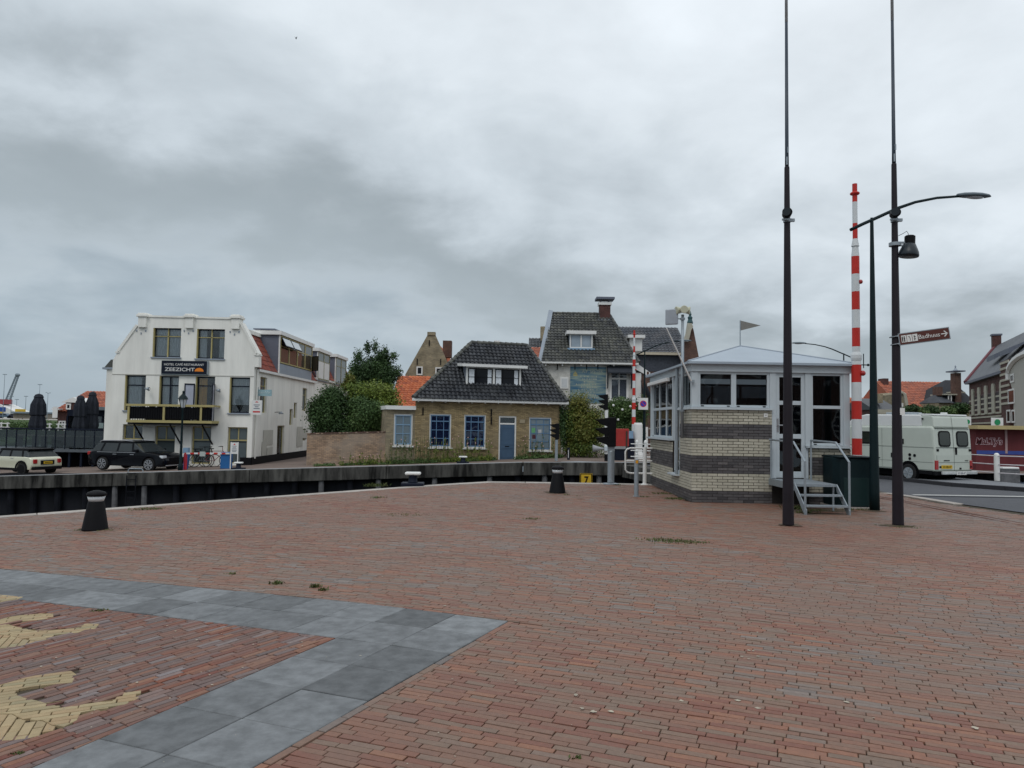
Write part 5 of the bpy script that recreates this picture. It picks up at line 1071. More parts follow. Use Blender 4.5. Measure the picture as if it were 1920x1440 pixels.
def dormer(par, y0, y1, z0, z1, cols, split, wm, cheek, low=.55, name='dormer', xo=.10, wh=None, white_panel=False):
    """flat roofed dormer, its window facing +x, in the parent's frame at x = W"""
    x1 = W + xo; dm = MB().box(W-rin-.4, y0, z0, x1, y1, z1).build(name, cheek, par)
    MB().box(W-rin-.5, y0-.15, z1, x1+.18, y1+.15, z1+.24).build('dormer_roof', white, dm)
    MB().box(x1, y0, z0, x1+.05, y1, z0+low).build('lower_panel', zinc, dm)
    MB().box(x1, y0-.02, z0, x1+.07, y0+.08, z1).build('corner_trim', white, dm)
    n = cols; w = (y1-y0-.16)/n
    for i in range(n):
        ya = y0+.12+i*w; M_ = Matrix.Translation((x1+.09, ya, z0+low+.04)) @ Matrix.Rotation(math.pi/2, 4, 'Z'); h = z1-z0-low-.06
        f = MB(); f.box(0,0,0,.07,.09,h); f.box(w-.07,0,0,w,.09,h); f.box(.07,0,0,w-.07,.09,.07); f.box(.07,0,h-.07,w-.07,.09,h); f.box(.07,0,h*split-.03,w-.07,.09,h*split+.03)
        wo = f.build('window', wm, dm, M=M_)
        MB().box(.07,.03,.07,w-.07,.04,h-.07).build('pane', glass_mat('dormer_pane', tint=(.5,.5,.5), see=.2, base=(.10,.085,.06)) if 'dormer_pane' not in MATS else MATS['dormer_pane'], wo)
        if white_panel: MB().box(.09,.01,.09,w-.09,.025,h*split-.04).build('white_board', white, wo)
    return dm
y0 = ry(523, 640, -.1)[0]; y1 = ry(584, 660, -.1)[0]; zt_ = ry(524, 628, -.1)[1]; zb_ = ry(524, 691, -.1)[1]
dm1 = dormer(hot, y0, y1, ez-.02, zt_, 4, .62, yellowp, zincdark, low=(ry(524,681,-.1)[1]-ez))
# tilted open top lights on the big dormer
for i in range(2):
    w = (y1-y0-.16)/4; ya = y0+.18+i*w; zh = zt_-.12; l = MB(); l.box(0,0,-.62,w-.14,.04,0); lo = l.build('open_top_light', navy, dm1, M=Matrix.Translation((W+.22, ya, zh)) @ Matrix.Rotation(math.pi/2,4,'Z') @ Matrix.Rotation(math.radians(-28),4,'X')); MB().box(.05,-.01,-.57,w-.19,0,-.05).build('pane', mat('sky_lit_pane', (.35,.38,.38), .1, coat=1), lo)
w = (y1-y0-.16)/4; ya = y1-.15; l = MB(); l.box(0,0,0,.05,.04,1.05); l.box(.6,0,0,.65,.04,1.05); l.box(.05,0,0,.6,.04,.05); l.box(.05,0,1.0,.6,.04,1.05); lo = l.build('open_casement', black, dm1, M=Tr(W+.2, ya, ez+.62, math.radians(-35))); MB().box(.05,.015,.05,.6,.025,1.0).build('pane', MATS['dormer_pane'], lo)
# rear wing
rw = thing('rear_wing', 'cream rear wing of the hotel with two grey dormers beside the tree', 'building', (HX0, HY, 0))
zr = ry(600, 713)[1]
ez2 = ry(590, 707)[1]; HD2 = HD + 13
wl2 = MB().box(1,HD,bz,W-.06,HD2,ez2-.02).build('wall', cream, rw); MB().box(W-.06,HD,bz,W-.02,HD2,-.35).build('plinth', black, rw); MB().box(W-.06,HD,ez2-.14,W+.1,HD2,ez2).build('gutter', white, rw)
rt2 = ez2 + 2.3; q = MB(); q.prism([(1,HD,ez2),(W-.1,HD,ez2),(W-rin,HD,rt2-.05),(1,HD,rt2-.05)], (0,13,0)); q.build('roof_body', tile_hotel, rw)
tiles(rw, [(W,HD,ez2+.02),(W,HD2,ez2+.02),(W-rin,HD2,rt2),(W-rin,HD,rt2)], tile_hotel, ch=.34)
ya, yb = ry(594,690,-.05)[0], ry(616.5,690,-.05)[0]; dormer(rw, ya, yb, ez2-.2, ry(594,658,-.05)[1], 2, .68, mat('olive_frame', (.30,.30,.2), .6), zincdark, low=.05, xo=.04, white_panel=True)
ya, yb = ry(628,690,-.05)[0], ry(648,690,-.05)[0]; dormer(rw, ya, yb, ez2-.2, ry(628,669,-.05)[1], 2, .68, mat('olive_frame', (.30,.30,.2), .6), zincdark, low=.05, xo=.04)

# ------------------------------------------------------------------ yellow brick cottage
ca = P(778, 800, 38.9); cb2 = P(1052, 800, 41.3); crz = math.atan2(cb2.y-ca.y, cb2.x-ca.x); FC_ = Frame((ca.x, ca.y, 0), crz); CW = (cb2-ca).xy.length
cot = thing('cottage', 'yellow brick cottage with black tiled hip roof, white dormer and blue windows', 'house', (ca.x, ca.y, 0), crz)
cz = -.62; ez = (FC_.L(790,751)[1] + FC_.L(1050,757)[1])/2; CD = 5.6
cw = MB().prism([(0,0,cz),(CW,0,cz),(CW,CD,cz),(1.6,CD,cz)],(0,0,ez-cz)).build('wall', ybrick, cot)
pk_, wk = [], []
def cwn(a, b, c, d, **k): x0, z0, x1, z1 = FC_.rect(a, b, c, d); pk_.append((Tr(x0,0,z0), x1-x0, z1-z0, .42)); wk.append((Tr(x0,0,z0), x1-x0, z1-z0, k))
cwn(805,776,846,839, cols=(.33,.66), rows=((.78,.06),.52,.27), glass=GLASSB); cwn(870,777.5,911,840, cols=(.33,.66), rows=((.78,.06),.52,.27), glass=GLASSB)
cwn(992,782.5,1034,845, cols=(.33,.66), rows=((.78,.07),.52,.27), glass=glass_mat('papered_pane', see=.2, base=(.20,.26,.30)))
cut(cw, pk_ + [(Tr(*[FC_.rect(935,780,968,859)[0],0,cz]), FC_.rect(935,780,968,859)[2]-FC_.rect(935,780,968,859)[0], FC_.rect(935,780,968,859)[3]-cz, .42)])
for M_, w, h, k in wk:
    wo = window(cot, M_, w, h, white, fw=.065, bar=.035, barm=bluep, y=.05, sill=.10, sillm=white, **k)
    f = MB(); e = .065; f.box(e,.04,e,e+.05,.10,h-e); f.box(w-e-.05,.04,e,w-e,.10,h-e); f.box(e,.04,e,w-e,.10,e+.06); f.box(e,.04,h-e-.05,w-e,.10,h-e); f.build('blue_sash', bluep, wo)
q = MB(); x, z = FC_.L(1000,807); q.box(x-.02,-.0,z-.14,x+.16,.0,z+.14)
for (px, py, w_, h_, m_) in ((1001,807,.20,.26,'poster_green'),(1002,819,.2,.22,'poster_dark'),(1013,810,.18,.26,'poster_pale')):
    x, z = FC_.L(px, py); MB().box(x-w_/2,.073,z-h_/2,x+w_/2,.078,z+h_/2).build('poster', mat(m_, {'poster_green':(.12,.35,.15),'poster_dark':(.08,.02,.03),'poster_pale':(.5,.5,.5)}[m_], .7), cot)
x0, z0, x1, z1 = FC_.rect(935, 780, 968, 859); z0 = cz + .35; w = x1-x0; h = z1-z0
dr_ = MB(); dr_.box(0,.04,0,.08,.14,h); dr_.box(w-.08,.04,0,w,.14,h); dr_.box(.08,.04,h-.08,w-.08,.14,h); dr_.box(.08,.04,h-.46,w-.08,.14,h-.38)
dO = dr_.build('door_frame', white, cot, M=Tr(x0,0,z0)); lf = MB(); lf.box(.08,.06,0,w-.08,.10,h-.46); lv = lf.build('door_leaf', doorblue, dO)
q = MB()
for a, b in ((.10,.62),(.80,h-.62)): q.box(.16,.045,a,w-.16,.06,a+.03); q.box(.16,.045,b-.03,w-.16,.06,b); q.box(.16,.045,a+.03,.19,.06,b-.03); q.box(w-.19,.045,a+.03,w-.16,.06,b-.03)
q.build('door_moulding', doorblue, dO); MB().box(w/2-.12,.05,.68,w/2+.12,.062,.73).build('letter_slot', black, dO); MB().box(.08,.08,h-.38,w-.08,.09,h-.08).build('pane', GLASS, dO); MB().box(.0,.15,0,w,.16,h).build('room_shade_box', dark, dO)  # last sheet: near-black colour for the unlit hall behind the door
MB().box(x0-.1,-.35,cz,x1+.1,.0,z0-.01).build('door_step', conc_top, cot)
gtr = MB(); ovh = .34; gtr.box(-.22,-ovh-.02,ez-.04,CW+.30,-ovh+.12,ez+.11); gtr.build('gutter', white, cot, bevel=.02); MB().box(-.15,-ovh+.12,ez,CW+.2,.0,ez+.03).build('soffit', white, cot)
for k in range(12): xx = .1+k*(CW/11.3); MB().box(xx,-ovh+.1,ez-.09,xx+.05,-.01,ez-.002).build('gutter_bracket', white, cot)
for px, py in ((793,771),(921,774),(921,789)): x, z = FC_.L(px, py); MB().box(x-.03,-.05,z-.2,x+.03,0,z+.2).build('wall_anchor', black, cot)
x, z = FC_.L(979, 790); MB().box(x-.15,-.03,z-.1,x+.15,0,z+.1).build('name_plate', mat('plate_beige', (.3,.25,.17), .6), cot)
# roof (hip)
def cL(px, py, y): x, z = FC_.L(px, py, y); return Vector((x, y, z))
rY = 2.7; zr_ = cL(935, 646, rY).z; rxa = cL(884, 646, rY).x; rxb = cL(988, 648, rY).x
E0, E1 = Vector((-.18,-ovh,ez+.10)), Vector((CW+.22,-ovh,ez+.10)); R0, R1 = Vector((rxa,rY,zr_)), Vector((rxb,rY,zr_)); B0, B1 = Vector((1.5,CD+.2,ez+.1)), Vector((CW+.22,CD+.2,ez+.1))
q = MB(); q.add([E0,E1,B1,B0,R0,R1], [(0,1,5,4),(1,2,5),(2,3,4,5),(3,0,4),(3,2,1,0)]); 
q.v = [(v_[0], v_[1], v_[2]-.02) for v_ in q.v]; rb_ = q.build('roof', tile_blk, cot)
tiles(rb_, [E0,E1,R1,R0], tile_blk, tw=.235, ch=.27, amp=.034, lift=.05)
tiles(rb_, [E1,B1,R1,R1], tile_blk, tw=.235, ch=.27, amp=.03); tiles(rb_, [B0,E0,R0,R0], tile_blk, tw=.235, ch=.27, amp=.03)
rg_ = MB()
for A, B in ((E0,R0),(E1,R1),(R0,R1)):
    n = max(4, int((B-A).length/.33))
    for i in range(n): a_ = A+(B-A)*(i/n)+Vector((0,0,.05)); b_ = A+(B-A)*((i+1.12)/n)+Vector((0,0,.04)); rg_.cyl(a_, b_, .125, .095, 8)
rg_.build('ridge_tiles', tile_gry, rb_, kind='stuff')
# dormer with shed roof
fx0, fz0 = cL(873, 728, .45).x, cL(900, 727, .45).z; fx1, fz1 = cL(976, 728, .45).x, cL(925, 689, .45).z
dm = MB().prism([(fx0,.45,fz0),(fx0,.45,fz1),(fx0,2.3,fz1+.1),(fx0,1.9,fz0+.5)], (fx1-fx0,0,0)).build('dormer', mat('dormer_cheek', (.22,.24,.28), .7), cot)
b = MB(); dw, dh = fx1-fx0, fz1-fz0; f = MB(); f.box(0,-.06,0,.10,0,dh); f.box(dw-.10,-.06,0,dw,0,dh); f.box(.1,-.06,0,dw-.1,0,.09); f.box(.1,-.06,dh-.07,dw-.1,0,dh); f.box(dw/2-.06,-.07,.09,dw/2+.06,0,dh-.07); f.build('dormer_frame', white, dm, M=Tr(fx0,.45,fz0))
for i in range(2):
    xa = fx0+.10+i*(dw/2-.04); ww = dw/2-.16+.0; M_ = Tr(xa,.40,fz0+.09)
    f = MB(); hh_ = dh-.16; f.box(0,-.01,0,.05,.04,hh_); f.box(ww-.05,-.01,0,ww,.04,hh_); f.box(.05,-.01,0,ww-.05,.04,.05); f.box(.05,-.01,hh_-.05,ww-.05,.04,hh_); f.box(ww*.33-.01,-.005,.05,ww*.33+.01,.03,hh_-.05); f.box(.05,-.004,hh_*.5-.01,ww-.05,.03,hh_*.5+.01)
    wo = f.build('window', black, dm, M=M_); MB().box(.06,.020,.06,ww*.26,.026,hh_-.06).build('curtain', curtain, wo); MB().box(ww*.80,.020,.06,ww-.06,.026,hh_-.06).build('curtain', curtain, wo); MB().box(.05,.028,.05,ww-.05,.034,hh_-.05).build('pane', mat('dark_pane', (.006,.007,.011), .08, spec=.25), wo)
MB().prism([(fx0-.28,.10,fz1-.02),(fx0-.28,.10,fz1+.13),(fx0-.28,2.2,fz1+.30),(fx0-.28,2.2,fz1+.15)], (fx1-fx0+.56,0,0)).build('dormer_roof', white, dm)
# left extension
xa = FC_.L(724.5, 800)[0]; ext = thing('cottage_extension', 'low flat roofed brick extension with one blue window at the left of the cottage', 'building', (ca.x, ca.y, 0), crz)
exz = FC_.L(750, 768)[1]; ew = MB().box(xa,.06,cz,-.004,3.5,exz).build('wall', gbrick, ext); MB().box(xa-.06,-.10,exz,.02,3.6,exz+.20).build('roof_edge', white, ext)
x0, z0, x1, z1 = FC_.rect(738.5, 776, 774, 836); cut(ew, [(Tr(x0,.06,z0), x1-x0, z1-z0, .42)]); wo = window(ext, Tr(x0,.06,z0), x1-x0, z1-z0, white, fw=.07, cols=(.5,), rows=((.66,.06),.38), barm=lblue, y=.05, glass=MATS['papered_pane'], curt=(curtain,[(.05,.95)]), curt_h=.4, sill=.10)
f = MB(); w, h = x1-x0, z1-z0; f.box(.07,.04,.07,.13,.10,h-.07); f.box(w-.13,.04,.07,w-.07,.10,h-.07); f.box(.07,.04,.07,w-.07,.10,.13); f.box(.07,.04,h-.12,w-.07,.10,h-.07); f.build('blue_sash', lblue, wo)
# garden wall
ga, gb = P(576, 810, 39.6), P(725.5, 810, 38.7); grz = math.atan2(gb.y-ga.y, gb.x-ga.x); GL = (gb-ga).xy.length; gw = thing('garden_wall', 'weathered reddish brick garden wall left of the cottage', 'wall', (ga.x, ga.y, 0), grz)
Z0_, Z1_ = P(576, 812, 39.6).z, P(725, 808.5, 38.7).z
b = MB(); b.prism([(0,0,-1.4),(GL,0,-1.2),(GL,0,Z1_-.06),(0,0,Z0_-.06)], (0,.3,0)); b.build('brickwork', wbrick, gw)
n = 44
for i in range(n): a_, b_ = GL*i/n+.005, GL*(i+1)/n-.005; z_ = Z0_+(Z1_-Z0_)*i/n+random.gauss(0,.006); MB().box(a_,-.04,z_-.058,b_,.34,z_).build('coping_brick', bbrick if random.random() < .6 else wbrick, gw)
tag(gw)
# ------------------------------------------------------------------ trees and shrubs
def trunk(par, x, y, z, h, r, limbs, seed, m=None):
    rg = random.Random(seed); b = MB(); b.tube([(x,y,z),(x+.05,y,z+h*.5),(x,y+.05,z+h)], r, 9, radii=[r,r*.75,r*.45])
    for i in range(limbs):
        a = rg.random()*6.28; s = z+h*(.3+.5*rg.random()); l = h*(.14+.16*rg.random()); up = .5+.6*rg.random()
        b.tube([(x,y,s),(x+math.cos(a)*l*.4,y+math.sin(a)*l*.4,s+l*.4*up),(x+math.cos(a)*l*.75,y+math.sin(a)*l*.75,s+l*.9*up)], r*.4, 6, radii=[r*.4,r*.25,r*.08])
    return b.build('trunk', m or bark, par)
def pz(px, py, Y): p = P(px, py, Y); return (p.x, Y, p.z)
def tree(name, label, cat, cx, cy_, Y, rx, ry_, m, n, leaf, k, seed, rd=None, extra=(), size=.42, tr=True, spread=.72):
    c = pz(cx, cy_, Y); s = Y/F; r = (rx*s, (rd or rx*.8)*s, ry_*s); base = fz(c[0]) - .05
    t = thing(name, label, cat, (c[0], Y, base)); loc = (0, 0, c[2]-base)
    cl = blobs(loc, r, k, seed, spread=spread, size=size) + [((e[0]-cx)*s if False else ((P(e[0], e[1], Y).x-c[0]), e[4] if len(e) > 4 else 0, P(e[0], e[1], Y).z-base) , (e[2]*s, e[2]*s, e[3]*s)) for e in extra] if False else blobs(loc, r, k, seed, spread=spread, size=size)
    for e in extra: cl.append(((P(e[0], e[1], Y).x-c[0], 0, P(e[0], e[1], Y).z-base), (e[2]*s, e[2]*s, e[3]*s)))
    foliage('crown', m, cl, n, leaf, t, seed=seed)
    if tr: trunk(t, 0, 0, 0, max(.6, loc[2]*1.0), .13 if ry_*s > 1.2 else .05, 12, seed)
    return t
tree('birch_tree', 'tall green loose-crowned tree rising behind the dark hedge beside the hotel', 'tree', 704, 722, 48, 50, 64, lf_dark, 42000, .062, 60, 11, size=.24, spread=.92, extra=[(690,652,9,14),(703,650,7,14),(722,658,7,12),(738,668,8,10),(672,668,10,14),(715,668,16,14),(664,690,12,14),(745,700,10,14),(680,690,20,22),(720,700,26,26)])
tree('dark_shrub', 'big dark evergreen shrub hanging over the garden wall', 'shrub', 618, 766, 41.2, 44, 46, lf_dark, 30000, .06, 30, 21, size=.42, extra=[(600,805,22,14),(640,800,30,20),(585,775,10,20),(665,815,15,16)])
tree('green_shrub', 'yellow green shrub on top of the hedge left of the cottage', 'shrub', 692, 748, 42.4, 58, 40, lf_yel, 26000, .06, 30, 22, size=.36, extra=[(735,755,22,16),(670,728,30,12)])
tree('laurel_shrub', 'mid green shrub against the cottage extension behind the garden wall', 'shrub', 692, 774, 41.0, 46, 40, lf_mid, 26000, .06, 26, 23, size=.42, extra=[(655,800,18,22),(712,790,16,24),(668,820,12,18)])
tree('buddleia_bush', 'pale brownish green bush top in front of the rear wing', 'bush', 655, 712, 42.8, 18, 20, lf_olive, 4000, .055, 10, 24, size=.4)
tree('round_shrub', 'large round autumn tinted shrub right of the cottage', 'shrub', 1092, 806, 41.6, 40, 58, lf_olive, 46000, .055, 44, 31, size=.36, rd=38, extra=[(1062,790,16,46),(1085,755,26,20),(1118,800,20,44),(1095,840,40,20),(1070,835,20,24)])
tree('ivy_shrub', 'narrow dark ivy growing on the right corner of the cottage', 'ivy', 1055, 800, 41.2, 9, 52, lf_dark, 5000, .05, 12, 32, size=.5, rd=9, tr=False)
rs = tree('rose_bush', 'rose bush with white flowers against the white house', 'bush', 1174, 776, 43.0, 50, 30, lf_mid, 24000, .05, 40, 33, size=.30, rd=26, tr=False, extra=[(1150,800,18,22),(1180,805,26,20),(1140,770,12,24),(1160,752,16,10),(1205,770,14,30),(1143,780,12,25),(1190,790,20,14)])
q = MB(); rg = random.Random(3)
for px, py in ((1159,787),(1167,768),(1143,806),(1112,806),(1182,762),(1150,760),(1116,824),(1196,752)): c = pz(px, py, 41.9); r0 = rs.location; q.ball((c[0]-r0.x, c[1]-r0.y, c[2]-r0.z), .07, 8, 5)
q.build('white_roses', white, rs, kind='stuff')
cl = thing('climbing_rose', 'thin bare climbing branches in front of the blue mural', 'climber', pz(1105, 800, 43.8)); b = MB(); rg = random.Random(9)
for i in range(26):
    x = rg.uniform(-.7,.9); pts = [(x*.3, 0, -1.2)]
    for k in range(6): pts.append((pts[-1][0]+rg.uniform(-.15,.22)*(1 if x > 0 else -1)+x*.1, rg.uniform(-.2,.1), pts[-1][2]+rg.uniform(.2,.5)))
    b.tube(pts, .012, 4)
b.build('branches', woodm, cl); foliage('leaves', lf_dark, [((rg.uniform(-1,1.2), 0, rg.uniform(-.6,1.2)), (.3,.2,.35)) for _ in range(16)], 1800, .045, cl, 5)
# flower border in front of the cottage
def border(pxa, pxb, n, seed, hmax, name, label, ybase=862):
    rg = random.Random(seed); t = thing(name, label, 'plants', pz((pxa+pxb)/2, ybase, 38.6)); b = MB(); lc = []; fl = MB(); t0 = t.location
    for i in range(n):
        px = rg.uniform(pxa, pxb); fx = (px-778)/274; Y = ca.y + (cb2.y-ca.y)*max(0,fx) - rg.uniform(.35,.9); p = P(px, 860, Y); z = fz(p.x); h = rg.uniform(.5,1)*hmax; ln = rg.uniform(-.1,.1)
        x, y = p.x-t0.x, Y-t0.y; zz0 = z-t0.z
        b.tube([(x,y,zz0),(x+ln*.5,y,zz0+h*.5),(x+ln,y,zz0+h)], .011, 4)
        for k in range(rg.randint(3,7)): u = rg.random()**1.4; lc.append(((x+ln*u+rg.uniform(-.05,.05), y+rg.uniform(-.08,.05), zz0+h*u), (.09*(1.2-u),.08,.07)))
        if rg.random() < .35: fl.ball((x+ln,y,zz0+h*rg.uniform(.75,1)), .032, 6, 4)
        if i % 2 == 0: lc.append(((x+rg.uniform(-.15,.15), y, zz0+.12), (.20,.15,.14)))
    b.build('stems', mat('dry_stem', (.12,.12,.05), .8), t, kind='stuff'); foliage('leaves', lf_mid if seed % 2 else lf_yel, lc, n*70, .035, t, seed, kind='stuff'); fl.build('flowers', mat('pale_flower', (.55,.35,.33), .7), t, kind='stuff')
border(730, 808, 38, 41, 1.5, 'hollyhock_border', 'tall hollyhocks in front of the cottage extension'); border(812, 925, 60, 42, 1.35, 'hollyhock_border', 'hollyhocks and weeds below the two dark cottage windows'); border(970, 1045, 28, 43, 1.3, 'hollyhock_border', 'hollyhocks in front of the rightmost cottage window'); border(640, 730, 24, 44, .7, 'weed_border', 'low weeds along the foot of the garden wall')
def low(pxa, pxb, n, seed, name, label, Yoff=.5, h=.14):
    rg = random.Random(seed); t0 = pz((pxa+pxb)/2, 862, 38.4); t = thing(name, label, 'plants', t0); lc = []
    for i in range(n): px = rg.uniform(pxa, pxb); Y = ca.y + (cb2.y-ca.y)*max(0,(px-778)/274) - Yoff + rg.uniform(-.4,.3); p = P(px, 860, Y); lc.append(((p.x-t0[0], Y-t0[1], fz(p.x)-t0[2]+h*.5), (.22,.18,h*rg.uniform(.5,1.2))))
    foliage('leaves', lf_mid, lc, n*130, .04, t, seed, kind='stuff')
low(727, 930, 46, 51, 'ground_cover', 'green ground cover along the cottage foot left of the blue door'); low(968, 1052, 20, 52, 'ground_cover', 'green ground cover along the cottage foot right of the blue door'); low(590, 726, 26, 53, 'ground_cover', 'sparse green ground cover along the garden wall', h=.09)
# ------------------------------------------------------------------ slate roofed white house with the mural
wa = P(1016, 780, 48.0); ww_ = P(1192, 780, 48.0); FW = Frame((wa.x, 48.0, 0)); WW = ww_.x - wa.x
wh_ = thing('white_house', 'white house with steep grey tiled roof, brick chimney and blue mural', 'house', (wa.x, 48.0, 0)); WD = 8.0
ez = FW.L(1100, 683)[1]; wl3 = MB().box(0,0,-.6,WW,WD,ez).build('wall', whbrick, wh_)
pk_, wk = [], []
def ww2(a, b, c, d, **k): x0, z0, x1, z1 = FW.rect(a, b, c, d); pk_.append((Tr(x0,0,z0), x1-x0, z1-z0, .42)); wk.append((Tr(x0,0,z0), x1-x0, z1-z0, k))
ww2(1143,694,1179,751, cols=(.5,), rows=((.72,.10),), curt=(curtain,[(.05,.35),(.7,.95)]), sill=.12); cut(wl3, pk_)
for M_, w, h, k in wk: window(wh_, M_, w, h, white, fw=.14, y=.05, bar=.05, glass=glass_mat('blue_grey_pane', see=.3, base=(.09,.11,.14)), **k)
x0, z0, x1, z1 = FW.rect(1050,707,1066,729); f = MB(); f.box(x0,-.06,z0,x1,0,z1); f.build('small_window', white, wh_, bevel=.02); MB().box(x0+.1,-.07,z0+.1,x1-.1,-.06,z1-.1).build('white_shutter', mat('shutter_white', (.55,.57,.58), .5), wh_)
mural = mat('mural_blue', (.10,.21,.27), .85, var=.35, scale=2.2); 
mN = mural.node_tree.nodes; mL = mural.node_tree.links; tcn = [n for n in mN if n.type == 'TEX_COORD'][0]; mp_ = mN.new('ShaderNodeMapping'); mp_.inputs['Scale'].default_value = (.5,1,3.2); mL.new(tcn.outputs['Object'], mp_.inputs[0]); nz_ = mN.new('ShaderNodeTexNoise'); nz_.inputs['Scale'].default_value = 1.6; nz_.inputs['Detail'].default_value = 7; mL.new(mp_.outputs[0], nz_.inputs['Vector'])
rp_ = mN.new('ShaderNodeValToRGB'); rp_.color_ramp.elements[0].color = (.045,.13,.22,1); rp_.color_ramp.elements[0].position = .36; rp_.color_ramp.elements[1].color = (.26,.33,.29,1); rp_.color_ramp.elements[1].position = .62; mL.new(nz_.outputs['Fac'], rp_.inputs[0]); mL.new(rp_.outputs[0], mN['Principled BSDF'].inputs['Base Color'])
x0, z0, x1, z1 = FW.rect(1069,688,1136,756); mu = thing('wall_mural', 'faded blue painted wall advertisement on the white house', 'mural', (wa.x, 48.0, 0)); mo = MB().box(x0,-.03,z0,x1,-.004,z1).build('painted_panel', mural, mu)
fade = mat('faded_lettering', (.34,.36,.30), .9, var=.25, scale=9); text(mo, 'lettering', 'A.F. SPEYER', .34, fade, Tr(x0+(x1-x0)*.62,-.034,z1-.30), width=1.35, ext=.002)
q = MB(); rg = random.Random(4)
for r_ in range(9):
    zz_ = z1-.62-r_*.17; xx = x0+ (.6 if r_ < 3 else .35)+rg.random()*.2
    while xx < x1-.4-rg.random()*.3: l = rg.uniform(.03,.09); (q.box(xx,-.033,zz_-.045,xx+l,-.031,zz_+.045) if rg.random() < .8 else None); xx += l+rg.uniform(.02,.09)
q.build('faded_strokes', fade, mo, kind='stuff')
q = MB(); xc, zc_ = x0+.33, z1-.42; q.prism([(xc-.16,-.034,zc_-.1),(xc+.16,-.034,zc_-.1),(xc+.1,-.034,zc_-.18),(xc-.1,-.034,zc_-.18)],(0,.003,0)); q.prism([(xc-.02,-.034,zc_-.08),(xc+.14,-.034,zc_-.08),(xc-.02,-.034,zc_+.16)],(0,.003,0)); q.prism([(xc-.04,-.034,zc_-.08),(xc-.15,-.034,zc_-.08),(xc-.04,-.034,zc_+.1)],(0,.003,0)); q.build('ship_emblem', mat('mural_yellow', (.42,.36,.14), .9), mo)
for px in (1045,1078,1100,1121,1144): x, z = FW.L(px, 688); MB().box(x-.03,-.04,z-.18,x+.03,-.0,z+.18).build('wall_anchor', black, wh_)
for px in (1023,1054,1089,1117,1150): x, z = FW.L(px, 685); MB().box(x-.04,-.3,z-.06,x+.04,0,z+.06).build('gutter_bracket', white, wh_)
MB().box(-.1,-.42,ez-.02,WW+.1,-.28,ez+.12).build('gutter', white, wh_, bevel=.02); MB().box(0,-.28,ez+.02,WW,0,ez+.05).build('soffit', white, wh_)
# awning over the window
x0, z0, x1, z1 = FW.rect(1138,686,1184,700); aw = MB(); aw.prism([(x0,-.02,z1),(x0,-.02,z1-.1),(x0,-.55,z0-.05),(x0,-.55,z0+.05)], (x1-x0,0,0)); 
for xx in (x0, x1-.05): aw.prism([(xx,-.02,z1),(xx,-.55,z0),(xx,-.35,z0-.9),(xx,-.1,z0-1.0)],(.05,0,0))
aw.build('awning', mat('awning_dark', (.03,.035,.045), .8), wh_)
# roof
rY = 3.6
def wL(px, py, y): x, z = FW.L(px, py, y); return Vector((x, y, z))
zr_ = wL(1080, 589, rY).z; xl_ = wL(1034, 589, rY).x; xr_ = wL(1142, 592, rY).x
E0 = Vector((-.1,-.36,ez+.1)); E1 = Vector((WW+.15,-.36,ez+.1)); R0 = Vector((xl_,rY,zr_)); R1 = Vector((xr_,rY,zr_)); B0 = Vector((xl_,WD+.3,ez)); B1 = Vector((WW+.15,WD+.3,ez+.1)); 
q = MB(); q.add([E0,E1,B1,Vector((-.1,WD+.3,ez+.1)),R0,R1], [(0,1,5,4),(1,2,5),(2,3,4,5),(3,0,4),(3,2,1,0)]); q.v = [(v_[0],v_[1],v_[2]-.02) for v_ in q.v]; rb_ = q.build('roof', tile_gry, wh_)
tiles(rb_, [E0,E1,R1,R0], tile_gry, tw=.24, ch=.30, amp=.03, lift=.05); tiles(rb_, [E1,B1,R1,R1], tile_gry, tw=.24, ch=.3)
d_ = (R0-E0); MB().prism([E0+Vector((-.28,-.1,-.25)),E0+Vector((.10,-.1,-.2)),R0+Vector((.10,-.0,.22)),R0+Vector((-.18,0,.28))],(0,.3,0)).build('verge_board', zinc, rb_)
rg_ = MB()
for A, B in ((E1,R1),(R0,R1)):
    n = int((B-A).length/.36)
    for i in range(n): rg_.cyl(A+(B-A)*(i/n)+Vector((0,0,.05)), A+(B-A)*((i+1.1)/n)+Vector((0,0,.04)), .11, .09, 8)
rg_.build('ridge_tiles', tile_gry, rb_, kind='stuff')
c0, c1 = wL(1123.5, 600, rY), wL(1143.5, 570, rY); zb_ = wL(1130, 600, rY).z-.3
chm = MB().box(c0.x,rY-.35,zb_,c1.x,rY+.35,wL(1130,572,rY).z).build('chimney', rbrick, rb_); b = MB(); b.box(c0.x-.08,rY-.43,wL(1130,573,rY).z,c1.x+.08,rY+.43,wL(1130,568,rY).z); b.build('chimney_crown', white, chm)
q = MB()
for xx in (c0.x+.05, c1.x-.12):
    for yy in (rY-.3, rY+.24): q.box(xx,yy,wL(1130,568,rY).z,xx+.06,yy+.06,wL(1130,563,rY).z)
q.build('chimney_legs', zincdark, chm); MB().box(c0.x-.26,rY-.6,wL(1130,563,rY).z,c1.x+.26,rY+.6,wL(1130,559,rY).z).build('chimney_cap', zincdark, chm); MB().box(c0.x-.12,rY-.5,zb_-.12,c1.x+.12,rY+.2,zb_+.28).build('flashing', zinc, chm)
fx0, fz0 = wL(1068,653,.6).x, wL(1090,653,.6).z; fx1, fz1 = wL(1111,640,.6).x, wL(1090,627,.6).z; dw, dh = fx1-fx0, fz1-fz0
dm = MB().box(fx0,.6,fz0,fx1,2.6,fz1).build('dormer', zinc, rb_)
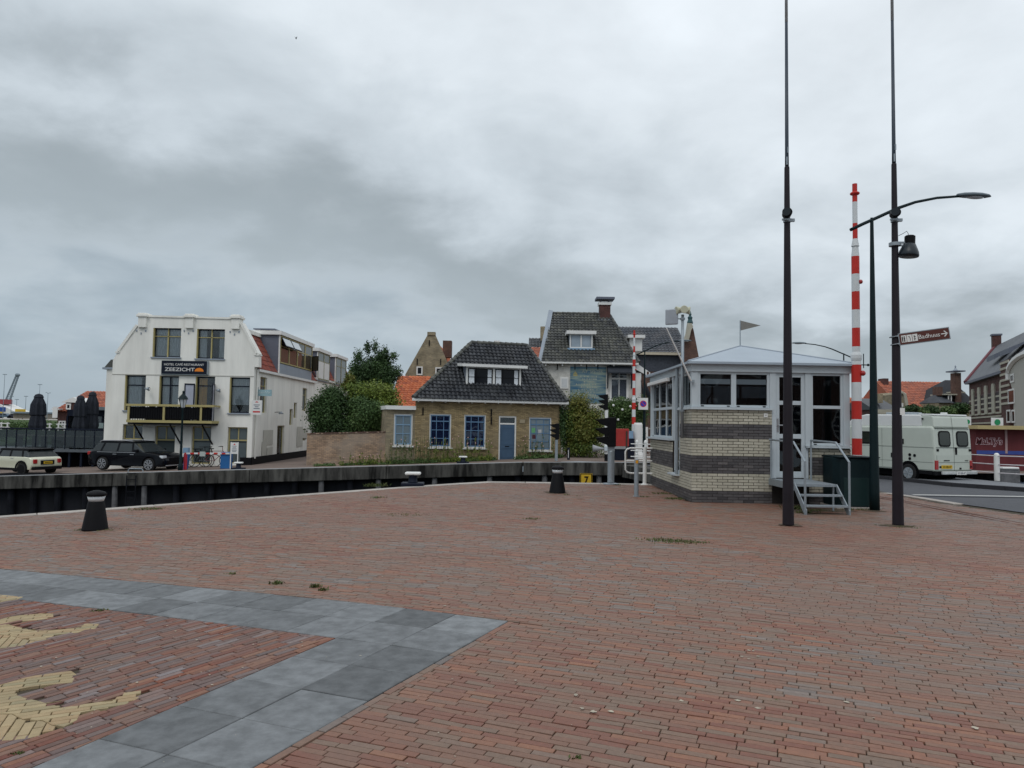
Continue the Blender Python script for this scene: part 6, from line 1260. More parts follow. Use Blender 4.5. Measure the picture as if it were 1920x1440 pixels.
f = MB(); f.box(0,-.05,0,.08,0,dh); f.box(dw-.08,-.05,0,dw,0,dh); f.box(.08,-.05,0,dw-.08,0,.08); f.box(.08,-.05,dh-.06,dw-.08,0,dh); f.box(dw*.47,-.06,.08,dw*.53,0,dh-.06); f.build('dormer_frame', white, dm, M=Tr(fx0,.6,fz0))
for a, b in ((.1,.45),(.55,.9)): MB().box(dw*a,-.03,.12,dw*b,-.02,dh-.12).build('pane', MATS['blue_grey_pane'], dm, M=Tr(fx0,.6,fz0)) if False else MB().box(fx0+dw*a,.585,fz0+.1,fx0+dw*b,.595,fz1-.1).build('pane', mat('pale_pane', (.30,.36,.42), .1, coat=.5), dm)
MB().box(fx0-.22,.35,fz1,fx1+.22,2.7,fz1+.22).build('dormer_roof', white, dm); MB().box(fx0-.15,.5,fz0-.14,fx1+.15,.62,fz0).build('dormer_apron', lblue, dm)
# right hand side of the white house: bay with white cornice and dark awnings
bay = thing('shop_bay', 'white corniced side of the white house with dark awnings beside the lamp post', 'building', (ww_.x, 48.0, 0))
MB().box(.0,.1,-.6,.85,7,ez-.4).build('wall', bbrick, bay); MB().prism([(-.02,-.2,ez-.30),(.95,.2,ez-.75),(.95,.2,ez-.45),(-.02,-.2,ez+.12)],(0,6,0)).build('cornice', white, bay); MB().box(-.0,.02,-.5,.34,.10,ez-.5).build('pilaster', white, bay)
q = MB(); q.prism([(.55,.05,ez-1.0),(1.2,-.5,ez-2.6),(.9,.0,ez-2.7),(.5,.09,ez-1.2)],(0,.06,0)); q.prism([(.3,.02,ez-.9),(.62,-.5,ez-2.4),(.5,.0,ez-2.5),(.32,.05,ez-1.1)],(0,.06,0)); q.build('awning', MATS['awning_dark'], bay); MB().box(.45,.04,.3,.8,.1,1.6).build('white_panel', white, bay)
wd = thing('side_dormer', 'white dormer box behind the far striped barrier', 'dormer', pz(1190, 655, 50)); MB().box(-.35,0,-.1,.5,2,.75).build('box', white, wd); MB().box(-.5,-.3,.75,.65,2.2,.95).build('dormer_roof', white, wd)

# ------------------------------------------------------------------ other far houses
def gable_house(name, label, x0, x1, y, depth, base, eave, ridge_z, wallm, tm, ridge='x', cat='house', rz=0, roof_over=.2, tw=.28, ch=.36, do_tiles=True, rp=.5):
    t = thing(name, label, cat, (x0, y, 0), rz); w = x1-x0
    MB().box(0,0,base,w,depth,eave).build('wall', wallm, t)
    if ridge == 'x':
        ym = depth*rp; q = MB(); q.add([(-roof_over,-.25,eave-.02),(w+roof_over,-.25,eave-.02),(w+roof_over,depth+.25,eave-.02),(-roof_over,depth+.25,eave-.02),(-roof_over,ym,ridge_z),(w+roof_over,ym,ridge_z)],[(0,1,5,4),(2,3,4,5),(3,0,4),(1,2,5),(3,2,1,0)]); r = q.build('roof', tm, t)
        if do_tiles: tiles(r, [(-roof_over,-.25,eave+.02),(w+roof_over,-.25,eave+.02),(w+roof_over,ym,ridge_z+.03),(-roof_over,ym,ridge_z+.03)], tm, tw=tw, ch=ch)
    else:
        xm = w*rp; g2 = MB(); g2.prism([(0,0,eave),(w,0,eave),(xm+.3,0,ridge_z+.1),(xm-.3,0,ridge_z+.1)],(0,.3,0)); g2.build('gable', wallm, t)
        q = MB(); q.add([(0,.3,eave-.02),(w,.3,eave-.02),(w,depth,eave-.02),(0,depth,eave-.02),(xm,.3,ridge_z-.15),(xm,depth,ridge_z-.15)],[(1,2,5,4),(3,0,4,5),(0,1,4),(2,3,5),(3,2,1,0)]); r = q.build('roof', tm, t)
        if do_tiles: tiles(r, [(w,.3,eave),(w,depth,eave),(xm,depth,ridge_z-.12),(xm,.3,ridge_z-.12)], tm, tw=tw, ch=ch)
    return t, r
def fwin(t, x0, z0, x1, z1, y=0, m=white, fw=.1, pane=None, bars=0):
    f = MB(); f.box(x0,y-.05,z0,x0+fw,y,z1); f.box(x1-fw,y-.05,z0,x1,y,z1); f.box(x0+fw,y-.05,z0,x1-fw,y,z0+fw); f.box(x0+fw,y-.05,z1-fw,x1-fw,y,z1)
    if bars: f.box((x0+x1)/2-.04,y-.045,z0+fw,(x0+x1)/2+.04,y,z1-fw); f.box(x0+fw,y-.04,(z0+z1)/2-.03,x1-fw,y,(z0+z1)/2+.03)
    wo = f.build('window', m, t); MB().box(x0+fw,y-.02,z0+fw,x1-fw,y-.012,z1-fw).build('pane', pane or mat('dark_pane', (.012,.014,.02), .08), wo); return wo
# grey-yellow gabled house with orange roof
Y = 62; gx = lambda px, Y: P(px, 780, Y).x; gz_ = lambda py, Y, px=900: P(px, py, Y).z
t, r = gable_house('gabled_house', 'grey yellow brick gable with small windows and orange tiled roof', gx(758,Y), gx(848,Y), Y, 14, -.8, gz_(703,Y,810), gz_(629,Y,808), gbrick, tile_orng, ridge='y', rp=.53)
x0t = gx(758,Y); fwin(t, gx(779,Y)-x0t, gz_(705,Y), gx(790.5,Y)-x0t, gz_(689,Y)); fwin(t, gx(814.5,Y)-x0t, gz_(706,Y), gx(827,Y)-x0t, gz_(690,Y))
for px, py in ((780,680),(824,680),(802,645),(793,718)): x = gx(px,Y)-x0t; MB().box(x-.04,-.05,gz_(py,Y)-.25,x+.04,0,gz_(py,Y)+.25).build('wall_anchor', black, t)
MB().box(gx(798,Y)-x0t,-.1,gz_(630,Y),gx(813,Y)-x0t,.4,gz_(624,Y)).build('gable_top', gbrick, t)
ch_ = MB().box(gx(821,Y)-x0t,3.0,gz_(665,Y),gx(838,Y)-x0t,4.0,gz_(632,Y)).build('chimney', bbrick, r)
t, r = gable_house('orange_roofed_shed', 'low building with an orange tiled roof between the tree and cottage', gx(735,55), gx(790,55), 55, 5, -.8, gz_(765,55), gz_(702,55), gbrick, tile_orng, ridge='x', rp=.8)
# red roof behind the cottage
Y = 56; t, r = gable_house('red_roofed_house', 'house with a dull red tiled roof seen behind the cottage ridge', gx(925,Y), gx(1022,Y), Y, 7, -.8, gz_(690,Y), gz_(643,Y,970), gbrick, tile_red, ridge='x')
x = gx(923,Y)-gx(925,Y); MB().box(x,2.2,gz_(665,Y),x+.42,2.6,gz_(632,Y)).build('chimney', white, r)
Y = 60; t, r = gable_house('dark_roofed_house', 'house with a dark tiled roof and pale chimney left of the white house', gx(996,Y), gx(1040,Y), Y, 7, -.8, gz_(670,Y), gz_(626,Y,1018), gbrick, tile_blk, ridge='x'); x = gx(1014,Y)-gx(996,Y); MB().box(x,3.0,gz_(640,Y),x+.5,3.6,gz_(601,Y)).build('chimney', gbrick, r)
# brown brick house with slate roof and ornamented gable
Y = 60; bh = thing('town_house', 'brown brick town house with slate roof and ornamental end gable', 'building', (gx(1160,Y), Y, 0)); bx = gx(1160,Y); rx_ = gx(1290,Y)-bx
zE = gz_(662,Y,1230); zR = P(1230, 614, Y+4).z; MB().box(0,0,-.6,rx_,9,zE-1.5).build('wall', bbrick, bh); MB().box(0,-.02,zE-1.5,rx_,9,zE).build('slate_wall', mat('slate_cladding', (.05,.058,.075), .5, var=.35, scale=6), bh)
r = MB(); r.add([(-.1,-.3,zE),(rx_,-.3,zE),(rx_,8.3,zE),(-.1,8.3,zE),(-.1,4,zR),(rx_,4,zR)],[(0,1,5,4),(2,3,4,5),(3,0,4),(1,2,5),(3,2,1,0)]); r.v = [(a,b,c-.03) for a,b,c in r.v]; rr = r.build('roof', tile_blk, bh); slate2 = ramp_mat('bluish_slate_tile', [(.035,.042,.055),(.08,.09,.105),(.05,.058,.075)], rough=.5); rr.data.materials[0] = slate2
tiles(rr, [(-.1,-.3,zE),(rx_,-.3,zE),(rx_,4,zR),(-.1,4,zR)], slate2, tw=.3, ch=.34, lift=.06)
MB().box(-.1,-.45,zE-.18,rx_,-.25,zE+.02).build('gutter', mat('cream_gutter', (.5,.45,.35), .6), bh)
gm = rx_; xa_, xb_ = rx_, rx_+2.0
# end gable: a plane turned towards the camera, stone edged
ge = MB(); G0 = Vector((rx_-.1,-.2,0)); 
ptsg = [(gx(1283,58.5)-bx, gz_(665,58.5)-.0), (gx(1311,58.5)-bx, gz_(668,58.5)), (gx(1300,58.5)-bx, gz_(612,58.5)), (gx(1296,58.5)-bx, gz_(601,58.5)), (gx(1291,58.5)-bx, gz_(601,58.5)), (gx(1288,58.5)-bx, gz_(620,58.5)), (gx(1283,58.5)-bx, gz_(635,58.5))]
ge.prism([(a,-1.5,b) for a,b in ptsg],(0,.5,0)); ge.box(ptsg[0][0],-1.49,-.6,ptsg[1][0],6,ptsg[0][1]-.01); ge.build('end_gable', bbrick, bh)
q = MB(); q.prism([(gx(1282,58)-bx,-1.9,gz_(634,58)),(gx(1287,58)-bx,-1.9,gz_(618,58)),(gx(1290,58)-bx,-1.9,gz_(599,58)),(gx(1297,58)-bx,-1.9,gz_(599,58)),(gx(1300,58)-bx,-1.9,gz_(606,58)),(gx(1296,58)-bx,-1.9,gz_(612,58)),(gx(1294,58)-bx,-1.9,gz_(622,58)),(gx(1291,58)-bx,-1.9,gz_(634,58))],(0,.35,0)); q.build('stone_scroll', stone, bh)
xg = gx(1295,58)-bx; MB().lathe([(.2,0),(.24,.1),(.16,.35),(.2,.5),(.08,.65),(.12,.75),(.04,1.0)],10,M=Tr(xg,-1.7,gz_(600,58))).build('finial', mat('copper_green', (.03,.08,.09), .6), bh)
bz_ = MB(); 
for z_ in (gz_(753,60), gz_(800,60)): bz_.box(gx(1205,Y)-bx,-.08,z_,gx(1260,Y)-bx,0,z_+.12)
bz_.build('stone_band', stone, bh)
for a, b in ((705,750),(778,815)): fwin(bh, gx(1223,Y)-bx, gz_(b,Y), gx(1236,Y)-bx, gz_(a,Y), y=-.02, m=mat('cream_frame', (.5,.47,.36), .5), fw=.12, bars=1)

# ------------------------------------------------------------------ left background
Y = 62; z0g = -1.95
t, r = gable_house('harbour_house', 'brown brick house with red roof and white dormer behind the terrace', gx(108,Y), gx(240,Y), Y, 9, -1.9, gz_(772,Y,150), gz_(731,Y,170), rbrick, tile_red, ridge='x')
x0t = gx(108,Y); gbl = MB(); gbl.prism([(gx(120,Y)-x0t,-.5,gz_(755,Y,140)),(gx(163,Y)-x0t,-.5,gz_(755,Y,140)),(gx(142,Y)-x0t,-.5,gz_(745,Y,140))],(0,2,0)); gbl.build('pediment', white, r); gb2 = MB().box(gx(128,Y)-x0t,-.4,gz_(770,Y,140),gx(158,Y)-x0t,2,gz_(755,Y,140)).build('dormer', rbrick, r)
for a, b in ((129,138),(152,160)): fwin(t, gx(a,Y)-x0t, gz_(768,Y,140), gx(b,Y)-x0t, gz_(757,Y,140), y=-.42)
fwin(t, gx(111,Y)-x0t, gz_(800,Y,120), gx(124,Y)-x0t, gz_(789,Y,120), bars=1)
MB().box(gx(105,Y)-x0t,-.7,gz_(768.5,Y,110),gx(120,Y)-x0t,-.2,gz_(766,Y,110)).build('gutter', white, r); MB().cyl((gx(172,Y)-x0t,4,gz_(735,Y,170)),(gx(172,Y)-x0t,4,gz_(722,Y,170)),.06).build('roof_pipe', white, r)
ad = thing('white_wall_board', 'white square board on the corner of the harbour house', 'sign', pz(103, 773, 61)); MB().box(-.2,0,-.45,.2,.05,.45).build('board', white, ad)
# glazed restaurant annex beside the hotel
ax0, ax1 = gx(126, 47), gx(209, 47); an = thing('restaurant_annex', 'dark glazed restaurant annex between terrace and hotel', 'building', (ax0, 47, 0)); aw_ = ax1-ax0; az = gz_(766, 47, 190)
MB().box(0,.25,-1.7,aw_,6,az-.4).build('dark_interior', dark, an); MB().box(aw_*.5,-.4,az-.10,aw_,6,az+.10).build('roof_edge', galv, an); MB().box(0,0,az-.5,aw_,6,az-.1).build('fascia', navy, an)
for i in range(6):
    xx = aw_*i/5; MB().box(xx-.05,0,-1.6,xx+.05,.15,az-.5).build('mullion', navy, an)
    if i < 5: MB().box(xx+.05,.06,-.9,xx+aw_/5-.05,.07,az-.5).build('pane', GLASS, an)
x = gx(186,47)-ax0; MB().box(x-.25,-.02,gz_(803,47,186)-.0,x+.3,0,gz_(793,47,186)).build('white_notice', mat('notice_green', (.35,.45,.45), .6), an)
# terrace deck
T0, T1, TY = gx(-60, 44.5), gx(207, 44.5), 44.5; dk = thing('terrace_deck', 'dark raised restaurant terrace with glass and metal balustrade left of the hotel', 'terrace', (T0, TY, 0)); TW = T1-T0; tz = gz_(842, TY, 90)
MB().box(0,0,tz-.16,TW*.985,7,tz).build('deck', mat('deck_boards', (.10,.115,.13), .8, var=.2), dk); MB().box(0,.8,-2,TW,1.0,tz-.17).build('underside_shade', dark, dk)  # second box: upright sheet, shade under the deck painted near-black
for i in range(12): xx = .3+TW*i/12; MB().box(xx,.2,-1.9,xx+.12,.32,tz-.16).build('deck_post', navy, dk)
for i in range(15): xx = TW*i/14.6; MB().box(xx,.0,tz,xx+.05,.06,tz+1.18).build('baluster', navy, dk)
MB().box(0,-.02,tz+1.15,TW,.08,tz+1.24).build('handrail', navy, dk); MB().box(0,.02,tz+.1,TW,.03,tz+1.12).build('balustrade_pane', glass_mat('smoked_glass', see=.8, base=(.02,.025,.03), tint=(.55,.6,.6)), dk)
tb = None
for i, px in enumerate((98, 120, 150, 180, 30)):
    if tb is None:
        p = P(px, 830, 46.5); tb = thing('terrace_table', 'terrace table right of the lone parasol behind the balustrade', 'table', (p.x, 46.5, tz), 0, 'tables on the terrace'); MB().box(-.6,-.35,.70,.6,.35,.75).build('table_top', mat('table_wood', (.16,.13,.10), .6), tb)
        for sx in (-.5,.5): MB().box(sx-.03,-.3,0,sx+.03,.3,.70).build('leg', black, tb)
    else: p = P(px, 830, 46.5); dup(tb, (p.x, 46.0+i*.4, tz), label=('','terrace table left of the middle parasol','terrace table beneath the middle parasol','terrace table nearest the hotel wall','terrace table at the left picture edge')[i])
# closed parasols
def parasol(px, top, bot, Y, label, s=1.0, fat=1.0):
    p = P(px, 800, Y); zt = P(px, top, Y).z; t = thing('closed_parasol', label, 'parasol', (p.x, Y, tz), 0, 'closed dark parasols on the terrace'); h = zt - tz; n = 16
    MB().cyl((0,0,0),(0,0,h*.5),.05,n=8).build('pole', black, t); MB().box(-.35,-.35,0,.35,.35,.1).build('foot', black, t)
    zb = P(px, bot, Y).z - tz; b = MB(); vs = []; pr = [(zb,.42),(zb+.12*(h-zb),.50),(zb+.35*(h-zb),.40),(zb+.38*(h-zb),.36),(zb+.42*(h-zb),.46),(zb+.7*(h-zb),.42),(zb+.88*(h-zb),.27),(zb+.90*(h-zb),.31),(zb+.97*(h-zb),.22),(h,.04)]
    for z_, r_ in pr:
        for k in range(n): a = 2*math.pi*k/n; rr = r_*fat*(1+.18*(1 if k % 2 else -1)*(1 if z_ < h*.9 else .3)); vs.append((rr*math.cos(a), rr*math.sin(a), z_))
    b.add(vs, [(i*n+k, i*n+(k+1) % n, (i+1)*n+(k+1) % n, (i+1)*n+k) for i in range(len(pr)-1) for k in range(n)] + [tuple(range(n-1,-1,-1)), tuple(range((len(pr)-1)*n, len(pr)*n))]); b.build('canopy', mat('parasol_cloth', (.022,.026,.036), .9, var=.25, scale=4), t); return t
parasol(70, 738, 806, 45.3, 'closed dark parasol standing alone at the left of the terrace', fat=.85); parasol(149, 741, 808, 45.3, 'shorter closed dark parasol in the middle of the terrace', fat=.72); parasol(171, 734, 806, 45.8, 'tall closed dark parasol nearest to the hotel', fat=.72)
# white fences
wf = None
for i, px in enumerate((8, 87, 115)):
    p = P(px, 804, 51); z_ = gz_(807, 51, 90)
    if wf is None:
        wf = thing('white_fence', 'low white fence section at the left picture edge beyond the terrace', 'fence', (p.x, 51, z_), 0, 'white fence sections beyond the terrace'); 
        for k in range(2): MB().box(-.24+k*.42,-.04,0,-.17+k*.42,.04,.50).build('fence_post', white, wf)
        for zz_ in (.14,.40): MB().box(-.36,-.03,zz_,.36,.03,zz_+.06).build('fence_rail', white, wf)
    else: dup(wf, (p.x, 51, z_), label=('white fence section right of the lone leftmost parasol','white fence section nearest the harbour house')[i-1])
# dike, hedges
dkb = MB(); d0, d1 = gx(-700, 100), gx(125, 100); dz = gz_(788, 100, 60); dkb.prism([(d0,72,-2.2),(d0,100,dz),(d0,340,dz-.3),(d0,360,-2.2)],(d1-d0+6,0,0)); dkb.build('grass_dike', mat('dike_grass', (.055,.085,.03), 1.0, var=.35, scale=.5), kind='structure', label='green grass dike along the harbour at the left')
MB().add([(d0,112,dz+.0),(d1+6,112,dz+.0),(d1+6,338,dz-.27),(d0,338,dz-.27)],[(0,1,2,3)]).build('harbour_apron', mat('pale_harbour_paving', (.34,.31,.28), .95), kind='structure', label='pale harbour paving behind the dike')
foliage('reed_hedge', lf_mid, [((gx(-20+12*i, 52), 52, gz_(803+random.random()*4, 52, 30)), (.9,.6,.55)) for i in range(11)], 9000, .07, None, 61, label='low green hedge beyond the terrace at the left', cat='hedge', kind='stuff')
# far harbour: crane, lamps, ship, cars, sheds
cr = thing('harbour_crane', 'faint lattice harbour crane leaning to the right at the far left', 'crane', (gx(12, 260), 260, dz)); a = P(14, 752, 260); b_ = P(33, 703, 260); c0 = cr.location; q = MB(); A = a-Vector(c0); B = b_-Vector(c0)
for off in ((-.8,0,0),(.8,0,0),(0,1.2,.4)): q.tube([A+Vector(off), B+Vector(off)*.5], .28, 5)
n = 12
for i in range(n): q.tube([A.lerp(B,i/n)+Vector((-.8,0,0)), A.lerp(B,(i+.5)/n)+Vector((.8,0,0)), A.lerp(B,(i+1)/n)+Vector((-.8,0,0))], .14, 4)
q.build('boom', hazeg, cr); q = MB(); q.tube([A+Vector((-1,0,-1)), A+Vector((-3,0,-7))],.3,5); q.tube([A+Vector((1,0,0)), A+Vector((3,0,-7))],.3,5); q.box(A.x-3,A.y-1,-3,A.x+3,A.y+1,A.z-5); q.build('tower', hazeg, cr); MB().ball(tuple(B), (.9,.7,.6), 8, 6).build('boom_head', hazeg, cr)
def mast(px, top, Y, label, two=False):
    p = P(px, 780, Y); zt = P(px, top, Y).z; t = thing('harbour_lamp', label, 'lamp post', (p.x, Y, dz-.5)); h = zt-dz+.5; s = Y/F
    MB().cyl((0,0,0),(0,0,h),.9*s*.7,.45*s*.7,8).build('post', hazeg, t)
    q = MB(); q.box(-3.2*s,-.2,h-.5*s,3.2*s,.2,h+.5*s) if not two else q.tube([(-4.5*s,0,h+2.2*s),(-1.5*s,0,h+1.6*s),(0,0,h),(1.5*s,0,h+1.2*s),(5*s,0,h+1.5*s)], .5*s, 5); q.build('lamp_arms', hazeg, t)
for px, top, Y, lab, two in ((5,702,180,'faint tall harbour lamp at the left picture edge',False),(72,721,150,'thin harbour lamp above the leftmost closed parasol',False),(88,738,120,'double headed harbour lamp right of the leftmost parasol',True),(47,743,230,'short faint harbour lamp left of the leftmost parasol',False),(30,749,260,'lowest faint harbour lamp beside the crane',False),(20,743,240,'faint harbour lamp just under the crane boom',False)): mast(px, top, Y, lab, two)
sh = thing('white_ship', 'white and blue ship bow moored at the far left', 'ship', (gx(8, 250), 250, dz-.5)); s = 250/F; q = MB(); q.prism([(-26*s,0,0),(26*s,0,0),(32*s,0,9*s),(6*s,0,20*s),(-12*s,0,28*s),(-26*s,0,28*s)],(0,8,0)); q.build('hull', white, sh)
q = MB(); q.box(-26*s,-.2,14*s,2*s,0,22*s); q.build('blue_stripe', mat('ship_blue', (.03,.08,.3), .5), sh); MB().box(-26*s,-.3,8*s,-2*s,-.2,13*s).build('yellow_stripe', platey, sh); MB().box(-22*s,1,28*s,-5*s,5,37*s).build('red_funnel', mat('ship_red', (.3,.05,.06), .5), sh)
shd = thing('harbour_shed', 'long low grey brown sheds across the harbour', 'shed', (gx(25, 200), 200, dz-1)); s = 200/F; MB().box(0,0,0,38*s,10,16*s).build('wall', mat('shed_wall', (.28,.24,.2), .9), shd); MB().box(-1*s,-1,16*s,40*s,11,19*s).build('roof', hazeg, shd); MB().box(5*s,-.5,16*s,9*s,3,24*s).build('yellow_tank', platey, shd)
fw_ = thing('fun_wall', 'dark domed structure in the far harbour beside the white board', 'structure', (gx(92, 210), 210, dz-.4)); s = 210/F; MB().ball((0,0,5*s),(7*s,3,9*s),12,8).build('dome', navy, fw_); MB().box(-3*s,-3.4,6*s,3*s,-3,9*s).build('cream_panel', stone, fw_)
# far parked cars
def mini_car(t, m, L=4.3, Wd=1.75, H=1.45):
    b = MB(); pr = [(-L/2,.35),(L/2,.35),(L/2,.75),(L*.28,.9),(L*.12,H),(-L*.28,H),(-L*.46,.95),(-L/2,.9)]; b.prism([(x,-Wd/2,z) for x,z in pr],(0,Wd,0)); b.build('body', m, t, bevel=.08)
    b = MB(); b.prism([(L*.24,-Wd/2-.01,.95),(L*.11,-Wd/2-.01,H-.1),(-L*.27,-Wd/2-.01,H-.1),(-L*.42,-Wd/2-.01,.97)],(0,Wd+.02,0)); b.build('side_windows', CARG, t)
    for sx in (-L*.32,L*.32): MB().cyl((sx,-Wd/2,.32),(sx,Wd/2,.32),.32,n=14).build('wheel_pair', rubber, t)
for px, m, lab in ((10, mat('blue_grey_car', (.08,.12,.17), .3), 'pale blue far car parked on the dike below the ship'), (32, mat('dark_far_car', (.03,.03,.05), .3), 'dark far car parked on the dike right of the ship'), (96, mat('dark_far_car', (.03,.03,.05), .3), 'dark far car between parasol and harbour house')):
    t = thing('parked_car', lab, 'car', (gx(px, 225), 225, dz-.15)); mini_car(t, m)

# ------------------------------------------------------------------ cars in front of the hotel
def car(t, L, Wd, H, body_m, roof_m, belt, prof, glassp, wheelx, wr, wheelm, hood, wnds, rail=False, suv=True):
    """body lofted from a side profile; x forward, z up"""
    N = 7; b = MB(); vs = []; n = len(prof)
    offs = [(-1, .0), (-.97, .03), (-.8, .05), (0, .06), (.8, .05), (.97, .03), (1, .0)]
    for o_, up in offs:
        for (x, z) in prof:
            inset = .0 if abs(o_) < 1 else 0
            vs.append((x*(1 if abs(o_) < .9 else (.985 if abs(o_) < 1 else .965)), o_*Wd/2, z + (up*.6 if z > .75*belt else 0)))
    fs = [(j*n+i, j*n+(i+1) % n, (j+1)*n+(i+1) % n, (j+1)*n+i) for j in range(N-1) for i in range(n)] + [tuple(range(n-1,-1,-1)), tuple(range((N-1)*n, N*n))]
    b.add(vs, [f[::-1] for f in fs]); body = b.build('body', body_m, t)
    cut(body, [(Tr(wx-wr*1.12,-Wd/2-.1,-.3), 0, 0, 0)] if False else [], None) if False else None
    # wheel arches carved with cylinders
    cmb = MB()
    for wx in wheelx:
        for sy in (-1, 1): cmb.cyl((wx, sy*(Wd/2-.28), wr), (wx, sy*(Wd/2+.2), wr), wr*1.15, n=28)
    me = bpy.data.meshes.new('t'); me.from_pydata(cmb.v, [], cmb.f); tm_ = bpy.data.objects.new('t', me); C.objects.link(tm_)
    par = body.parent; body.parent = None; md = body.modifiers.new('b', 'BOOLEAN'); md.object = tm_; md.solver = 'EXACT'; dg = bpy.context.evaluated_depsgraph_get(); dg.update(); nm = bpy.data.meshes.new_from_object(body.evaluated_get(dg)); body.modifiers.clear(); body.data = nm; nm.name = 'body'; bpy.data.objects.remove(tm_); body.parent = par
    if body_m.name not in [m_.name for m_ in nm.materials if m_]: nm.materials.clear(); nm.materials.append(body_m)
    bv = body.modifiers.new('bevel', 'BEVEL'); bv.width = .045; bv.segments = 3; bv.limit_method = 'ANGLE'; bv.angle_limit = math.radians(25); bv.harden_normals = False
    for p_ in nm.polygons: p_.use_smooth = True
    # greenhouse
    g_ = MB(); n = len(glassp); vs = []
    tw_ = Wd/2
    zb = min(z for x, z in glassp); zt = max(z for x, z in glassp)
    for sgn in (-1, 1):
        for x, z in glassp: k = (z-zb)/(zt-zb); vs.append((x, sgn*(tw_*(.965-.17*k)), z))
    g_.add(vs, [tuple(range(n)), tuple(range(2*n-1, n-1, -1))] + [(i, n+i, n+(i+1) % n, (i+1) % n) for i in range(n)]); g_.build('greenhouse', CARG if False else mat('car_window_dark', (.035,.042,.045), .08, coat=.3), t, bevel=.03)
    # roof skin
    top = [(x, z) for x, z in glassp if z > zt-.12]; xs_ = sorted(x for x, z in top); r_ = MB(); x0_, x1_ = xs_[0]-.06, xs_[-1]+.05
    r_.box(x0_, -tw_*.80, zt-.045, x1_, tw_*.80, zt+.025); r_.build('roof', roof_m, t, bevel=.06)
    for sgn in (-1, 1):
        pil = MB()
        for x_lo, x_hi in wnds: pil.prism([(x_lo-.04, sgn*tw_*.972, zb), (x_lo+.05, sgn*tw_*.972, zb), (x_hi+.05, sgn*tw_*.81, zt-.01), (x_hi-.04, sgn*tw_*.81, zt-.01)], (0, sgn*.012, 0))
        pil.box(x0_, min(sgn*tw_*.80, sgn*tw_*.83), zt-.09, x1_, max(sgn*tw_*.80, sgn*tw_*.83), zt+.0)
        pil.build('pillar_frame', roof_m, t)
    for wx in wheelx:
        for sy in (-1, 1):
            y0_ = sy*(Wd/2-.22); y1_ = sy*(Wd/2+.0); w_ = MB().cyl((wx, y0_, wr), (wx, y1_, wr), wr, n=26).build('wheel', rubber, t, bevel=.03)
            rm = MB(); rm.cyl((wx, y1_+sy*.002, wr), (wx, y1_+sy*.008, wr), wr*.70, n=24); rm.build('rim_dark', black, w_)
            sp = MB()
            for k in range(5 if wheelm is chrome else 0):
                a = k*2*math.pi/5+.3; d_ = Vector((math.cos(a),0,math.sin(a))); n_ = Vector((-math.sin(a),0,math.cos(a))); c_ = Vector((wx, y1_+sy*.01, wr))
                for s2 in (-1, 1): sp.prism([c_+n_*.02*s2, c_+n_*.05*s2, c_+d_*wr*.70+n_*.10*s2, c_+d_*wr*.70+n_*.05*s2], (0, sy*.02, 0))
            if wheelm is chrome:
                m2 = 24
                for k in range(m2):
                    a0, a1 = 2*math.pi*k/m2, 2*math.pi*(k+1)/m2; f2 = lambda a, r_: (wx+r_*math.cos(a), y1_+sy*.01, wr+r_*math.sin(a)); sp.prism([f2(a0,wr*.72), f2(a1,wr*.72), f2(a1,wr*.66), f2(a0,wr*.66)], (0, sy*.02, 0))
                sp.cyl((wx, y1_, wr), (wx, y1_+sy*.03, wr), .06, n=12)
            else: sp.cyl((wx, y1_, wr), (wx, y1_+sy*.012, wr), wr*.5, n=18)
            sp.build('rim', wheelm, w_)
            MB().cyl((wx, sy*(Wd/2-.5), wr), (wx, sy*(Wd/2-.23), wr), wr*1.1, n=20).build('wheel_well', dark, w_) if False else None
    return body
p = P(258, 868, 39.6); sv_ = thing('black_suv', 'black estate type off-road car with silver star rims parked in front of the hotel', 'car', (p.x, 39.6, fz(p.x)), math.radians(-13))
L_ = 4.62; prof = [(-2.20,.25),(-2.28,.48),(-2.30,.74),(-2.22,.92),(-1.9,.98),(.9,.97),(1.15,.95),(1.9,.86),(2.2,.76),(2.30,.55),(2.26,.25)]
glp = [(-2.12,.95),(-1.80,1.38),(-1.55,1.46),(-.2,1.50),(.35,1.45),(1.12,.97)]
car(sv_, L_, 1.88, 1.5, carblack, carblack, .98, prof, glp, (-1.38,1.42), .345, chrome, 1, [(-1.52,-1.35),(-.52,-.48),(.42,.32)])
for sy in (-1,1):
    MB().tube([(-1.75,sy*.70,1.47),(-1.6,sy*.70,1.53),(-.3,sy*.71,1.56),(.25,sy*.70,1.52)], .018, 6).build('roof_rail', chrome, sv_); MB().box(2.02,sy*.78-.16,.68,2.24,sy*.78+.16,.83).build('headlight', mat('headlamp_glass', (.62,.65,.68), .15, coat=1), sv_, bevel=.03)
    MB().box(-2.30,sy*.82-.12,.78,-2.10,sy*.82+.13,.96).build('tail_lamp', lampred, sv_, bevel=.02); MB().box(.62,sy*.94,.98,.84,sy*.94+sy*.2,1.12).build('wing_mirror', carblack, sv_, bevel=.03)
    for xx in (-.62,.42): MB().box(xx-.12,sy*.945-.01,.83,xx+.1,sy*.945+.015,.855).build('door_handle', chrome, sv_)
    MB().box(-1.7,sy*.945-.006,.935,.60,sy*.945+.008,.955).build('window_trim', chrome, sv_)
MB().box(2.16,-.75,.28,2.33,.75,.34).build('front_skirt', chrome, sv_, bevel=.02); MB().box(2.22,-.45,.48,2.315,.45,.70).build('grille', black, sv_)
ln_ = MB()
for xx in (-.50,.55): 
    for sy in (-1,1): ln_.box(xx-.006,sy*.936-.004,.40,xx+.006,sy*.936+.006,.92)
ln_.build('door_seam', dark, sv_)
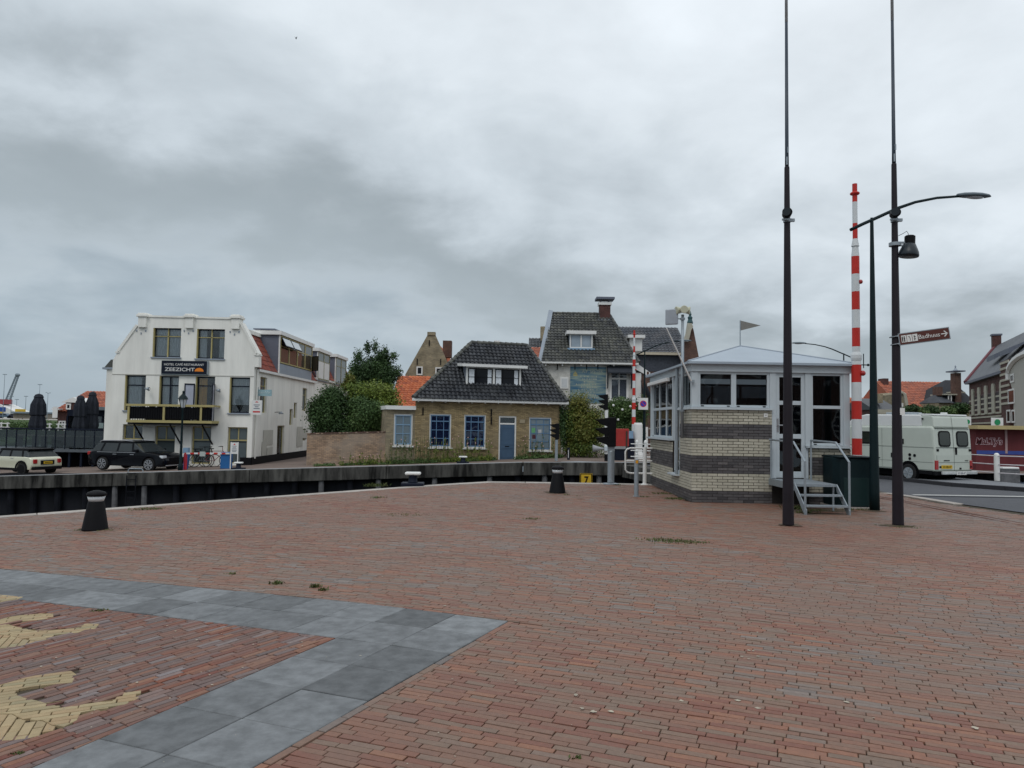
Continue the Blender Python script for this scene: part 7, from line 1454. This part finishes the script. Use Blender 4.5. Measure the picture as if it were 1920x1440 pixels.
p = P(38, 868, 38.9); mn = thing('cream_hatchback', 'cream small hatchback with black roof at the left picture edge', 'car', (p.x, 38.9, fz(p.x)), math.radians(180-20))
prof = [(-1.85,.30),(-1.93,.50),(-1.90,.78),(-1.78,.88),(-1.4,.91),(.7,.89),(1.0,.87),(1.65,.79),(1.88,.60),(1.90,.30)]; glp = [(-1.72,.87),(-1.42,1.20),(-1.25,1.27),(.1,1.31),(.45,1.26),(.98,.88)]
car(mn, 3.86, 1.72, 1.44, carcream, black, .98, prof, glp, (-1.22,1.25), .31, black, 1, [(-1.25,-1.1),(-.35,-.32),(.52,.36)])
for sy in (-1,1):
    MB().box(-1.97,sy*.66-.10,.60,-1.80,sy*.66+.10,.82).build('tail_lamp', lampred, mn, bevel=.03)
    ar_ = MB(); wr = .31
    for wx in (-1.22,1.25):
        for k in range(12): a0, a1 = math.pi*k/12, math.pi*(k+1)/12; f2 = lambda a, r_: (wx+r_*math.cos(a), sy*.862, wr+r_*math.sin(a)); ar_.prism([f2(a0,.35),f2(a1,.35),f2(a1,.44),f2(a0,.44)],(0,sy*.015,0))
    ar_.build('wheel_arch_trim', black, mn)
    MB().box(-1.0,sy*.86-.01,.24,1.0,sy*.86+.02,.36).build('sill', black, mn)
    for xx in (-.55,): MB().box(xx-.1,sy*.865-.008,.84,xx+.1,sy*.865+.012,.865).build('door_handle', chrome, mn)
MB().box(-1.97,-.36,.54,-1.90,.36,.75).build('plate_recess', black, mn); pl_ = MB().box(-1.985,-.24,.58,-1.965,.24,.70).build('number_plate', platey, mn); MB().box(-1.99,-.8,.28,-1.84,.8,.44).build('rear_bumper', black, mn, bevel=.03)
q = MB()
for k in range(6): q.box(-1.99,-.18+k*.065,.615,-1.985,-.14+k*.065,.665)
q.build('plate_marks', black, pl_)
# car park boom, posts, lantern and signs
p = P(338, 884, 37.9); lt = thing('lantern_post', 'dark green classic lantern post in front of the hotel', 'street lamp', (p.x, 37.9, fz(p.x))); h = P(338, 764, 37.9).z-fz(p.x)
MB().lathe([(.12,0),(.12,.25),(.07,.35),(.06,1.2),(.045,h-.1),(.08,h)], 14).build('post', greenp, lt, smooth=True); MB().lathe([(.10,h),(.20,h+.42)], 6).build('lantern_glass', lensm, lt); MB().lathe([(.25,h+.42),(.17,h+.56),(.06,h+.68),(.04,h+.74),(.06,h+.80),(.01,h+.86)], 12).build('lantern_roof', greenp, lt)
q = MB()
for k in range(6): a = k*math.pi/3; q.tube([(.10*math.cos(a),.10*math.sin(a),h),(.205*math.cos(a),.205*math.sin(a),h+.43)],.012,4)
q.build('lantern_rib', greenp, lt)
p = P(347, 882, 38.2); rp_ = thing('red_post', 'short red post beside the lantern post', 'post', (p.x, 38.2, fz(p.x))); MB().cyl((0,0,0),(0,0,.82),.085,n=12).build('post', mat('post_red', (.45,.03,.05), .5), rp_, bevel=.02)
p = P(337, 880, 38.6); bp_ = thing('blue_barrier_box', 'narrow blue post with pale top at the left end of the boom', 'post', (p.x+.25, 38.6, fz(p.x))); MB().prism([(-.12,0,0),(.06,0,0),(.18,0,.85),(-.02,0,.85)],(0,.25,0)).build('post', mat('boom_blue', (.02,.12,.33), .5), bp_); MB().box(-.12,-.02,.85,.14,.25,1.12).build('head', lblue, bp_)
p = P(424, 880, 38.4); bb = thing('boom_barrier', 'red and white boom on a blue cabinet closing the hotel car park', 'barrier', (p.x, 38.4, fz(p.x))); MB().box(-.24,-.2,0,.24,.2,.84).build('drive_cabinet', MATS['boom_blue'], bb, bevel=.02); MB().box(-.24,-.22,.72,.24,-.19,.80).build('cabinet_band', lblue, bb)
x = .24; k = 0; w0 = P(350, 850, 38.4).x-p.x
while x > w0: x2 = max(w0, x-.20); MB().box(x2,-.27,.74+ .015*x,x,-.22,.82+.015*x).build('boom_section', (whitep, redp)[k % 2], bb); x = x2; k += 1
xm = P(384, 850, 38.4).x-p.x; MB().box(xm-.14,-.30,.62,xm+.14,-.275,.86).build('notice_plate', mat('notice_grey', (.4,.44,.42), .6), bb)
p = P(438, 880, 38.0); ns = thing('notice_board', 'white notice board on two legs beside the blue cabinet', 'sign', (p.x, 38.0, fz(p.x)))
q = MB(); q.box(-.20,0,0,-.16,.04,1.35); q.box(.16,0,0,.20,.04,1.35); q.build('leg', white, ns); MB().box(-.16,.0,.75,.16,.03,1.33).build('board', sw, ns); q = MB()
for k, (w_, z_) in enumerate(((.22,1.14),(.18,1.06),(.24,1.0),(.24,.93),(.2,.87))): q.box(-w_/2,-.006,z_-.012,w_/2,-.0,z_+.012)
q.build('text_lines', MATS['sign_text_grey'], ns); MB().prism([(-.06,-.006,1.2),(.06,-.006,1.2),(0,-.006,1.28)],(0,.004,0)).build('red_emblem', sr, ns)
# bicycles behind the boom
def bicycle(loc, rz, label, fm_):
    t = thing('bicycle', label, 'bicycle', loc, rz, 'bicycles parked under the hotel windows')
    for x in (-.53,.53):
        w_ = MB(); n = 24
        w_.tube([(x+.34*math.cos(2*math.pi*k/n),0,.35+.34*math.sin(2*math.pi*k/n)) for k in range(n+1)], .02, 5); wo = w_.build('wheel', rubber, t); s_ = MB()
        for k in range(8): a = k*math.pi/4; s_.tube([(x,0,.35),(x+.33*math.cos(a),0,.35+.33*math.sin(a))],.004,3)
        s_.build('spokes', galv, wo)
    f = MB(); f.tube([(-.53,0,.35),(-.15,0,.85),(.38,0,.85),(.53,0,.35)],.018,6); f.tube([(-.08,0,.32),(-.22,0,.95)],.018,6); f.tube([(-.08,0,.32),(.38,0,.78)],.018,6); f.tube([(-.08,0,.32),(-.53,0,.35)],.012,6); f.tube([(.36,0,.75),(.32,0,1.08)],.016,6); f.build('frame', fm_, t)
    MB().tube([(.15,-.28,1.10),(.32,-.2,1.1),(.34,0,1.08),(.32,.2,1.1),(.15,.28,1.10)],.014,6).build('handlebar', black, t); MB().box(-.36,-.09,.95,-.10,.09,1.0).build('saddle', black, t, bevel=.03); MB().box(-.72,-.08,.72,-.35,.08,.75).build('carrier', black, t); return t
Yb = 40.6; g_ = lambda px: (P(px, 870, Yb).x, Yb, fz(P(px,870,Yb).x)); b1 = bicycle(g_(383), .1, 'black bicycle leaning under the frosted hotel window', black)
bicycle(g_(404), .25, 'dark red bicycle parked behind the boom near the blue cabinet', mat('bike_red', (.12,.015,.02), .4)); b3 = dup(b1, (g_(368)[0], 40.9, g_(368)[2]), -.1, 'black bicycle farthest left behind the red post')

# ------------------------------------------------------------------ camper van
VY = 26.6; vp = P(1789, 900, VY); van = thing('camper_van', 'sage grey high-roof camper van with white roof driving onto the bridge', 'camper van', (vp.x, VY, road_z(vp.x, VY)+.012), math.radians(90+22))
# local: x forward, rear at x=0, y to the left; the rear left corner is near the origin's left
Lv, Wv = 5.1, 1.9; Wh = Wv/2; cyl_ = Wh
pr = [(0,.42),(0.0,1.0),(.06,1.9),(.10,2.02),(Lv-1.35,2.02),(Lv-.95,1.85),(Lv-.55,1.15),(Lv-.05,.92),(Lv,.42)]
def vprism(pts, y0, y1, name, m, par=van, bevel=0, inset=0):
    b = MB(); b.prism([(x, y0, z) for x, z in pts], (0, y1-y0, 0)); return b.build(name, m, par, bevel=bevel)
vb = vprism(pr, -Wh, Wh, 'body', vanp, bevel=.07)
vprism([(.55,2.0),(.55,2.38),(.62,2.43),(Lv-2.1,2.46),(Lv-1.5,2.35),(Lv-1.05,2.0)], -Wh+.06, Wh-.06, 'white_roof', vanw, bevel=.06)
vprism([(.06,1.98),(.11,2.35),(.16,2.40),(.56,2.42),(.56,1.98)], -Wh+.07, Wh-.07, 'rear_roof', vanp, bevel=.05); vprism([(.12,2.395),(.13,2.45),(.7,2.47),(.7,2.40)], -Wh+.08, Wh-.08, 'roof_cap', vanw, bevel=.02)
MB().box(1.6,-.45,2.43,2.6,.3,2.54).build('roof_hatch', galv, van, bevel=.03); MB().box(.30,-.12,2.46,.42,.12,2.52).build('brake_light', vanw, van, bevel=.02); MB().cyl((.5,Wh-.08,2.28),(.5,Wh-.02,2.28),.03).build('vent_cap', black, van)
def side(x0, z0, x1, z1, name, m, out=.012, y=Wh, bevel=0): return MB().box(x0, y-.02, z0, x1, y+out, z1).build(name, m, van, bevel=bevel)
wn = side(2.55,1.32,3.45,1.80,'side_window',black,.014,bevel=.008); MB().box(2.60,Wh+.004,1.37,3.40,Wh+.020,1.75).build('pane', mat('van_pane', (.02,.026,.02), .1, coat=.4), wn)
wn = side(4.02,1.20,4.55,1.75,'cab_window',black,.014); MB().box(4.06,Wh+.004,1.24,4.51,Wh+.020,1.71).build('pane', MATS['van_pane'], wn)
side(1.25,1.36,1.72,1.55,'vent_grille',black,.02); side(1.45,.86,1.80,1.02,'vent_grille',black,.02)
for x, z in ((1.0,.98),(.80,.96),(1.0,.84)): MB().cyl((x,Wh-.01,z),(x,Wh+.015,z),.055,n=12).build('filler_cap', black, van)
sm = MB(); sm.box(.05,Wh-.01,1.255,Lv-.4,Wh+.006,1.27); sm.box(.05,Wh-.01,.735,Lv-.3,Wh+.005,.745); sm.box(3.95,Wh-.01,.5,3.96,Wh+.004,1.95); sm.box(2.2,Wh-.01,.5,2.21,Wh+.004,1.95); sm.build('side_seam', mat('seam_grey', (.12,.135,.12), .6), van)
sk = MB(); sk.box(.1,Wh-.05,.32,.75,Wh-.0,.45); sk.build('rear_skirt', black, van)
for wx in (1.05, Lv-1.0):
    for sy in (1, -1):
        MB().cyl((wx,sy*(Wh-.3),.34),(wx,sy*(Wh+.010),.34),.42,n=26).build('wheel_arch', dark, van)
        w_ = MB().cyl((wx,sy*(Wh-.24),.325),(wx,sy*(Wh+.03),.325),.325,n=26).build('wheel', rubber, van, bevel=.03); MB().cyl((wx,sy*(Wh+.03),.325),(wx,sy*(Wh+.042),.325),.20,n=18).build('rim', galv, w_)
        q = MB()
        for k in range(7): a = k*2*math.pi/7; q.prism([(wx+.03*math.cos(a),sy*(Wh+.042),.325+.03*math.sin(a)),(wx+.19*math.cos(a-.15),sy*(Wh+.042),.325+.19*math.sin(a-.15)),(wx+.19*math.cos(a+.15),sy*(Wh+.042),.325+.19*math.sin(a+.15))],(0,sy*.012,0))
        q.build('hub_spokes', chrome, w_)
# rear face (normal -x): door seams, windows, lamps, plates, bumper
def rrect(y0, z0, y1, z1, xo, th, r, name, m, par):
    # rounded pane lying on the sloping rear doors
    ya, yb = min(y0,y1), max(y0,y1); pts = []
    for cy_, cz_, a0 in ((yb-r,z1-r,0),(ya+r,z1-r,90),(ya+r,z0+r,180),(yb-r,z0+r,270)):
        for k in range(5): a_ = math.radians(a0+k*22.5); pts.append((0, cy_+r*math.cos(a_), cz_+r*math.sin(a_)))
    pts = [((.06*(z-1.0)/.9)-xo, y, z) for _, y, z in pts]; b = MB(); b.prism(pts, (-th,0,0)); return b.build(name, m, par)
def rear(y0, z0, y1, z1, name, m, out=.015, tilt=0, bevel=0, par=van):
    zc = (z0+z1)/2; xo = (.0 if zc < 1.0 else .06*(zc-1.0)/.9) if zc < 1.95 else .09
    return MB().box(xo-out, min(y0,y1), z0, xo+.03, max(y0,y1), z1).build(name, m, par, bevel=bevel)
for y0, y1 in ((.12,.72),(-.78,-.18)):
    w_ = rrect(y0, 1.30, y1, 1.86, -.01, .025, .13, 'rear_window', black, van); rrect(y0+.05, 1.35, y1-.05, 1.81, .014, .008, .10, 'pane', MATS['van_pane'], w_); 
    q = MB(); q.box(.012,y0+.08,1.40,.02,y0+.20,1.46); q.build('window_sticker', sw, w_)
dl = MB(); yc = -.02
dl.box(-.004,yc-.008,.46,.02,yc+.008,1.0); dl.add([(-.006,yc-.008,1.0),(-.006,yc+.008,1.0),(.052,yc+.008,2.0),(.052,yc-.008,2.0)],[(0,1,2,3)]); dl.add([(.055,yc-.008,2.0),(.055,yc+.008,2.0),(.10,yc+.008,2.38),(.10,yc-.008,2.38)],[(0,1,2,3)]); dl.box(-.004,-.86,1.27,.03,.86,1.28); dl.box(-.008,-.86,.745,.02,.86,.755); dl.box(.03,-.86,1.95,.10,.86,1.96)
dl.box(-.004,.84,.5,.02,.85,1.0); dl.build('door_seam', MATS['seam_grey'], van)
rear(-.16,1.02,-.08,1.28,'door_handle',black,.03,bevel=.01); rear(.74,1.14,.84,1.22,'hinge',black,.02); rear(-.90,1.14,-.78,1.22,'hinge',black,.02); rear(-.90,.55,-.80,.62,'hinge',black,.02); rear(-.36,.50,-.28,.56,'lock',black,.02)
rear(.78,.50,.93,.82,'tail_lamp',lampred,.02,bevel=.01); rear(-.93,.50,-.80,.82,'tail_lamp',lampred,.02,bevel=.01)
pl_ = rear(.10,.53,.62,.65,'number_plate',platey,.02); Mr_ = Matrix.Translation((-.024,.36,.59)) @ Matrix.Rotation(-math.pi/2,4,'Z'); text(pl_, 'lettering', '27-SB-47', .10, black, Mr_, width=.42, ext=.002)
rear(.66,.56,.72,.62,'plate_light',black,.03); q = MB(); q.box(-.012,.22,.80,-.002,.50,.83); q.build('model_badge', black, van); q = MB(); q.box(-.012,-.72,.80,-.002,-.56,.83); q.build('side_badge', MATS['seam_grey'], van)
MB().box(-.14,-1.02,.33,-.06,.72,.44).build('bumper_bar', mat('silver_bumper', (.5,.52,.52), .4, var=.25, scale=6), van, bevel=.02); lp = MB().box(-.16,-.42,.32,-.142,.06,.43).build('plate_board', sw, van); text(lp, 'lettering', '27-SB-47', .09, MATS['sign_text_grey'], Matrix.Translation((-.163,-.18,.375)) @ Matrix.Rotation(-math.pi/2,4,'Z'), width=.38, ext=.002)
MB().box(.0,-.93,.30,.3,.93,.44).build('underbody', black, van); MB().box(.3,-.8,.2,Lv-.3,.8,.42).build('chassis', dark, van)

# ------------------------------------------------------------------ right background
Y = 44; mx0, mx1 = gx(1822, Y), gx(2030, Y); ms = thing('snack_pavilion', 'low dark red snack pavilion with yellow canopy reading MaLTys beyond the water', 'building', (mx0, Y, 0)); zt = gz_(805,Y,1870); zb_ = gz_(884,Y,1870); mw = mx1-mx0
mred = mat('pavilion_red', (.125,.026,.03), .7, var=.15, streak=True); body = MB().box(.2,0,zb_-.2,mw,1.0,zt).build('wall', mred, ms); MB().box(-.1,-.7,zt,mw,1.3,zt+.22).build('canopy', mat('canopy_yellow', (.44,.36,.18), .7), ms)
MB().box(.25,-.02,gz_(852,Y,1870),mw,0,gz_(845,Y,1870)).build('blue_stripe', mat('stripe_blue', (.04,.07,.28), .6), ms); MB().box(gx(1883,Y)-mx0,-.05,gz_(850,Y,1870),gx(1887,Y)-mx0,-.0,zt).build('pale_post', mat('post_pink', (.4,.28,.28), .6), ms); MB().box(0.2,-.3,zb_-.15,mw,.0,zb_+.0).build('plinth', stone, ms)
xt, zt2 = gx(1856,Y)-mx0-.1, gz_(828,Y,1855); tx = text(ms, 'lettering', "MaLTy's", .50, mat('lettering_pink', (.62,.45,.48), .6), Tr(xt,-.025,zt2), width=1.60, bold=.035, ext=.004, shear=.15); text(ms, 'lettering_core', "MaLTy's", .50, mred, Tr(xt,-.035,zt2), width=1.56, bold=.006, ext=.004, shear=.15)
lq = MB(); lq.box(12, 39.8, -4, 60, 43.2, -1.1); lq.build('lower_quay', mat('blue_grey_quay', (.035,.05,.08), .8, var=.3, scale=.6), kind='structure', label='dark blue grey lower quay in front of the snack pavilion'); MB().box(12,43.2,-4,60,70,-.75).build('upper_quay', concrete, kind='structure', label='quay under the snack pavilion')
wb = thing('white_topped_block', 'grey block with white top behind the railing post', 'block', pz(1895, 880, 40.6)); MB().box(-.5,0,-1.2,.5,.5,.0).build('block', pilem, wb); MB().box(-.45,-.05,.0,.45,.45,.12).build('top', white, wb, bevel=.04)
# bank building with banded brick and slate roof (turned so that its front recedes to the left)
bA = P(1818, 780, 84); bB = P(1892, 780, 66); brz = math.atan2(bB.y-bA.y, bB.x-bA.x); FB_ = Frame((bA.x, bA.y, 0), brz); BW = (bB-bA).xy.length
bk = thing('banded_brick_building', 'dark red brick building with white stone bands and slate roof at the right', 'building', (bA.x, bA.y, 0), brz)
def bL(px, py, y=0): return FB_.L(px, py, y)
ez = bL(1850, 706)[1]; bwall = MB().box(0,0,-1,BW,9,ez).build('wall', rbrick, bk)
for py in (745.5,755.5,765.5,775,781,792.5): z_ = bL(1855, py)[1]; MB().box(0,-.05,z_-.1,BW,0,z_+.06).build('stone_band', stone, bk)
z_t = bL(1855, 735)[1]; z_b = bL(1855, 776)[1]
for i in range(5):
    xx = BW*(.13+.185*i); w_ = BW*.035; MB().box(xx-w_,-.12,z_b,xx+w_,0,z_t+.5).build('stone_pilaster', stone, bk); MB().prism([(xx-.7,-.14,z_t+.1),(xx+.7,-.14,z_t+.1),(xx+.45,-.14,z_t+.7),(xx-.45,-.14,z_t+.7)],(0,.14,0)).build('corbel', stone, bk)
    fwin(bk, xx+w_+.12, z_b+.3, xx+BW*.185-w_-.12, z_t-.1, y=-.005, m=mat('dark_frame', (.05,.03,.035), .5), fw=.12, pane=mat('matt_dark_pane', (.03,.022,.026), .6))
MB().box(-.2,-.4,ez-.25,BW+.2,0,ez).build('gutter', zincdark, bk)
zr_ = bL(1875, 645, 4.5)[1]; q = MB(); rx0 = bL(1868,648,4.5)[0]; q.add([(-.2,-.3,ez),(BW+.2,-.3,ez),(BW+.2,9.3,ez),(-.2,9.3,ez),(rx0,4.5,zr_),(BW+.2,4.5,zr_)],[(0,1,5,4),(2,3,4,5),(3,0,4),(1,2,5),(3,2,1,0)]); br_ = q.build('roof', mat('slate_roof', (.075,.082,.095), .55, var=.3, scale=.7), bk)
MB().tube([(-.2,-.3,ez),(rx0,4.5,zr_)], .25, 5).build('verge', mat('verge_red', (.14,.04,.05), .7), br_); x, z = bL(1875, 640, 4.5); ck = MB().box(rx0-.15,4.0,zr_-1.0,rx0+.8,4.9,zr_+1.2).build('chimney', rbrick, br_); MB().box(rx0-.25,3.9,zr_+1.2,rx0+.9,5.0,zr_+1.4).build('chimney_crown', zincdark, ck)
for i in range(2):
    xx = BW*(.34+.32*i); MB().prism([(xx,.6,ez+1.7),(xx,.6,ez+2.2),(xx,2.6,ez+3.1)],(BW*.2,0,0)).build('skylight_hood', zincdark, br_)
# corner bay and white gabled house, in line with the banded building's front
rt = thing('banded_side_tower', 'banded brick corner bay between the slate roof and white gable', 'building', (bA.x, bA.y, 0), brz)
xa, zt = bL(1888, 679); xb = bL(1905, 690)[0]; MB().box(xa,-.5,-1,xb,3,zt).build('wall', rbrick, rt)
for py in range(680, 760, 11): z_ = bL(1895, py)[1]; MB().box(xa-.05,-.56,z_-.1,xb+.05,-.5,z_+.1).build('stone_band', stone, rt)
wg = thing('white_gable_house', 'pale rendered house with rounded gable at the right picture edge', 'house', (bA.x, bA.y, 0), brz)
xa, z1_ = bL(1900, 737, -.6); xb = bL(2010, 737)[0]; MB().box(xa,-.6,-1,xb,7,z1_).build('wall', mat('pale_render', (.42,.41,.37), .8, var=.05), wg)
x0_, x1_ = bL(1908, 700)[0], bL(1985, 700)[0]; zs_, zp_ = bL(1906, 700)[1], bL(1918, 670)[1]
gpts = [(xa,z1_),(x0_,z1_+1.2)]+[(x0_+(x1_-x0_)*(.5-.5*math.cos(math.pi*k/10)), zs_+(zp_-zs_)*math.sin(math.pi*k/10)) for k in range(11)]+[(x1_,z1_)]
MB().prism([(a_,-.6,b_) for a_,b_ in gpts],(0,.4,0)).build('gable', MATS['pale_render'], wg); MB().tube([(a_,-.65,b_) for a_,b_ in gpts[1:-1]], .25, 6).build('gable_trim', white, wg)
for (a_,b_,c_,d_) in ((1911,700,1918,718),(1907,728,1919,758),(1904,768,1911,793),(1914,768,1920,793)): q0 = bL(a_,d_); q1 = bL(c_,b_); fwin(wg, q0[0], q0[1], q1[0], q1[1], y=-.61, fw=.14)
# red roofed warehouse and neighbours
Y = 95; t, r = gable_house('red_roof_warehouse', 'large house with a long red tiled roof above the camper van', gx(1688,Y), gx(1812,Y), Y, 12, -1, gz_(765,Y,1750), gz_(711,Y,1750), bbrick, tile_red, ridge='x', tw=.4, ch=.5)
x0t = gx(1688,Y); MB().box(gx(1694,Y)-x0t,5,gz_(725,Y,1700),gx(1704,Y)-x0t,6.5,gz_(705,Y,1700)).build('chimney', rbrick, r)
Y = 88; sc_ = thing('scroll_gable_house', 'narrow grey brick house with pale scrolled gable left of the red roof', 'house', (gx(1683,Y), Y, 0)); w_ = gx(1701,Y)-gx(1683,Y); s = Y/F
MB().prism([(0,0,-1),(w_,0,-1),(w_,0,gz_(757,Y)),(w_*.85,0,gz_(740,Y)),(w_*.72,0,gz_(727,Y)),(w_*.4,0,gz_(722,Y)),(0,0,gz_(727,Y))],(0,6,0)).build('wall', gbrick, sc_); MB().tube([(w_,-.05,gz_(757,Y)),(w_*.86,-.05,gz_(740,Y)),(w_*.72,-.05,gz_(727,Y)),(w_*.4,-.05,gz_(723,Y)),(0,-.05,gz_(727,Y))], .22, 6).build('gable_trim', stone, sc_); fwin(sc_, w_*.33, gz_(757,Y), w_*.6, gz_(743,Y), fw=.15)
Y = 84; t, r = gable_house('eaved_row_house', 'brick house with cream eaves and dark roof between the barrier and right flagpole', gx(1640,Y), gx(1682,Y), Y, 8, -1, gz_(768,Y,1660), gz_(745,Y,1660), rbrick, tile_blk, ridge='x', do_tiles=False); x0t = gx(1640,Y); MB().box(-.1,-.4,gz_(768,Y,1660)-.5,gx(1682,Y)-x0t,-.02,gz_(768,Y,1660)).build('eaves', stone, t)
for px in (1650,1659,1668): fwin(t, gx(px,Y)-x0t, gz_(786,Y,1660), gx(px+4,Y)-x0t, gz_(773,Y,1660), fw=.08)
MB().box(gx(1658,Y)-x0t,1,gz_(755,Y,1660),gx(1664,Y)-x0t,2.5,gz_(738,Y,1660)).build('chimney', gbrick, r)
Y = 100; t, r = gable_house('orange_roofed_house', 'distant house with orange roof right of the near striped barrier', gx(1612,Y), gx(1662,Y), Y, 9, -1, gz_(775,Y,1630), gz_(744,Y,1630), bbrick, tile_orng, ridge='x', tw=.4, ch=.5); fwin(t, gx(1619,Y)-gx(1612,Y), gz_(765,Y,1625), gx(1629,Y)-gx(1612,Y), gz_(756,Y,1625), fw=.2)
Y = 92; t = thing('dark_dormer_house', 'house with steep black hipped roof and two pale dormers left of the banded building', 'house', (gx(1764,Y), Y, 0)); x0t = gx(1764,Y); zE_ = gz_(757,Y,1790); zR_ = gz_(708,Y,1805); w_ = gx(1830,Y)-x0t
MB().box(0,0,-1,w_,10,zE_).build('wall', mat('dull_yellow_wall', (.30,.25,.16), .9), t); q = MB(); q.add([(-.3,-.3,zE_),(w_,-.3,zE_),(w_,10,zE_),(-.3,10,zE_),(gx(1817,Y)-x0t,5,zR_),(w_,5,zR_)],[(0,1,5,4),(2,3,4,5),(3,0,4),(1,2,5),(3,2,1,0)]); r = q.build('roof', mat('black_roof', (.014,.016,.021), .7), t)
for (a_,b_,c_,d_,yy) in ((1776,741,1783,754,-.2),(1801,736,1809,750,1.0)):
    xa_, xb_ = gx(a_,Y)-x0t, gx(c_,Y)-x0t; MB().box(xa_-.1,yy+.02,gz_(d_,Y,1790)-.1,xb_+.1,yy+3,gz_(b_,Y,1790)).build('dormer', mat('black_roof', (.014,.016,.021)), r); fwin(t, xa_, gz_(d_,Y,1790), xb_, gz_(b_,Y,1790), y=yy, fw=.12); MB().box(xa_-.5,yy-.2,gz_(b_,Y,1790),xb_+.6,yy+3,gz_(b_,Y,1790)+.15).build('dormer_roof', stone, r)
Y = 90; ct = thing('brick_chimney_cowl', 'brick chimney stack with spired metal cowl left of the banded building', 'chimney', (gx(1816,Y), Y+2, gz_(735,Y))); s = Y/F; MB().box(-5.5*s,0,-1,6*s,1,gz_(697,Y,1816)-gz_(735,Y)).build('stack', bbrick, ct); h = gz_(695,Y,1816)-gz_(735,Y); MB().box(-10*s,-.5,h,10*s,1.5,h+.15).build('cowl_plate', zincdark, ct); MB().lathe([(5*s,0),(1.5*s,5*s),(1*s,7*s),(1.8*s,8*s),(.3*s,11*s)],10,M=Tr(0,.5,h+.15)).build('cowl_spire', zinc, ct)
Y = 93; t2_ = thing('small_hipped_roof', 'small grey and red hipped roof with chimney below the long red roof', 'house', (gx(1752,Y)-.3, Y-2, 0)); s = Y/F; q = MB(); q.add([(-2*s,0,gz_(756,Y,1765)),(24*s,0,gz_(756,Y,1765)),(24*s,5,gz_(756,Y,1765)),(-2*s,5,gz_(756,Y,1765)),(6*s,2,gz_(739,Y,1765)),(16*s,2,gz_(739,Y,1765))],[(0,1,5,4),(1,2,5),(2,3,4,5),(3,0,4),(3,2,1,0)]); q.build('roof', MATS['slate_roof'], t2_); MB().box(5*s,1.2,gz_(742,Y,1765),14*s,2.4,gz_(726,Y,1765)).build('chimney', bbrick, t2_); MB().box(-2*s,.3,-1,24*s,4.7,gz_(757,Y,1765)).build('wall', gbrick, t2_)
# clipped trees above the van
for i, px in enumerate((1706, 1728, 1750, 1773, 1797)):
    Y = 70; c = pz(px, 772+ (i % 2)*2, Y); t = thing('pollard_tree', 'green clipped tree, %s of the five above the camper van roof' % ('leftmost', 'second from left', 'middle', 'second from right', 'rightmost')[i], 'tree', (c[0], Y, -.6), 0, 'clipped trees beyond the camper van'); s = Y/F
    foliage('crown', lf_mid if i % 2 else lf_dark, blobs((0,0,c[2]+.6), (14*s,1.2,13*s), 12, 70+i, size=.5), 3500, .11, t, 70+i); MB().cyl((0,0,0),(0,0,c[2]+.6),.15,.1,8).build('trunk', bark, t)
rowb = thing('far_brick_row', 'brick street front behind the camper van', 'building', (gx(1600,110), 110, 0)); MB().box(0,0,-1,gx(1840,110)-gx(1600,110),6,gz_(790,110,1750)).build('wall', bbrick, rowb)
gs = thing('green_round_sign', 'small white board with a green disc beside the van roof', 'sign', pz(1814, 795, 50)); MB().box(-.25,0,-.45,.25,.04,.5).build('board', sw, gs); MB().cyl((0,-.01,.15),(0,-.03,.15),.16,n=14).build('disc', mat('disc_green', (.02,.25,.1), .6), gs); MB().cyl((0,.06,-3),(0,.06,.5),.04).build('pole', galv, gs)
gs2 = thing('green_round_sign', 'white board with a green disc above the yellow canopy', 'sign', pz(1870, 793, 50)); MB().box(-.4,0,-.6,.4,.04,.35).build('board', sw, gs2); MB().cyl((0,-.01,.05),(0,-.03,.05),.2,n=14).build('disc', MATS['disc_green'], gs2); MB().cyl((0,.06,-3),(0,.06,.3),.04).build('pole', galv, gs2)
bd = thing('gull', 'tiny dark gull flying high in the upper left sky', 'bird', pz(555, 72, 60)); b = MB(); b.ball((0,0,0),(.04,.11,.05),8,6); b.prism([(0,-.04,.02),(.05,.04,.02),(.10,.0,.13),(.09,-.04,.13)],(0,0,.012)); b.prism([(0,-.04,.02),(-.05,.04,.02),(-.10,.0,.13),(-.09,-.04,.13)],(0,0,.012)); b.build('body', mat('gull_grey', (.1,.1,.11), .8), bd)
